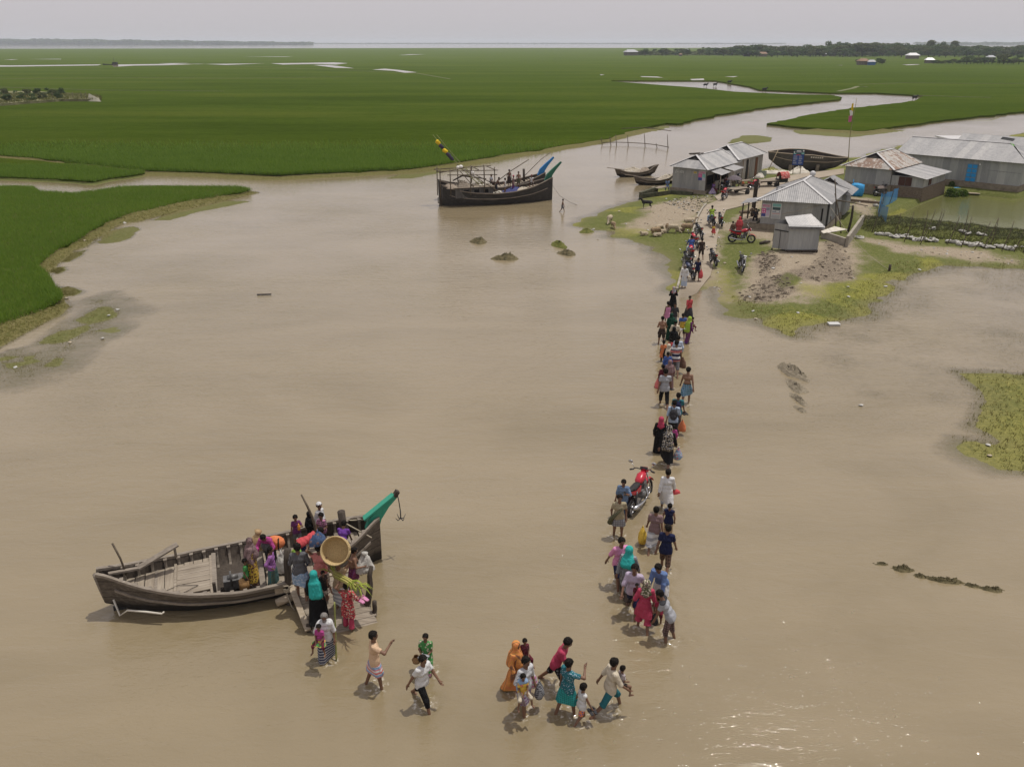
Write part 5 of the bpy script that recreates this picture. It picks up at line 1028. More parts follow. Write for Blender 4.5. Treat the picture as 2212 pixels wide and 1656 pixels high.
mb = MB(); mb.beam(pC(WC + .03, .45, 1.9), pC(WC + .03, 1.15, 1.9), .04, 1.9); mb.build('doorway', dark_in, hutC)
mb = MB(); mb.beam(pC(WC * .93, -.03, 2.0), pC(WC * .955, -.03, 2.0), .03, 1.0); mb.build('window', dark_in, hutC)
hutC2, pC2, WC2 = hut('tin_annexe', 'low tin annexe with sloping roof behind the poster house', C0w + pC(2.2, 7.9, 0), C0w + pC(WC + .3, 7.9, 0), 3.0, Cd, .7, 2.6, 3.9, .1, 1.2, tin_wall, tin_roof, over=.5, ridge=False, cat='shed')
o = poster(pC, .05, .72, 1.5, 2.62, [(.0, .06, .5, .28, P_blue), (.0, .3, .5, .66, P_pink), (.55, .12, .95, .5, P_lilac)] + [(.08 + .2 * i, .36 + .15 * j, .18 + .2 * i, .44 + .15 * j, P_w) for i in range(2) for j in range(2)] + lines(.05, .95, .78, .96, 2, P_pink, 5) + lines(.55, .95, .54, .74, 3, P_blue, 6), 'pink, blue and white printed poster on the left of the tin house wall'); o.location = hutC.location
o = poster(pC, .82, 1.6, 1.42, 2.72, [(.08, .76, .92, .96, P_teal), (.1, .56, .9, .73, P_dk), (.1, .4, .9, .52, P_grey), (.12, .5, .35, .54, P_w), (.5, .44, .8, .5, P_w)] + lines(.1, .9, .32, .37, 1, P_red, 7) + lines(.1, .9, .06, .28, 4, P_grey, 8, .4), 'white and teal printed poster to the right of the pink one'); o.location = hutC.location
mb = MB(); mb.ball((0, 0, .2), .25, 14, 10); mb.lathe([(.1, -.2), (.08, .1)], 8); o = mb.build('water_tank', mat('tank_white', (.5, .5, .5), .4)); o.location = C0w + pC(2.55, 6.5, 4.15); tag(o, 'round pale ball shaped tank on the back of the tin house ridge', 'tank')
mb = MB(); mb.box((0, 0, .3), (.9, .3, .03)); [mb.tube([(x, y, 0), (x, y, .3)], .02, 4) for x in (-.4, 0, .4) for y in (-.12, .12)]; o = mb.build('roof_rack', steel); o.location = C0w + pC(.9, 2.6, 3.35); tag(o, 'small dark rack standing on the tin house roof', 'rack')
# kiosk on stilts
K1, K2 = Vector((20.55, 61.45, 0)), Vector((22.85, 61.45, 0)); kd = Vector((-.78, .63, 0)); kiosk = empty('tin_kiosk', 'small pale tin kiosk on short legs with a bright new roof', 'kiosk', K1)
kp = lambda s, d, z: Vector((s * 2.3, 0, 0)) + kd * d + Vector((0, 0, z)); kD = 1.15
kp2 = lambda s, d, z: Vector((s * 2.3, 0, 0)) + (kd if s < .5 else Vector((-.1, .99, 0))) * (d if s < .5 else d * 1.3) + Vector((0, 0, z))
wall_box('wall', kp2(0, 0, 0), kp2(1, 0, 0), .62, 2.5, tin_cool, kiosk, sheet=.9); wall_box('wall', kp2(0, kD, 0), kp2(0, 0, 0), .62, 2.5, tin_wall, kiosk, sheet=.6); wall_box('wall', kp2(1, 0, 0), kp2(1, kD, 0), .62, 2.5, tin_wall, kiosk); wall_box('wall', kp2(1, kD, 0), kp2(0, kD, 0), .62, 2.7, tin_wall, kiosk)
panel('roof', kp2(0, 0, 2.5) + Vector((-.12, -.15, 0)), kp2(1, 0, 2.45) + Vector((.2, -.15, 0)), kp2(0, kD, 2.86) + Vector((-.25, .1, 0)), kp2(1, kD, 2.95) + Vector((-.1, .2, 0)), tin_new, kiosk, pitch=.12, amp=.015)
for k in range(3): mb = MB(); mb.beam(kp2(0, 0, 2.46 - .09 * k) + Vector((-.15, -.2 + .03 * k, 0)), kp2(1, 0, 2.40 - .09 * k) + Vector((.22, -.2 + .03 * k, 0)), .16, .02, (0, -.4, 1)); mb.build('eave_strip', tin_new, kiosk)
mb = MB(); mb.beam(kp2(0, kD * .95, 2.02) + Vector((-.02, -.03, 0)), kp2(0, .03, 1.98) + Vector((-.02, -.03, 0)), .03, .07); mb.build('shutter_slot', dark_in, kiosk)
mb = MB(); mb.beam(kp2(0, kD * .55, 1.3) + Vector((-.02, -.03, 0)), kp2(0, kD * .53, 1.3) + Vector((-.02, -.03, 0)), .03, 1.4); mb.build('door_gap', dark_in, kiosk)
mb = MB(); mb.box((1.15, .55, .58), (2.3, 1.3, .1)); mb.build('floor', wood_dark, kiosk)
for s_, d_ in ((0, .05), (.5, 0), (1, .05), (0, kD), (1, kD)): mb = MB(); q = kp2(s_, d_, .1); mb.tube([q, q + Vector((0, 0, .5))], .06, 6); mb.build('leg', wood_dark, kiosk)
# rusty roofed house on a tall plinth, with its lean-to
D0, D1_ = Vector((35.0, 89.4, 0)), Vector((38.55, 86.35, 0)); Dd = Vector((.683, .73, 0))
hutD, pD, WD = hut('rusty_house', 'tin house with rust streaked roof on a high mud plinth', D0, D1_, 7.6, Dd, 1.4, 3.1, 4.4, 1.5, 1.2, tin_wall, tin_rusty, over=.35, plinth=(.0, plinth_m, .15), cat='house')
hutD2, pD2, WD2 = hut('tin_lean_to', 'tin lean-to with dark shutters above a crumbling brick base', D0 + pD(WD + .02, .1, 0), D0 + pD(WD + 3.1, .1, 0), 6.6, Dd, 1.5, 2.5, 2.6, 0, 0, tin_wall, tin_roof, over=0, walls='FR', ridge=False, plinth=(-.2, brick_old, .12), cat='lean-to')
for c_ in [x for x in bpy.data.objects if x.parent == hutD2 and x.name.startswith('roof')]:
    for g_ in [x for x in bpy.data.objects if x.parent == c_]: bpy.data.objects.remove(g_)
    bpy.data.objects.remove(c_)
panel('roof', pD2(3.5, -.4, 2.42), pD2(3.5, 7.2, 2.42), pD2(-.3, -.4, 3.02), pD2(-.3, 7.2, 3.02), tin_roof, hutD2)
for x0, x1 in ((.75, 1.35), (1.4, 2.0)): mb = MB(); mb.beam(pD2(x0, -.04, 2.0), pD2(x1, -.04, 2.0), .04, .85); mb.build('shutter', door_brown, hutD2)
mb = MB(); mb.beam(pD2(3.12, 1.6, 2.0), pD2(3.12, 2.3, 2.0), .04, .8); mb.build('shutter', door_brown, hutD2)
# long school-like house and the one behind it
E0, E1 = Vector((43.9, 97.2, 0)), Vector((52.9, 88.35, 0)); Ed = Vector((.70, .714, 0))
hutE = empty('long_tin_house', 'long tin house with pale roof and bright blue door, standing in green water', 'house', E0); ex = (E1 - E0).normalized(); EL = (E1 - E0).length
pE = lambda s, d, z: ex * s + Ed * d + Vector((0, 0, z))
for a, b in (((0, 0), (EL, 0)), ((EL, 0), (EL, 8.4)), ((EL, 8.4), (0, 8.4)), ((0, 8.4), (0, 0))): wall_box('wall', pE(*a, 0), pE(*b, 0), 1.05, 3.5, tin_cool, hutE)
rE = panel('roof', pE(-.4, -.45, 3.42), pE(EL + .5, -.45, 3.42), pE(-.4, 4.2, 4.85), pE(EL - 2.6, 4.2, 4.85), tin_roof, hutE); panel('roof_slope', pE(EL + .5, 8.8, 3.42), pE(-.4, 8.8, 3.42), pE(EL - 2.6, 4.2, 4.85), pE(-.4, 4.2, 4.85), tin_roof, rE); panel('roof_hip', pE(EL + .5, -.45, 3.42), pE(EL + .5, 8.8, 3.42), pE(EL - 2.3, 4.15, 4.75), pE(EL - 2.3, 4.25, 4.75), tin_roof, rE)
mb = MB(); mb.add([pE(EL - 2.75, 4.2, 4.95), pE(EL - 2.2, 3.5, 4.58), pE(EL - 2.2, 4.9, 4.58)], [(0, 1, 2)]); mb.build('green_gablet', mat('bright_green', (.12, .3, .06), .6), rE)
mb = MB(); mb.beam(pE(-.4, 4.2, 4.87), pE(EL - 2.6, 4.2, 4.87), .25, .04); mb.build('ridge_cap', ridge_m, rE)
mb = MB(); mb.beam(pE(EL + .01, 0, 2.35) + Vector((0, 0, 0)), pE(EL * .74, 0, 2.4), .05, .04); mb.build('wall_batten', tin_roof, hutE)
mb = MB(); mb.loft([[tuple(pE(s, d, z)) for s, d in ((-.2, -.2), (EL + .15, -.2), (EL + .15, 8.6), (-.2, 8.6))] for z in (-.4, 1.06)], True, True); mb.build('plinth', plinth_m, hutE)
dE = (zg('C1', 1670, 745, 1.0) - E0).dot(ex); door = None
mb = MB(); mb.beam(pE(dE - .55, -.05, 1.95), pE(dE + .55, -.05, 1.95), .06, 1.9); door = mb.build('door', mat('door_frame', (.16, .24, .3), .6), hutE)
for i in range(2):
    for j in range(4): mb = MB(); a = pE(dE - .47 + .5 * i, -.1, 1.27 + .46 * j); mb.beam(a, a + ex * .43, .03, .36); mb.build('door_panel', mat('door_blue', (.02, .27, .62), .5) if 'door_blue' not in bpy.data.materials else bpy.data.materials['door_blue'], door)
mb = MB(); mb.tube([pE(dE + .6, -.05, 3.1), pE(dE + .75, -.35, 3.0)], .03, 5); mb.ball(pE(dE + .75, -.35, 2.95), .08, 8, 6); mb.build('lamp', P_w, hutE)
F0 = E0 + Ed * 9.6 + ex * 2.6; hutF = empty('long_tin_house', 'second long tin roof just behind the blue doored house', 'house', F0)
panel('roof', pE(-.4, 0, 3.3), pE(14, 0, 3.3), pE(-.4, 3.8, 4.75), pE(14, 3.8, 4.75), tin_roof, hutF); wall_box('wall', pE(0, .4, 0), pE(13.6, .4, 0), .8, 3.35, tin_wall, hutF); wall_box('wall', pE(0, 7, 0), pE(0, .4, 0), .8, 3.9, tin_wall, hutF); panel('roof_slope', pE(14, 7.6, 3.3), pE(-.4, 7.6, 3.3), pE(14, 3.8, 4.75), pE(-.4, 3.8, 4.75), tin_roof, [x for x in bpy.data.objects if x.parent == hutF][0])
mb = MB(); mb.box((0, 0, .15), (1.3, .9, .08), .4); o = mb.build('solar_panel', mat('dark_panel', (.03, .035, .045), .3)); o.location = zg('C1', 2020, 345, 4.6); o.rotation_euler = (R(-20), 0, R(-45)); tag(o, 'dark panel lying on the farther long roof', 'panel')
g = zg('C1', 2085, 345, .5) if False else Vector((60.2, 118.5, 0)); mb = MB(); mb.box((2.5, 2, 1.55), (5, 4, 2.1)); gh = empty('block_house', 'squat grey block house at the right edge beyond the long roofs', 'house', g); mb.build('wall', m_noise('grey_plaster', (.2, .19, .18), (.33, .32, .3), 3, .9), gh); mb = MB(); mb.box((2.5, 2, 2.66), (5.4, 4.4, .14)); mb.build('roof', ridge_m, gh)
# concrete path from the ferry to the shops
PATH = [('B2', 300, 1470), ('B2', 350, 1390), ('B2', 430, 1050), ('B2', 500, 780), ('B2', 590, 500), ('B2', 645, 400), ('B2', 690, 350), ('B2', 820, 300), ('B4', 1130, 700), ('B4', 1250, 630), ('B4', 1500, 560), ('B4', 1620, 525), ('B4', 1800, 500), ('B4', 1960, 478), ('C1', 430, 615), ('C1', 430, 665), ('B4', 1900, 560), ('B4', 1700, 650), ('B4', 1480, 770), ('B4', 1240, 830), ('B2', 900, 450), ('B2', 815, 700), ('B2', 795, 900), ('B2', 730, 1200), ('B2', 560, 1420), ('B2', 420, 1480)]
pp = []
for q in PATH: p = on_ground(*q, path=True); pp.append(Vector((p.x, p.y, 0)))
tri = tessellate_polygon([pp]); bm = bmesh.new(); vs = [bm.verts.new(p) for p in pp]
for f_ in tri: bm.faces.new([vs[i] for i in f_])
for _ in range(3): bmesh.ops.subdivide_edges(bm, edges=[e for e in bm.edges if e.calc_length() > 1.2], cuts=1, use_grid_fill=False); bmesh.ops.triangulate(bm, faces=bm.faces)
for v_ in bm.verts: v_.co.z = pz(v_.co.y)
bmesh.ops.recalc_face_normals(bm, faces=bm.faces)
if sum(f_.normal.z for f_ in bm.faces) < 0: bmesh.ops.reverse_faces(bm, faces=bm.faces)
be = [e for e in bm.edges if e.is_boundary]; r_ = bmesh.ops.extrude_edge_only(bm, edges=be)
for v_ in [g for g in r_['geom'] if isinstance(g, bmesh.types.BMVert)]: v_.co.z -= .4
me = bpy.data.meshes.new('path'); bm.to_mesh(me); bm.free()
pm_ = mat('path_concrete', (.3, .26, .2), .9, .15); t = NT(pm_); v = t.coord(); n1 = t.noise(v, .7, 5, .6); n2 = t.noise(v, 6, 5, .7); c = t.ramp(n1, [(.3, (.265, .22, .165)), (.7, (.36, .31, .245))]); c = t.mix(t.val(n2, .3, .5, .4, 0), c, (.2, .165, .12)); zz = t.xyz(v)[2]
c = t.mix(1., c, t.mix(t.val(zz, .03, .16), (.72, .7, .67), (1, 1, 1)), 'MULTIPLY'); t.base(c); t.bump(n2, .3, .02); t.l(t.val(zz, .02, .16, .25, .95), t.b.inputs['Roughness'])
tag(link('path', me, pm_), kind='structure')
mb = MB(); L = [on_ground('B2', x, y, path=True) for x, y in ((345, 1380), (430, 1050), (500, 780), (590, 500), (645, 400), (690, 352))]
for a, b in zip(L, L[1:]): mb.beam(a + Vector((-.1, 0, .03)), b + Vector((-.1, 0, .03)), .14, .16)
tag(mb.build('kerb', conc), kind='structure')
# ================================================================ motorcycles, carts, animals, odds and ends
tyre_m = m_noise('tyre', (.012, .012, .012), (.03, .028, .026), 20, .85); chrome = mat('chrome', (.45, .45, .46), .25, .5, .8); blk = mat('black_paint', (.012, .012, .014), .35, .5); seat_m = mat('seat_vinyl', (.018, .017, .017), .6, .3); glass_l = mat('lens', (.55, .55, .52), .15, .6); red_l = mat('red_lens', (.4, .02, .02), .3, .5); eng_m = m_noise('engine_alloy', (.06, .06, .06), (.2, .2, .2), 14, .4, spec=.5)
bike_red = mat('bike_red', (.42, .012, .03), .3, .5); bike_black = mat('bike_black', (.015, .015, .018), .3, .5); bike_blue = mat('bike_navy', (.02, .03, .08), .3, .5)
def ring_tube(mb, c, R_, r_, n=20, k=6):
    mb.loft([[(c[0] + (R_ + r_ * math.cos(b)) * math.cos(a), c[1] + r_ * math.sin(b), c[2] + (R_ + r_ * math.cos(b)) * math.sin(a)) for b in [2 * math.pi * j / k for j in range(k)]] for a in [2 * math.pi * i / n for i in range(n + 1)]], True, False, True)
def make_bike(name, body_m, label, group=None):
    root = empty(name, label, 'motorcycle', group=group)
    for x, w_ in ((.64, .05), (-.62, .06)):
        mb = MB(); ring_tube(mb, (x, 0, .30), .25, w_); wh = mb.build('wheel', tyre_m, root)
        mb = MB(); ring_tube(mb, (x, 0, .30), .195, .02, 20, 5); mb.tube([(x, -.07, .3), (x, .07, .3)], .05, 8)
        for k in range(8): a = k * math.pi / 4; mb.tube([(x, 0, .3), (x + .19 * math.cos(a), .02 * (-1) ** k, .3 + .19 * math.sin(a))], .008, 4)
        mb.build('rim', chrome, wh)
        mb = MB(); P = [[(x + .335 * math.cos(a), -.07, .3 + .335 * math.sin(a)), (x + .35 * math.cos(a), 0, .3 + .35 * math.sin(a)), (x + .335 * math.cos(a), .07, .3 + .335 * math.sin(a))] for a in np.linspace(R(20 if x > 0 else 40), R(130 if x > 0 else 170), 9)]
        mb.loft(P, False, False, True); mb.build('mudguard', body_m if x > 0 else blk, root)
    mb = MB()
    for y in (-.085, .085): mb.tube([(.64, y, .3), (.52, y, .62), (.42, y, .92)], [.022, .024, .022], 6)
    mb.build('fork', chrome, root)
    mb = MB()
    for y in (-.09, .09): mb.tube([(.40, y * .4, .86), (.1, y, .74), (-.35, y, .70), (-.78, y, .78)], .018, 6); mb.tube([(-.62, y * 1.3, .3), (-.42, y * 1.3, .72)], .028, 7); mb.tube([(-.62, y, .3), (-.1, y, .32), (.25, y, .35), (.38, y * .5, .8)], .02, 6)
    mb.build('frame', blk, root)
    mb = MB(); mb.loft([[(x, w_ * math.cos(a), z + h_ * math.sin(a)) for a in [2 * math.pi * j / 10 for j in range(10)]] for x, z, w_, h_ in ((.42, .90, .04, .05), (.34, .90, .11, .10), (.2, .89, .145, .125), (.02, .84, .13, .10), (-.08, .80, .07, .06))], True, True, True); mb.build('fuel_tank', body_m, root)
    mb = MB(); mb.loft([[(x, w_ * math.cos(a), z + h_ * math.sin(a)) for a in [2 * math.pi * j / 8 for j in range(8)]] for x, z, w_, h_ in ((-.02, .80, .07, .04), (-.16, .80, .12, .055), (-.45, .80, .125, .055), (-.72, .86, .10, .05), (-.80, .88, .05, .03))], True, True, True); mb.build('seat', seat_m, root)
    mb = MB(); mb.loft([[(x, y, z) for y, z in ((-.1, z0), (-.12, z1), (.12, z1), (.1, z0))] for x, z0, z1 in ((-.1, .58, .76), (-.45, .62, .76), (-.82, .80, .88))], True, True); mb.build('side_panel', body_m, root)
    mb = MB(); mb.box((.1, 0, .45), (.34, .24, .22)); mb.tube([(.16, 0, .52), (.22, 0, .76)], [.11, .09], 8)
    for k in range(4): mb.box((.19 + .012 * k, 0, .58 + .045 * k), (.2, .24, .018))
    mb.tube([(.02, -.16, .42), (.02, .16, .42)], .1, 10); mb.build('engine', eng_m, root)
    mb = MB(); mb.tube([(.24, -.12, .5), (.26, -.14, .28), (0, -.15, .24), (-.35, -.16, .28), (-.85, -.18, .40)], [.025, .025, .03, .05, .055], 7); mb.build('exhaust', chrome, root)
    mb = MB(); mb.tube([(.28, -.36, 1.02), (.36, -.22, 1.06), (.42, 0, 1.0), (.36, .22, 1.06), (.28, .36, 1.02)], .016, 6); mb.tube([(.28, -.38, 1.02), (.31, -.26, 1.04)], .024, 6); mb.tube([(.28, .38, 1.02), (.31, .26, 1.04)], .024, 6); mb.box((.44, 0, 1.05), (.1, .2, .06), 0, 0, R(30)); hbar = mb.build('handlebar', blk, root)
    for y in (-.33, .33):
        mb = MB(); mb.tube([(.32, y * .7, 1.05), (.34, y, 1.22)], .009, 4); mb.ball((.335, y * 1.08, 1.26), (.015, .075, .05), 8, 6); mb.build('mirror', glass_l if False else chrome, hbar)
    mb = MB(); mb.ball((.52, 0, .93), (.07, .1, .1), 10, 8); mb.box((.46, 0, 1.0), (.12, .17, .1)); mb.build('headlight_shell', body_m, root); mb = MB(); mb.ball((.565, 0, .93), (.035, .085, .085), 10, 8); mb.build('headlight', glass_l, root)
    mb = MB(); mb.box((-.86, 0, .84), (.05, .12, .07)); mb.build('tail_light', red_l, root); mb = MB(); mb.tube([(-.55, -.11, .88), (-.9, -.1, .95), (-.9, .1, .95), (-.55, .11, .88)], .012, 5); mb.build('grab_rail', blk, root)
    mb = MB(); mb.tube([(.0, .1, .3), (.02, .24, .02)], .013, 5); mb.tube([(.05, -.28, .3), (.05, .28, .3)], .013, 5); mb.build('side_stand', blk, root)
    return root
BIKES = {}; _bp = {}
def bike(kind, label, p, head, lean=5., s=1., group=None):
    """heading as for people: 0 = pointing away from the viewer"""
    m_ = {'red': bike_red, 'black': bike_black, 'navy': bike_blue}[kind]
    if kind not in _bp:
        b_ = make_bike('motorcycle', m_, label, group); _bp[kind] = b_; KIDS[b_.name] = children(b_)
        for c_ in KIDS[b_.name]: KIDS[c_.name] = children(c_)
    else: b_ = copy_tree(_bp[kind]); b_['label'] = label
    if group: b_['group'] = group
    elif 'group' in b_: del b_['group']
    b_.location = p; b_.rotation_euler = (R(-lean), 0, R(90 - head)); b_.scale = (s,) * 3; return b_
pg = lambda x, y: on_ground('B2', x, y, path=True); gg = lambda x, y: on_ground('B2', x, y)
row = 'motorcycles parked along the path'
bike('red', 'red and black motorcycle standing in shallow water beside two men', zg('4', 438, 368, -.13), 30, 7, 1.22)
bike('black', 'black motorcycle nearest the sheep in the row along the left edge of the path', pg(592, 745), -8, 8, 1., row)
bike('red', 'red topped motorcycle second from the sheep in the row along the path edge', pg(540, 865), -6, 8, 1., row)
bike('red', 'red tailed motorcycle under the man in blue on the path', pg(488, 1015), 2, 0, 1., row)
bike('black', 'black motorcycle just in front of the blue shirted rider on the path edge', pg(455, 1110), -8, 8, 1., row)
bike('navy', 'dark motorcycle behind the white robed man at the lower end of the row', pg(478, 1235), -10, 8, 1., row)
bike('black', 'black motorcycle alone on the right side of the path', pg(765, 1075), -4, 7, 1., row)
bike('black', 'black motorcycle parked beside the yellow shirted rider', pg(852, 610), 4, 7, 1.)
bike('navy', 'motorcycle ridden by the man in the yellow shirt', pg(738, 610), -4, 0, 1.)
bike('red', 'shiny red motorcycle seen side on before the woman in red', gg(1098, 815), 100, -5, 1.14)
bike('black', 'black motorcycle on the grass facing the viewer', gg(1090, 1150), 186, 7, 1.08)
bike('red', 'red motorcycle parked at the cart in front of the river shop', pg(900, 290), 30, 6, 1.05)
bike('red', 'red motorcycle half hidden behind the split timber post', on_ground('B4', 1510, 640), 55, 6, 1.05)
bike('navy', 'bluish motorcycle leaning at the shed wall behind the umbrella', on_ground('B4', 1318, 575), 140, 5, 1.05)
bike('black', 'dark motorcycle with a brown cover below the rusty roofed house', on_ground('C1', 790, 885), 75, 4, 1.05)
heap('bike_cover', 'brown cloth thrown over the dark motorcycle', 'cover', on_ground('C1', 785, 885) + Vector((0, 0, .82)), .75, .3, .2, m_noise('brown_cover', (.14, .115, .1), (.24, .2, .18), 5, .95), 31, R(15))
# flat bed carts
def cart(label, p, head, s=1.):
    root = empty('flatbed_cart', label, 'cart', p, R(90 - head)); root.scale = (s,) * 3
    mb = MB(); planks(mb, -1.1, 1.1, -.62, .62, .72, 7); mb.build('platform', wood_grey, root)
    mb = MB()
    for y in (-.58, 0, .58): mb.box((0, y, .65), (2.2, .07, .1))
    mb.build('chassis', wood_dark, root)
    for x in (-.75,):
        for y in (-.7, .7): mb = MB(); ring_tube(mb, (x, y, .33), .27, .06); mb.tube([(x, y - .05, .33), (x, y + .05, .33)], .2, 12); mb.build('wheel', tyre_m, root)
    mb = MB(); mb.tube([(-.75, -.7, .33), (-.75, .7, .33)], .04, 6); mb.tube([(1.0, 0, .65), (1.6, 0, .6), (1.75, 0, .95)], .035, 6); mb.tube([(1.72, -.3, .98), (1.72, .3, .98)], .02, 5); mb.build('axle', steel, root)
    mb = MB(); ring_tube(mb, (1.6, 0, .3), .25, .05); mb.build('front_wheel', tyre_m, root); return root
cart('wooden flatbed cart behind the red motorcycle by the river shop', on_ground('B4', 1345, 690), 235)
cart('wooden flatbed cart farther along the yard beside the green board', on_ground('B4', 1640, 610), 255)
def umbrella(label, p, m_, s=1.):
    r = empty('umbrella', label, 'umbrella', p); r.scale = (s,) * 3; mb = MB(); n = 16; V = []
    mb.loft([[(.62 * q * math.cos(2 * math.pi * j / n), .62 * q * math.sin(2 * math.pi * j / n), .30 * (1 - q ** 1.8) - (.05 * (j % 2) * q ** 4)) for j in range(n)] for q in (.02, .3, .55, .8, 1.)], True, False, True); mb.build('canopy', m_, r); mb = MB(); mb.tube([(0, 0, -.6), (0, 0, .36)], .012, 5); mb.build('shaft', steel, r); return r
umbrella('grey purple umbrella held over a seated person by the carts', on_ground('B4', 1308, 668) + Vector((0, 0, 1.45)), cloth((.15, .125, .14)), 1.2)
rk = empty('rickshaw', 'rickshaw with a red patterned hood behind the tin house roof', 'rickshaw', on_ground('B4', 1785, 610), R(100)); mb = MB(); mb.loft([[(.62 * math.cos(a) - .05 * k, y, .95 + .7 * math.sin(a)) for a in np.linspace(R(10), R(175), 9)] for k, y in enumerate((-.55, -.3, 0, .3, .55))], False, False, True); mb.build('hood', cloth((.45, .06, .05), 'floral', (.6, .4, .35), .5), rk)
mb = MB(); mb.box((.1, 0, .7), (.7, 1.0, .35)); mb.box((-.2, 0, 1.0), (.2, 1.0, .5)); mb.build('seat', blk, rk)
for y in (-.6, .6): mb = MB(); ring_tube(mb, (0, y, .34), .31, .03); mb.build('wheel', tyre_m, rk)
mb = MB(); ring_tube(mb, (1.5, 0, .34), .31, .03); mb.build('front_wheel', tyre_m, rk); mb = MB(); mb.tube([(.3, 0, .6), (1.0, 0, .5), (1.4, 0, .9), (1.5, 0, .34)], .025, 5); mb.tube([(1.35, -.28, 1.0), (1.35, .28, 1.0)], .015, 5); mb.build('frame', blk, rk)
# crates, table, drinking stall things by the shop
mb = MB(); mb.box((0, 0, .72), (1.3, .6, .05)); [mb.box((x, y, .35), (.07, .07, .7)) for x in (-.6, .6) for y in (-.25, .25)]; mb.box((0, 0, .3), (1.2, .5, .04)); o = mb.build('table', wood_grey); o.location = on_ground('B4', 1420, 612); o.rotation_euler = (0, 0, R(20)); tag(o, 'pale topped wooden table in the yard beside the umbrella', 'table')
mb = MB(); mb.ball((0, 0, .25), (.2, .2, .22), 10, 8); mb.lathe([(.1, .45), (.12, .52)], 8); o = mb.build('water_pot', mat('orange_plastic', (.6, .17, .05), .5)); o.location = on_ground('B4', 1402, 605); tag(o, 'small orange pot by the yard table', 'pot')
mb = MB(); mb.box((0, 0, .9), (.04, .9, .55)); mb.tube([(0, -.4, 0), (0, -.4, .7)], .03, 5); mb.tube([(0, .4, 0), (0, .4, .7)], .03, 5); o = mb.build('notice_board', m_noise('green_board', (.14, .2, .16), (.36, .38, .33), 4, .8)); o.location = on_ground('B4', 1588, 555); o.rotation_euler = (0, 0, R(70)); tag(o, 'green and white board beside the shed wall', 'board')
heap('sack', 'white sack lying on the farther flatbed cart', 'sack', on_ground('B4', 1565, 580) + Vector((0, 0, .75)), .55, .35, .35, float_m, 41)
# blue notice sign on two posts
sg = empty('notice_sign', 'tall blue notice sign with a picture heading and rows of white print', 'sign', (33.9, 101.4, .42), R(-10))
for x in (-.42, .42): mb = MB(); mb.box((x, .04, .9), (.07, .07, 1.9)); mb.build('post', wood_grey, sg)
P_sb = mat('sign_blue', (.03, .07, .24), .6)
msg = [P_sb, P_dk, P_w, P_red, P_grey, P_teal, blk]; mb = MB(); mb.mi = 6; mb.box((0, .0, 1.95), (1.32, .04, 1.86)); mb.mi = 0; mb.box((0, -.025, 1.95), (1.24, .012, 1.78))
def sq(x0, z0, x1, z1, i, k): mb.mi = i; mb.add([(x0, -.033 - k, z0), (x1, -.033 - k, z0), (x1, -.033 - k, z1), (x0, -.033 - k, z1)], [(0, 1, 2, 3)])
sq(-.62, 2.28, .62, 2.84, 1, 0); sq(-.3, 2.5, .28, 2.7, 4, .003); sq(-.26, 2.66, .2, 2.74, 2, .005); sq(.42, 2.62, .58, 2.8, 2, .004); sq(-.58, 2.44, -.46, 2.62, 2, .004); sq(-.3, 2.19, .22, 2.26, 3, .003); sq(-.6, 2.3, -.3, 2.42, 5, .003); sq(.3, 2.32, .6, 2.5, 5, .003)
rr = random.Random(5)
for c0 in (-.56, .06):
    for i in range(11): sq(c0, 2.08 - .088 * i, c0 + rr.uniform(.25, .48), 2.11 - .088 * i, 4 if i % 3 else 2, .003)
mb.build('board', msg, sg)
# stakes, poles, flags
def pole(label, p, top, r0=.05, r1=.03, m_=None, cat='pole', name='bamboo_pole', group=None, bend=.08):
    p = Vector(p); d = Vector(top) - p; mb = MB(); mb.tube([d * (k / 5) + Vector((bend * math.sin(math.pi * k / 5), 0, 0)) for k in range(6)], [r0 + (r1 - r0) * k / 5 for k in range(6)], 6); o = mb.build(name, m_ or bamboo_dark); o.location = p; return tag(o, label, cat, group)
fp = Vector((36.6, 93.2, .6)); fl_ = empty('flag_pole', 'tall thin bamboo pole with a torn yellow, white and pink flag', 'flag pole', fp); mb = MB(); mb.tube([(-.15 * k / 8 + .1 * math.sin(k), 0, 8.9 * k / 8) for k in range(9)], [.06 - .005 * k for k in range(9)], 6); mb.build('pole', m_noise('flag_bamboo', (.14, .12, .06), (.28, .25, .13), 3, .7), fl_)
for z0, z1, mm, w2 in ((7.6, 8.4, flag_y, .22), (7.1, 7.7, P_w, .34), (6.5, 7.15, mat('flag_pink', (.5, .12, .25), .8), .42)): mb = MB(); mb.loft([[(-.1 - .02 * z, .06 * math.sin(4 * z), z), (-.1 - .02 * z - w2 * .5, .12 * math.sin(3 * z), z - .05), (-.1 - .02 * z - w2 * (1 - .3 * (z1 - z)), .1 * math.cos(4 * z), z - .02)] for z in np.linspace(z0, z1, 6)], False, False, True); mb.build('flag', mm, fl_)
mb = MB(); mb.beam((0, 0, 0), (.05, 0, 3.15), .16, .16, (0, 1, 0)); mb.beam((.2, .05, 0), (.25, .05, 3.3), .14, .1, (0, 1, 0)); o = mb.build('timber_post', wood_dark); o.location = on_ground('B4', 1490, 900); tag(o, 'thick split timber post standing between the path and the tin house', 'post')
st = [(700, 1240, 750, 900), (905, 1290, 945, 1055), (1015, 1330, 1060, 1040), (1170, 1330, 1195, 1030), (1170, 1360, 1255, 1015), (1320, 1200, 1355, 1015), (1325, 1220, 1375, 1020), (1430, 1360, 1500, 1080), (1565, 1300, 1590, 1020), (1570, 1380, 1615, 1085), (1700, 1410, 1795, 1130), (1785, 1400, 1865, 1095), (1850, 1370, 1880, 1110), (1965, 1420, 2020, 1130), (2085, 1430, 2145, 1120), (2170, 1440, 2230, 1130), (590, 1170, 625, 1085)]
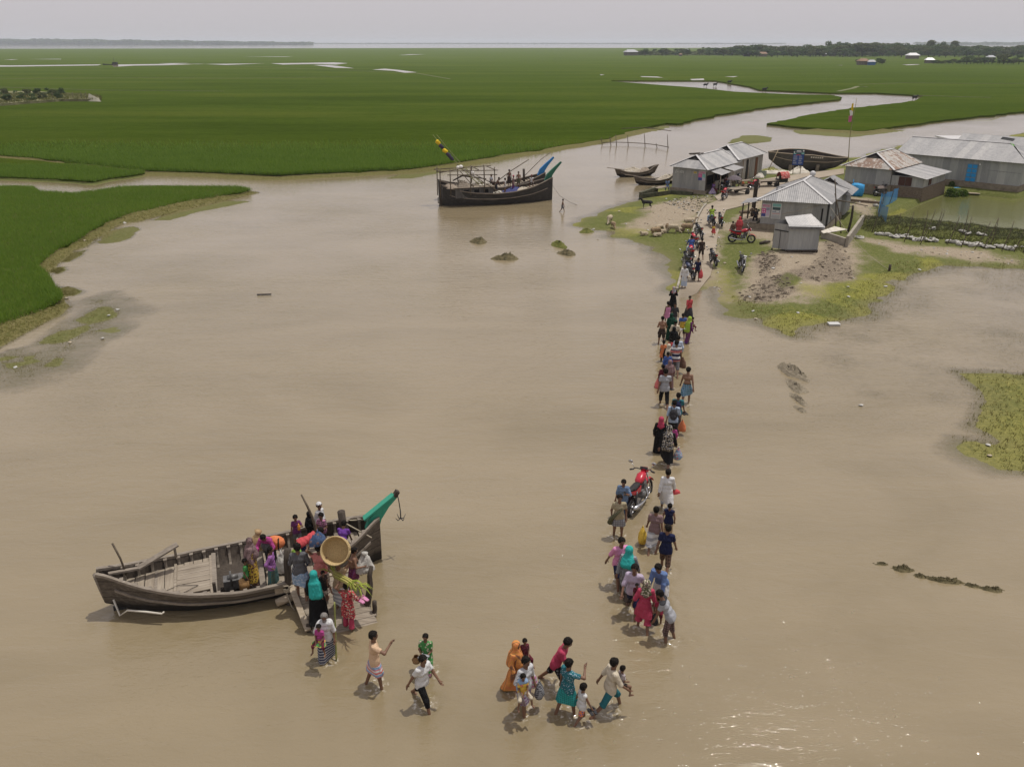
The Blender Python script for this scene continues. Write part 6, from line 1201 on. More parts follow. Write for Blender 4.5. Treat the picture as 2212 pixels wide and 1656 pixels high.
for x0, y0, x1, y1 in st:
    p = on_ground('C1', x0, y0); u2, v2 = px('C1', x1, y1); u0, v0 = px('C1', x0, y0); h_ = hgt(u0, v0, v2, p.z); sx_ = (u2 - u0) * p.length / F_
    pole('thin crooked stake of the net fence round the green pond', p, p + Vector((sx_, .1, h_)), .035, .02, bamboo_dark, 'stake', 'fence_stake', 'net fence stakes by the pond')
netm = mat('thin_net', (.09, .1, .085), .9); t = NT(netm); tr = t.n('ShaderNodeBsdfTransparent'); mx = t.n('ShaderNodeMixShader'); mx.inputs[0].default_value = .3; t.l(tr.outputs[0], mx.inputs[1]); t.l(t.b.outputs[0], mx.inputs[2]); t.l(mx.outputs[0], t.t.nodes['Material Output'].inputs[0])
bnet = mat('blue_mesh', (.06, .26, .55), .8); t = NT(bnet); tr = t.n('ShaderNodeBsdfTransparent'); mx = t.n('ShaderNodeMixShader'); mx.inputs[0].default_value = .72; t.l(tr.outputs[0], mx.inputs[1]); t.l(t.b.outputs[0], mx.inputs[2]); t.l(mx.outputs[0], t.t.nodes['Material Output'].inputs[0])
def net_fence(label, pts, h_, m_, name='net_fence', sag=.25):
    mb = MB(); bot = []; top = []
    for i, (a, b) in enumerate(zip(pts, pts[1:])):
        for k in range(6):
            q = a.lerp(b, k / 6); s_ = sag * math.sin(math.pi * k / 6); bot.append(tuple(q + Vector((0, .08 * math.sin(3 * k + i), 0)))); top.append(tuple(q + Vector((0, .15 * math.sin(2 * k + i), h_ - s_))))
    mb.loft([bot, top], False, False, True); return tag(mb.build(name, m_), label, 'net')
net_fence('fine dark net sagging between the stakes along the pond bank', [on_ground('C1', x, y) for x, y in ((640, 1180), (750, 1190), (930, 1200), (1060, 1220), (1200, 1240), (1350, 1255), (1500, 1270), (1600, 1280), (1780, 1300), (1870, 1310), (2010, 1330), (2180, 1350), (2400, 1380))], 1.15, netm)
net_fence('torn blue mesh net hung on sticks beside the rusty house', [on_ground('C1', x, y) for x, y in ((838, 1150), (760, 1080), (775, 1000), (830, 985), (900, 950), (955, 915))], 1.35, bnet, 'blue_net', .15)
for x, y in ((762, 1085), (790, 990), (870, 965)): p = on_ground('C1', x, y); pole('bent stick holding up the blue mesh net', p, p + Vector((.25, .1, 2.0)), .03, .02, bamboo_dark, 'stick', 'net_stick', 'sticks of the blue net')
mb = MB(); r_ = random.Random(4); mb.loft([[(x * k + r_.uniform(-.07, .07), y * k + r_.uniform(-.07, .07), z + r_.uniform(-.06, .06)) for x, y in ((-.6, -.4), (0, -.46), (.6, -.4), (.64, 0), (.6, .4), (0, .44), (-.6, .4), (-.62, 0))] for z, k in ((.05, 1.), (.4, .94), (.75, 1.02), (1.1, .96), (1.2, .7))], True, True, True); mb.tube([(-.45, 0, 1.1), (-.5, 0, 1.6)], .04, 6); o = mb.build('covered_pump', m_noise('blue_tarp', (.02, .2, .45), (.06, .34, .62), 5, .6, (1, 1, 1), .8, .06)); o.location = on_ground('C1', 548, 885); o.rotation_euler = (0, 0, R(-35)); tag(o, 'machine wrapped in bright blue plastic beside the rusty house', 'covered machine')
# low walls of a ruined enclosure
def wall(label, a, b, h_, w_=.2, m_=conc):
    mb = MB(); L = (b - a).length; mb.beam(Vector((0, 0, h_ / 2 - .1)), (b - a) * 1. + Vector((0, 0, h_ / 2 - .1 - (b - a).z)), w_, h_ + .2); o = mb.build('low_wall', m_); o.location = a; return tag(o, label, 'wall')
wall('weathered concrete wall running back to the pond net', on_ground('C1', 450, 1385), on_ground('C1', 605, 1160), .85)
wall('low concrete wall behind the kiosk joining the long wall', on_ground('C1', 210, 1290), on_ground('C1', 440, 1370), .55)
wall('broken brick edge across the yard of the rusty house', on_ground('C1', 480, 935), on_ground('C1', 770, 965), .22, .3, brick_old)
mb = MB(); mb.add([(0, 0, .5), (2.0, .3, .75), (1.2, 1.0, .85), (-.1, .35, .6)], [(0, 1, 2, 3)]); mb.add([(0, 0, .46), (2.0, .3, .71), (1.2, 1.0, .81), (-.1, .35, .56)], [(3, 2, 1, 0)]); o = mb.build('loose_sheet', bpy.data.materials['pale_sheet']); o.location = on_ground('C1', 220, 1310); tag(o, 'bent pale sheet leaning beside the kiosk', 'sheet')
p = on_ground('C1', 345, 1240); pole('leaning bamboo prop by the right corner of the tin house', p, p + Vector((-.6, .2, 4.3)), .06, .04, None, 'pole'); p = on_ground('C1', 400, 1250); pole('bamboo prop crossing behind the first at the tin house corner', p, p + Vector((-.9, .2, 3.2)), .05, .04); p = on_ground('C1', 465, 1240); pole('upright dark timber at the ruined enclosure', p, p + Vector((.1, 0, 2.2)), .1, .09, wood_dark, 'post', 'timber_post')
a = Vector((26.0, 69.3, 3.1)); pole('long bamboo reaching out level from the tin house eave', a, a + Vector((4.0, 1.4, -.9)), .05, .04); pole('second level bamboo just under the first at the eave', a + Vector((.1, -.1, -.15)), a + Vector((3.4, 2.6, -.8)), .05, .035)
mb = MB(); a = Vector((25.6, 67.4, 2.75)); b = on_ground('C1', 870, 1610); mb.tube([(a * (1 - k) + b * k) + Vector((0, 0, -.5 * math.sin(math.pi * k))) for k in np.linspace(0, 1, 12)], .014, 4); tag(mb.build('guy_rope', rope_m), 'thin pale rope slanting from the tin house down to a peg in the grass', 'rope')
mb = MB(); mb.tube([(0, 0, -.1), (0, 0, .45)], .09, 7); o = mb.build('peg', wood_dark); o.location = on_ground('C1', 870, 1615); tag(o, 'short dark peg at the water edge holding the thin rope', 'peg')
mb = MB(); a, b = C0w + pC(4.4, -.12, 2.75), C0w + pC(1.8, -.6, 1.95); mb.tube([a, (a + b) / 2 - Vector((0, 0, .06)), b], .02, 4); tag(mb.build('cable', rope_m), 'pale cable slung across the front wall of the tin house', 'cable')
mb = MB(); mb.tube([(0, 0, -.1), (.03, 0, .85)], .05, 6); o = mb.build('wooden_stake', wood_dark); o.location = on_ground('C2', 1348, 618); tag(o, 'short wooden stake left of the kiosk', 'stake')
mb = MB(); mb.tube([(-.5, 0, .1), (0, .05, .16), (.5, .12, .12)], [.1, .12, .09], 7); o = mb.build('log', wood_dark); o.location = on_ground('C2', 1295, 640); o.rotation_euler = (0, 0, R(20)); tag(o, 'short dark log lying on the mud before the tin house', 'log')
# sand bags along the pond bank
bag_m = m_noise('white_bag', (.30, .29, .26), (.58, .56, .52), 6, .8, (1, 1, 1), .8, .06)
bags = [(x, 1262 + (x - 760) * .13 + random.uniform(-14, 14)) for x in range(770, 1345, 32)] + [(x, 1350 + (x - 1430) * .085 + random.uniform(-12, 12)) for x in range(1435, 2200, 34)] + [(1265, 1225), (1290, 1230), (1300, 1215), (1570, 1240), (1600, 1250), (1640, 1265), (1670, 1290), (1720, 1300), (1735, 1270), (1780, 1275), (1800, 1290), (575, 1300), (735, 990)]
for i, (x, y) in enumerate(bags):
    r_ = random.Random(i); mb = MB(); mb.ball((0, 0, .12), (.36 * r_.uniform(.5, 1.2), .17, .09 * r_.uniform(.6, 1.5)), 9, 6, rot=Matrix.Rotation(r_.uniform(-.5, .5), 3, 'X')); mb.V = [tuple(c + r_.gauss(0, .035) for c in q) for q in mb.V]; o = mb.build('sandbag', bag_m); o.location = on_ground('C1', x, y); o.rotation_euler = (r_.uniform(-.3, .3), r_.uniform(-.3, .3), r_.uniform(-.8, .5)); tag(o, 'crumpled white bag lying on the dark weedy pond bank', 'bag', 'white bags along the pond bank')
# bamboo rail fence standing in the river
bf = empty('bamboo_rail', 'half sunken bamboo rail fence standing in the river beyond the rowing boats', 'fence', zg('B4', 25, 195)); b0 = bf.location.copy()
def rp(x, y, z=0): return zg('B4', x, y, 0) + Vector((0, 0, z)) - b0
for x, y, yt in ((25, 195, 125), (110, 205, 115), (165, 205, 95), (280, 210, 100), (445, 218, 85), (565, 228, 180), (670, 235, 95)):
    u, v = px('B4', x, y); h_ = hgt(u, v, px('B4', x, yt)[1]); mb = MB(); mb.tube([rp(x, y, -.2), rp(x, y, h_) + Vector((-.25, 0, 0))], [.07, .045], 6); mb.build('upright', bamboo_dark, bf)
for P in ([(25, 188), (160, 185), (280, 188), (445, 198), (560, 212), (675, 235)],): mb = MB(); mb.tube([rp(x, y + 8, .35) for x, y in P], .06, 6); mb.build('rail', bamboo_dark, bf)
mb = MB(); mb.tube([rp(200, 205, 2.6), rp(440, 216, 2.9), rp(690, 235, 2.6)], .05, 6); mb.build('rail', bamboo_dark, bf)
# ------------------------------------------------ sheep, goats
def animal(label, p, head, s=1., pose_='stand', m_=None, cat='sheep', name='sheep', group=None, thin=False):
    w_ = .72 if thin else 1.; z = .44 if pose_ != 'lie' else .17; pr = [((-.25, 0, z), (.22, 0, z + .02), .165 * w_, .17 * w_), ((.2, 0, z + .02), (.24, 0, z - .02), .16 * w_, .15 * w_), ((-.36, 0, z + .05), (-.42, 0, z - .08), .03, .02)]
    hd = {'stand': (.50, z + .24), 'graze': (.56, .14), 'lie': (.46, z + .2)}[pose_]; nk = (.27, 0, z + .06); pr += [(nk, (hd[0] - .06, 0, hd[1]), .105 * w_, .07), ((hd[0] - .05, 0, hd[1] + .01), (hd[0] + .09, 0, hd[1] - .07), .06, .038)]
    for q in (-1, 1): pr += [((hd[0] - .07, q * .045, hd[1] + .04), (hd[0] - .10, q * .12, hd[1] + .01), .02, .014)]
    if pose_ != 'lie':
        for q in (-.085, .085): pr += [((.2, q, z - .06), (.215, q, .2), .052, .026), ((.215, q, .2), (.2, q, .02), .024, .02), ((-.27, q, z - .02), (-.22, q, .24), .085 * w_, .04), ((-.22, q, .24), (-.32, q, .17), .035, .024), ((-.32, q, .17), (-.30, q, .02), .022, .02)]
    else:
        for q in (-.13, .13): pr += [((.2, q, .1), (.34, q, .04), .05, .025), ((-.25, q * 1.1, .12), (-.05, q * 1.3, .05), .09, .03)]
    V, Fc = skin_mesh(pr, .026, .045); o = link(name, mesh_from(name, V, Fc, True), m_); o.location = p; o.scale = (s,) * 3; o.rotation_euler = (0, 0, R(90 - head)); return tag(o, label, cat, group)
wool = m_noise('wool', (.30, .24, .16), (.50, .43, .32), 13, .95, (1, 1, 1), 1, .03); wool_b = m_noise('brown_wool', (.18, .125, .075), (.36, .27, .17), 9, .95, (1, 1, 1), 1, .03); goat_k = m_noise('black_coat', (.012, .012, .013), (.03, .029, .028), 14, .8); goat_g = m_noise('grey_brown_coat', (.13, .10, .07), (.22, .17, .12), 14, .9)
flock = 'sheep flock on the grass left of the path'
for x, y, h_, ps, s_, m_, lb in ((545, 1085, 70, 'graze', 1.25, wool_b, 'brown backed sheep grazing at the left end of the flock'), (435, 1085, 250, 'lie', 1.0, wool, 'small sheep lying apart on the grass left of the flock'), (565, 1095, 90, 'lie', 1.0, wool, 'pale sheep lying in front of the brown backed one'), (615, 1065, 80, 'lie', 1.1, wool, 'cream sheep lying next to the brown backed one'), (660, 1050, 190, 'stand', 1.2, wool_b, 'sheep with brown face standing in the middle of the flock'), (715, 1060, 110, 'graze', 1.3, wool, 'cream sheep grazing with head down in the middle of the flock'), (790, 1045, 95, 'lie', 1.1, wool, 'sheep lying at the centre right of the flock'), (855, 1055, 100, 'stand', 1.35, wool_b, 'large brown sheep standing near the parked motorcycles'), (880, 1000, 95, 'stand', 1.35, wool, 'pale sheep at the back of the flock with its head by the path'), (580, 1050, 60, 'graze', 1.1, wool, 'sheep at the back left of the flock')):
    animal(lb, on_ground('B4', x, y), h_, s_ * .9, ps, m_, 'sheep', 'sheep', flock)
animal('black goat standing on the grass below the river shop', on_ground('B4', 458, 820), 280, 1.35, 'stand', goat_k, 'goat', 'goat', None, True)
animal('pale sheep alone near the water edge at far left of the grass', on_ground('B4', 95, 968), 200, 1.2, 'graze', wool); animal('small lamb below the lone sheep at the water edge', on_ground('B4', 130, 1015), 170, .95, 'graze', wool_b, 'lamb', 'lamb')
animal('brown goat standing between the path and the timber post', on_ground('B4', 1420, 920), 95, 1.3, 'stand', goat_g, 'goat', 'goat', None, True)
animal('dark goat lying behind the timber post', on_ground('B4', 1520, 885), 60, 1.1, 'lie', goat_k, 'goat', 'goat', None, True)
# ------------------------------------------------ earth mounds and clods in the water
mound_m = m_noise('mound_earth', (.05, .045, .022), (.17, .14, .075), 3.5, .95, (1, 1, 1), 1, .1); mound_g = m_noise('mound_green', (.06, .07, .015), (.16, .16, .04), 4, .95, (1, 1, 1), 1, .08)
for i, (u, v, sx_, sy_, h_, m_, lb) in enumerate(((1034, 524, .62, .9, .28, mound_m, 'brown earth mound in midstream, left of the other three'), (1092, 559, .95, .9, .3, mound_m, 'widest earth mound, lowest of those in midstream'), (1207, 531, .6, 1.1, .3, mound_g, 'green topped mound nearest below the fishing boat bow'), (1225, 549, .75, .7, .25, mound_m, 'small brown mound just below the green topped one'), (1267, 501, .75, .7, .2, mound_g, 'flat green mound off the tip of the grassy shore'))):
    heap('earth_mound', lb, 'mound', G(u, v, -.03), sx_, sy_, h_, m_, 60 + i, .2, 20, .6)
for i, (x, y, sx_, sy_, lb) in enumerate(((552, 580, .42, 1.5, 'tallest stretch of old earth wall rising from the shallows'), (570, 650, .36, 1.2, 'second lower stretch of the old earth wall'), (583, 710, .30, .95, 'crumbled third stretch of the old earth wall'), (592, 758, .24, .6, 'last low piece trailing from the old earth wall'))): heap('earth_wall', lb, 'earth wall', zg('D2', x, y, -.04), sx_, sy_, (.26, .16, .12, .08)[i], m_noise('pale_earth', (.13, .11, .075), (.28, .24, .18), 5, .95, (1, 1, 1), 1, .08) if i == 0 else bpy.data.materials['pale_earth'], 70 + i, R(8), 22, .6)
for i, (x, y, sx_, lb) in enumerate(((1075, 1518, .45, 'thick left end of the sunken earth bank in the foreground water'), (1165, 1550, .36, 'narrow link in the sunken earth bank'), (1280, 1572, .66, 'middle stretch of the sunken earth bank'), (1405, 1594, .34, 'small lump joining the sunken bank on its right'), (1495, 1612, .5, 'right end stretch of the sunken earth bank'), (975, 1490, .34, 'barely showing lump left of the sunken bank'))): heap('earth_bank', lb, 'earth bank', zg('D2', x, y, -.05), sx_, .15, (.13, .085, .12, .08, .10, .065)[i], mound_m, 80 + i, R(-16), 22, .8)
for i in range(4): heap('earth_clod', 'tiny dark clod showing above the water left of the grassy shore', 'clod', on_ground('C2', (0, 362, 422, 155)[i], (708, 718, 733, 622)[i]) * 1.0, .22, .3, .12, mound_m, 90 + i)['group'] = 'clods in the shallows'
mb = MB(); mb.beam((-.45, 0, .05), (.45, .05, .06), .1, .06); o = mb.build('floating_plank', wood_dark); o.location = zg('D1', 1750, 962); tag(o, 'small dark plank floating alone in the wide water', 'plank')
# ------------------------------------------------ litter, stones and rubble
lit = [m_noise('litter_white', (.38, .37, .35), (.55, .54, .5), 6, .7), m_noise('litter_tan', (.34, .28, .2), (.46, .4, .3), 6, .9)]
LIT = [('C2', 1348, 808), ('C2', 745, 435), ('C2', 1212, 1098), ('C2', 1520, 1110), ('C2', 1232, 1152), ('C2', 1860, 1002), ('C2', 2115, 932), ('C2', 1020, 772), ('C2', 620, 335), ('C2', 1860, 935), ('D1', 440, 988), ('D1', 720, 1100), ('D1', 680, 1255), ('D1', 465, 1280), ('D1', 100, 1443), ('D1', 778, 1062), ('D1', 560, 602), ('D1', 826, 491), ('D2', 875, 750), ('D2', 1488, 975), ('D2', 1480, 925), ('D2', 1155, 95), ('C2', 300, 420), ('C2', 130, 540)]
for i, (z_, x, y) in enumerate(LIT):
    p = on_ground(z_, x, y); p.z = max(p.z, 0) + .02; r_ = random.Random(i + 5); mb = MB(); V = [(.18 * r_.uniform(.5, 1.2) * math.cos(a), .16 * r_.uniform(.6, 1.3) * math.sin(a), r_.uniform(0, .08)) for a in [k * 1.05 for k in range(6)]] + [(0, 0, .1)]; mb.add(V, [(k, (k + 1) % 6, 6) for k in range(6)]); mb.add([(x_, y_, z2 - .015) for x_, y_, z2 in V[:6]], [(5, 4, 3, 2, 1, 0)]); o = mb.build('litter_scrap', lit[i % 3 == 1]); o.location = p; o.scale = (.5 + p.length * .005,) * 3; tag(o, 'crumpled pale scrap of litter on the shore or in the shallows', 'litter', 'scraps of litter')
mb = MB(); mb.box((0, 0, .06), (.6, .4, .14)); mb.box((0, 0, .14), (.64, .44, .03)); o = mb.build('plastic_box', mat('clear_plastic', (.5, .5, .48), .3, .5)); o.location = zg('C2', 1760, 1195, -.05); tag(o, 'translucent plastic box floating off the green shore', 'box')
def scatter(name, label, cat, polys, n, lo, hi, mats, seed, flat=.5):
    r = np.random.default_rng(seed); mb = MB(); k = 0
    while k < n:
        P = polys[r.integers(len(polys))]; a, b = P.min(0), P.max(0); q = a + (b - a) * r.random(2)
        if sdist(P, np.array([q[0]]), np.array([q[1]]))[0] > 0: continue
        s_ = lo + (hi - lo) * r.random() ** 2; mb.mi = int(r.integers(len(mats))); z = max(gz(q[0], q[1]), -.02); b0 = len(mb.V); mb.ball((q[0], q[1], z + s_ * .2), (s_, s_ * r.uniform(.5, 1), s_ * flat), 5, 3, False); k += 1
        for i in range(b0, len(mb.V)): v = mb.V[i]; mb.V[i] = tuple(c + s_ * .3 * r.normal() * (j < 2) for j, c in enumerate(v))
    return tag(mb.build(name, mats), label, cat, kind='stuff')
scatter('rubble', 'broken brick and rubbish strewn below the river shop wall', 'rubble', [P2(Q('B4', 600, 730, 900, 690, 1150, 690, 1050, 800, 1000, 880, 880, 870, 700, 800), .4)], 420, .03, .13, [plinth_m, lit[0], lit[1], moss], 3)
scatter('mud_clods', 'dark clods of churned mud in the yard', 'clods', CHURN, 480, .04, .14, [m_noise('clod_dark', (.09, .072, .053), (.17, .135, .1), 8, .95), m_noise('clod_mid', (.14, .115, .085), (.25, .21, .155), 8, .95)], 4, .45)
scatter('pebbles', 'small stones and scraps on the bare ground', 'stones', BARE, 420, .03, .11, [lit[1], plinth_m, lit[0]], 5)
# pond weeds and a few reeds
leaf_m = m_blade('leaf', (.04, .08, .012), (.08, .13, .02), (.13, .18, .04))
def bush(name, label, cat, p, r_, h_, n, seed, size=.12, m_=None, group=None, kind=None, trunk=None):
    r = np.random.default_rng(seed); ph = r.uniform(0, 6.28, n); q = r.random(n) ** .5; zz = r.random(n); X = r_ * q * np.cos(ph) * np.sqrt(1 - (zz * .8) ** 2); Y = r_ * q * np.sin(ph) * np.sqrt(1 - (zz * .8) ** 2); Z = h_ * zz; C_ = np.stack([X, Y, Z], 1)
    d = r.normal(size=(n, 3)); d /= np.linalg.norm(d, axis=1)[:, None]; e = np.cross(d, r.normal(size=(n, 3))); e /= np.linalg.norm(e, axis=1)[:, None]; s_ = size * r.uniform(.6, 1.4, n)[:, None]
    V = np.stack([C_ - d * s_, C_ + e * s_ * .5, C_ + d * s_, C_ - e * s_ * .5], 1).reshape(-1, 3); me = mesh_from(name, V, np.arange(len(V)).reshape(-1, 4)); set_attr(me, 'tone', np.repeat(r.random(n), 4)); o = link(name, me, m_ or leaf_m); o.location = p; return tag(o, label, cat, group, kind)
bush('water_plant', 'leafy bush growing at the water edge of the pond by the long house', 'bush', zg('C1', 1480, 890), .8, .75, 420, 3); bush('water_plant', 'smaller leafy bush to the right on the pond edge', 'bush', zg('C1', 1575, 885), .65, .6, 320, 4); bush('water_plant', 'pale young plant behind the pond bushes', 'bush', zg('C1', 1470, 815, .2), .4, .7, 160, 5)
mb = MB(); planks(mb, 0, 3.2, 0, 1.0, 0, 4); o = mb.build('plank_raft', wood_pale); o.location = zg('C1', 1430, 850, .18); o.rotation_euler = (0, 0, R(-20)); tag(o, 'pale planks lying over the pond edge by the blue door', 'planks')
heap('blue_sheet', 'crumpled blue sheet on the pond planks', 'sheet', zg('C1', 1530, 825, .25), .9, .5, .2, bpy.data.materials['blue_tarp'], 51)
# ================================================================ far side: village trees, houses, mangrove, plot
def m_leaf(name, c1, c2, c3): return m_blade(name, c1, c2, c3)
leafs = [m_leaf('tree_leaf', (.06, .10, .038), (.10, .15, .052), (.15, .19, .07)), m_leaf('tree_leaf_dark', (.05, .085, .035), (.08, .125, .048), (.12, .16, .06)), m_leaf('tree_leaf_dry', (.075, .095, .04), (.12, .14, .06), (.17, .18, .085))]
bark_m = m_wood('bark', (.05, .04, .03), (.1, .085, .065), (.16, .14, .11), 'z')
def tree_proto(seed, kind):
    r = np.random.default_rng(seed); root = empty('tree', 'tree', 'tree'); mb = MB(); lobes = []
    if kind == 'palm':
        mb.tube([(0, 0, 0), (.03, 0, .35), (.0, .02, .72)], [.022, .016, .012], 6); tr = mb.build('trunk', bark_m, root); V = []; F4 = []; tn = []
        for k in range(22):
            a = r.uniform(0, 6.28); up = r.uniform(-.5, .9); P = [np.array([math.cos(a) * q * .30, math.sin(a) * q * .30, .72 + up * .26 * q - .24 * q * q]) for q in np.linspace(0, 1, 5)]; sd = np.array([-math.sin(a), math.cos(a), 0]); b = len(V)
            for q, p in zip((.02, .045, .05, .035, .0), P): V += [p - sd * q, p + sd * q]; tn += [r.random()] * 2
            F4 += [(b + 2 * i, b + 2 * i + 1, b + 2 * i + 3, b + 2 * i + 2) for i in range(4)]
        me = mesh_from('crown', V, F4); set_attr(me, 'tone', np.array(tn)); link('crown', me, leafs[0], root)
    else:
        th = r.uniform(.16, .28); mb.tube([(0, 0, -.02), (.01, .01, th), (.02, 0, .45)], [.035, .025, .016], 7)
        for k in range(7):
            a = k * .9 + r.uniform(0, .6); e = np.array([math.cos(a) * r.uniform(.16, .34), math.sin(a) * r.uniform(.16, .34), r.uniform(.28, .82)]); mb.tube([(.01, 0, th * r.uniform(.8, 1.1)), tuple(e * .55 + np.array([0, 0, .08])), tuple(e)], [.016, .010, .005], 5); lobes.append((e, r.uniform(.12, .2)))
        lobes.append((np.array([0, 0, .8]), .19)); mb.build('trunk', bark_m, root); C_ = []
        for e, s_ in lobes:
            n = 130; d = r.normal(size=(n, 3)); d /= np.linalg.norm(d, axis=1)[:, None]; C_.append(e + d * (s_ * r.uniform(.55, 1.08, n) ** 1)[:, None] * np.array([1.15, 1.15, .78]))
        C_ = np.concatenate(C_); n = len(C_); d = r.normal(size=(n, 3)); d /= np.linalg.norm(d, axis=1)[:, None]; e = np.cross(d, r.normal(size=(n, 3))); e /= np.linalg.norm(e, axis=1)[:, None]; s_ = .042 * r.uniform(.6, 1.5, n)[:, None]
        V = np.stack([C_ - d * s_, C_ + e * s_ * .7, C_ + d * s_, C_ - e * s_ * .7], 1).reshape(-1, 3); me = mesh_from('crown', V, np.arange(len(V)).reshape(-1, 4)); set_attr(me, 'tone', np.repeat(r.random(n), 4)); link('crown', me, leafs[seed % 3], root)
    KIDS[root.name] = children(root); return root
tps = [tree_proto(s_, 'round') for s_ in range(1, 7)] + [tree_proto(9, 'palm')]; used = set()
tb_kind = {0: 'broad mid green tree', 1: 'dark round headed tree', 2: 'pale dry green tree'}
def tree(zm, x, yb, yt, i, where, wide=1., group='village trees on the far plain'):
    p = zg(zm, x, yb, .3); u, v = px(zm, x, yb); h_ = max(2.5, hgt(u, v, px(zm, x, yt)[1], .3)); k = i % len(tps); o = tps[k] if k not in used else copy_tree(tps[k]); used.add(k)
    o.location = p; o.scale = (h_ * wide, h_ * wide, h_); o.rotation_euler = (0, 0, i * 1.7); o['label'] = ('feathery palm ' if k == 6 else ('broad mid green tree ', 'dark round headed tree ', 'pale dry green tree ')[(k + 1) % 3]) + where; o['category'] = 'tree'; o['group'] = group
rt = random.Random(21); ti = 0
def nxt():
    global ti; ti += 1; return ti if ti % 7 != 6 or rt.random() < .35 else ti + 2
for x in range(650, 2330, 17): tree('C3', x + rt.uniform(-8, 8), 163 + rt.uniform(-7, 3), np.interp(x, [650, 820, 1000, 1250, 1500, 1700, 1900, 2100, 2300], [112, 100, 108, 92, 92, 96, 100, 110, 100]) + rt.uniform(-4, 14), nxt(), 'in the long wood behind the far village', 1.7)
for x in range(790, 2330, 34): tree('C3', x + rt.uniform(-8, 8), 168 + rt.uniform(-4, 3), 125 + rt.uniform(-10, 18), nxt(), 'along the front of the far village wood', 1.7)
for x in (205, 235, 262, 285, 325, 345, 395, 425, 455, 520, 570, 610, 630): tree('C3', x, 160 + rt.uniform(-2, 2), rt.uniform(116, 138), nxt(), 'in the thin left end of the far village', 1.5)
for x, yt in ((1180, 82), (1715, 73), (1780, 82), (1838, 77), (1240, 84)): tree('C3', x, 160, yt, nxt(), 'standing taller than the rest of the far wood', .8)
for x in range(1745, 2200, 19): tree('C3', x + rt.uniform(-6, 6), 206 + rt.uniform(-2, 1), rt.uniform(148, 182) if x > 1880 else rt.uniform(172, 188), nxt(), 'in the nearer clump at the right of the plain', 1.6, 'trees of the nearer clump on the plain')
for x in (1345, 1378, 1400, 1435, 1455, 1472): tree('C3', x, 208, rt.uniform(170, 192), nxt(), 'around the lone farmstead on the plain', 1.2, 'trees of the lone farmstead')
wall_far = m_noise('far_wall', (.12, .10, .08), (.2, .17, .14), 2, .9); roof_white = mat('bright_tin', (.72, .72, .72), .3, .5); roof_gr = m_noise('far_tin', (.3, .31, .33), (.45, .46, .48), 2, .6); roof_br = m_noise('thatch', (.2, .13, .09), (.3, .2, .14), 2, .9); roof_bl = mat('far_blue', (.05, .13, .3), .6)
for x, y, wpx, m_, lb in ((765, 164, 36, roof_white, 'white roofed far farmhouse before the left part of the wood'), (848, 166, 44, roof_br, 'brown roofed far house beside the white roofed one'), (160, 160, 66, roof_gr, 'grey roofed house at the left end of the far village'), (540, 141, 24, roof_gr, 'tiny far house between the thin trees'), (450, 138, 24, roof_white, 'tiny white roofed house among the left trees'), (785, 150, 34, roof_gr, 'grey house just above the white roofed farmhouse'), (420, 164, 18, roof_br, 'tiny tan hut alone at the edge of the left trees'), (1628, 177, 54, roof_white, 'broad white hip roofed house standing clear of the right wood'), (1652, 152, 26, roof_gr, 'small far house behind the white hip roofed one'), (1717, 200, 40, roof_white, 'shining white roofed house at the left of the nearer clump'), (1370, 209, 52, roof_br, 'brown thatched house of the lone farmstead'), (1415, 210, 36, roof_bl, 'blue walled house of the lone farmstead'), (1212, 163, 22, roof_gr, 'small pale house at the foot of the mid wood'), (1170, 163, 24, roof_gr, 'dark fronted house left of the small pale one'), (1020, 133, 22, roof_gr, 'pale roof glimpsed high in the wood'), (2035, 184, 36, roof_gr, 'pale roof inside the nearer clump')):
    p = zg('C3', x, y, .35); d_ = p.length; w2 = wpx * .414 / F_ * d_; dp = w2 * .7; hw, hr = w2 * .16 + 1.2, w2 * .3 + 1.8
    h_ = empty('farmhouse', lb, 'house', p, (x % 7) * .1 - .3); mb = MB(); mb.box((0, 0, hw / 2), (w2 * .86, dp * .8, hw)); mb.build('wall', roof_bl if m_ is roof_bl else wall_far, h_)
    mb = MB(); a, b = w2 / 2, dp / 2; mb.add([(-a, -b, hw), (a, -b, hw), (a, b, hw), (-a, b, hw), (-a * .55, 0, hr), (a * .55, 0, hr)], [(0, 1, 5, 4), (1, 2, 5), (2, 3, 4, 5), (3, 0, 4), (3, 2, 1, 0)]); mb.build('roof', m_ if m_ is not roof_bl else roof_gr, h_)
# mangrove shore far to the left and the low bank beyond the river
def wood(name, label, u0, u1, vb, hgt_m, n, depth, size, seed, m_, taper=0.):
    r = np.random.default_rng(seed); q = r.random(n); a, b = G(u0, vb), G(u1, vb); X = a.x + (b.x - a.x) * q; Y = a.y + (b.y - a.y) * q + r.uniform(0, depth, n); k = 1 - taper * np.clip((q - .6) / .4, 0, 1)
    Z = hgt_m * k * r.random(n) ** .8 * (1 + .12 * np.sin(q * 90) + .08 * np.sin(q * 310)); C_ = np.stack([X, Y, Z], 1); d = r.normal(size=(n, 3)); d /= np.linalg.norm(d, axis=1)[:, None]; e = np.cross(d, r.normal(size=(n, 3))); e /= np.linalg.norm(e, axis=1)[:, None]; s_ = size * r.uniform(.5, 1.3, n)[:, None] * np.array([2.5, 1, .6])
    V = np.stack([C_ - d * s_, C_ + e * s_, C_ + d * s_, C_ - e * s_], 1).reshape(-1, 3); V[:, 2] = np.maximum(V[:, 2], .0); me = mesh_from(name, V, np.arange(len(V)).reshape(-1, 4)); set_attr(me, 'tone', np.repeat(r.random(n), 4)); return tag(link(name, me, m_), label, 'forest', kind='stuff')
wood('mangrove_forest', 'long blue grey mangrove forest across the far river at the left', -700, 655, 97, 27, 26000, 260, 7, 5, leafs[1], .6)
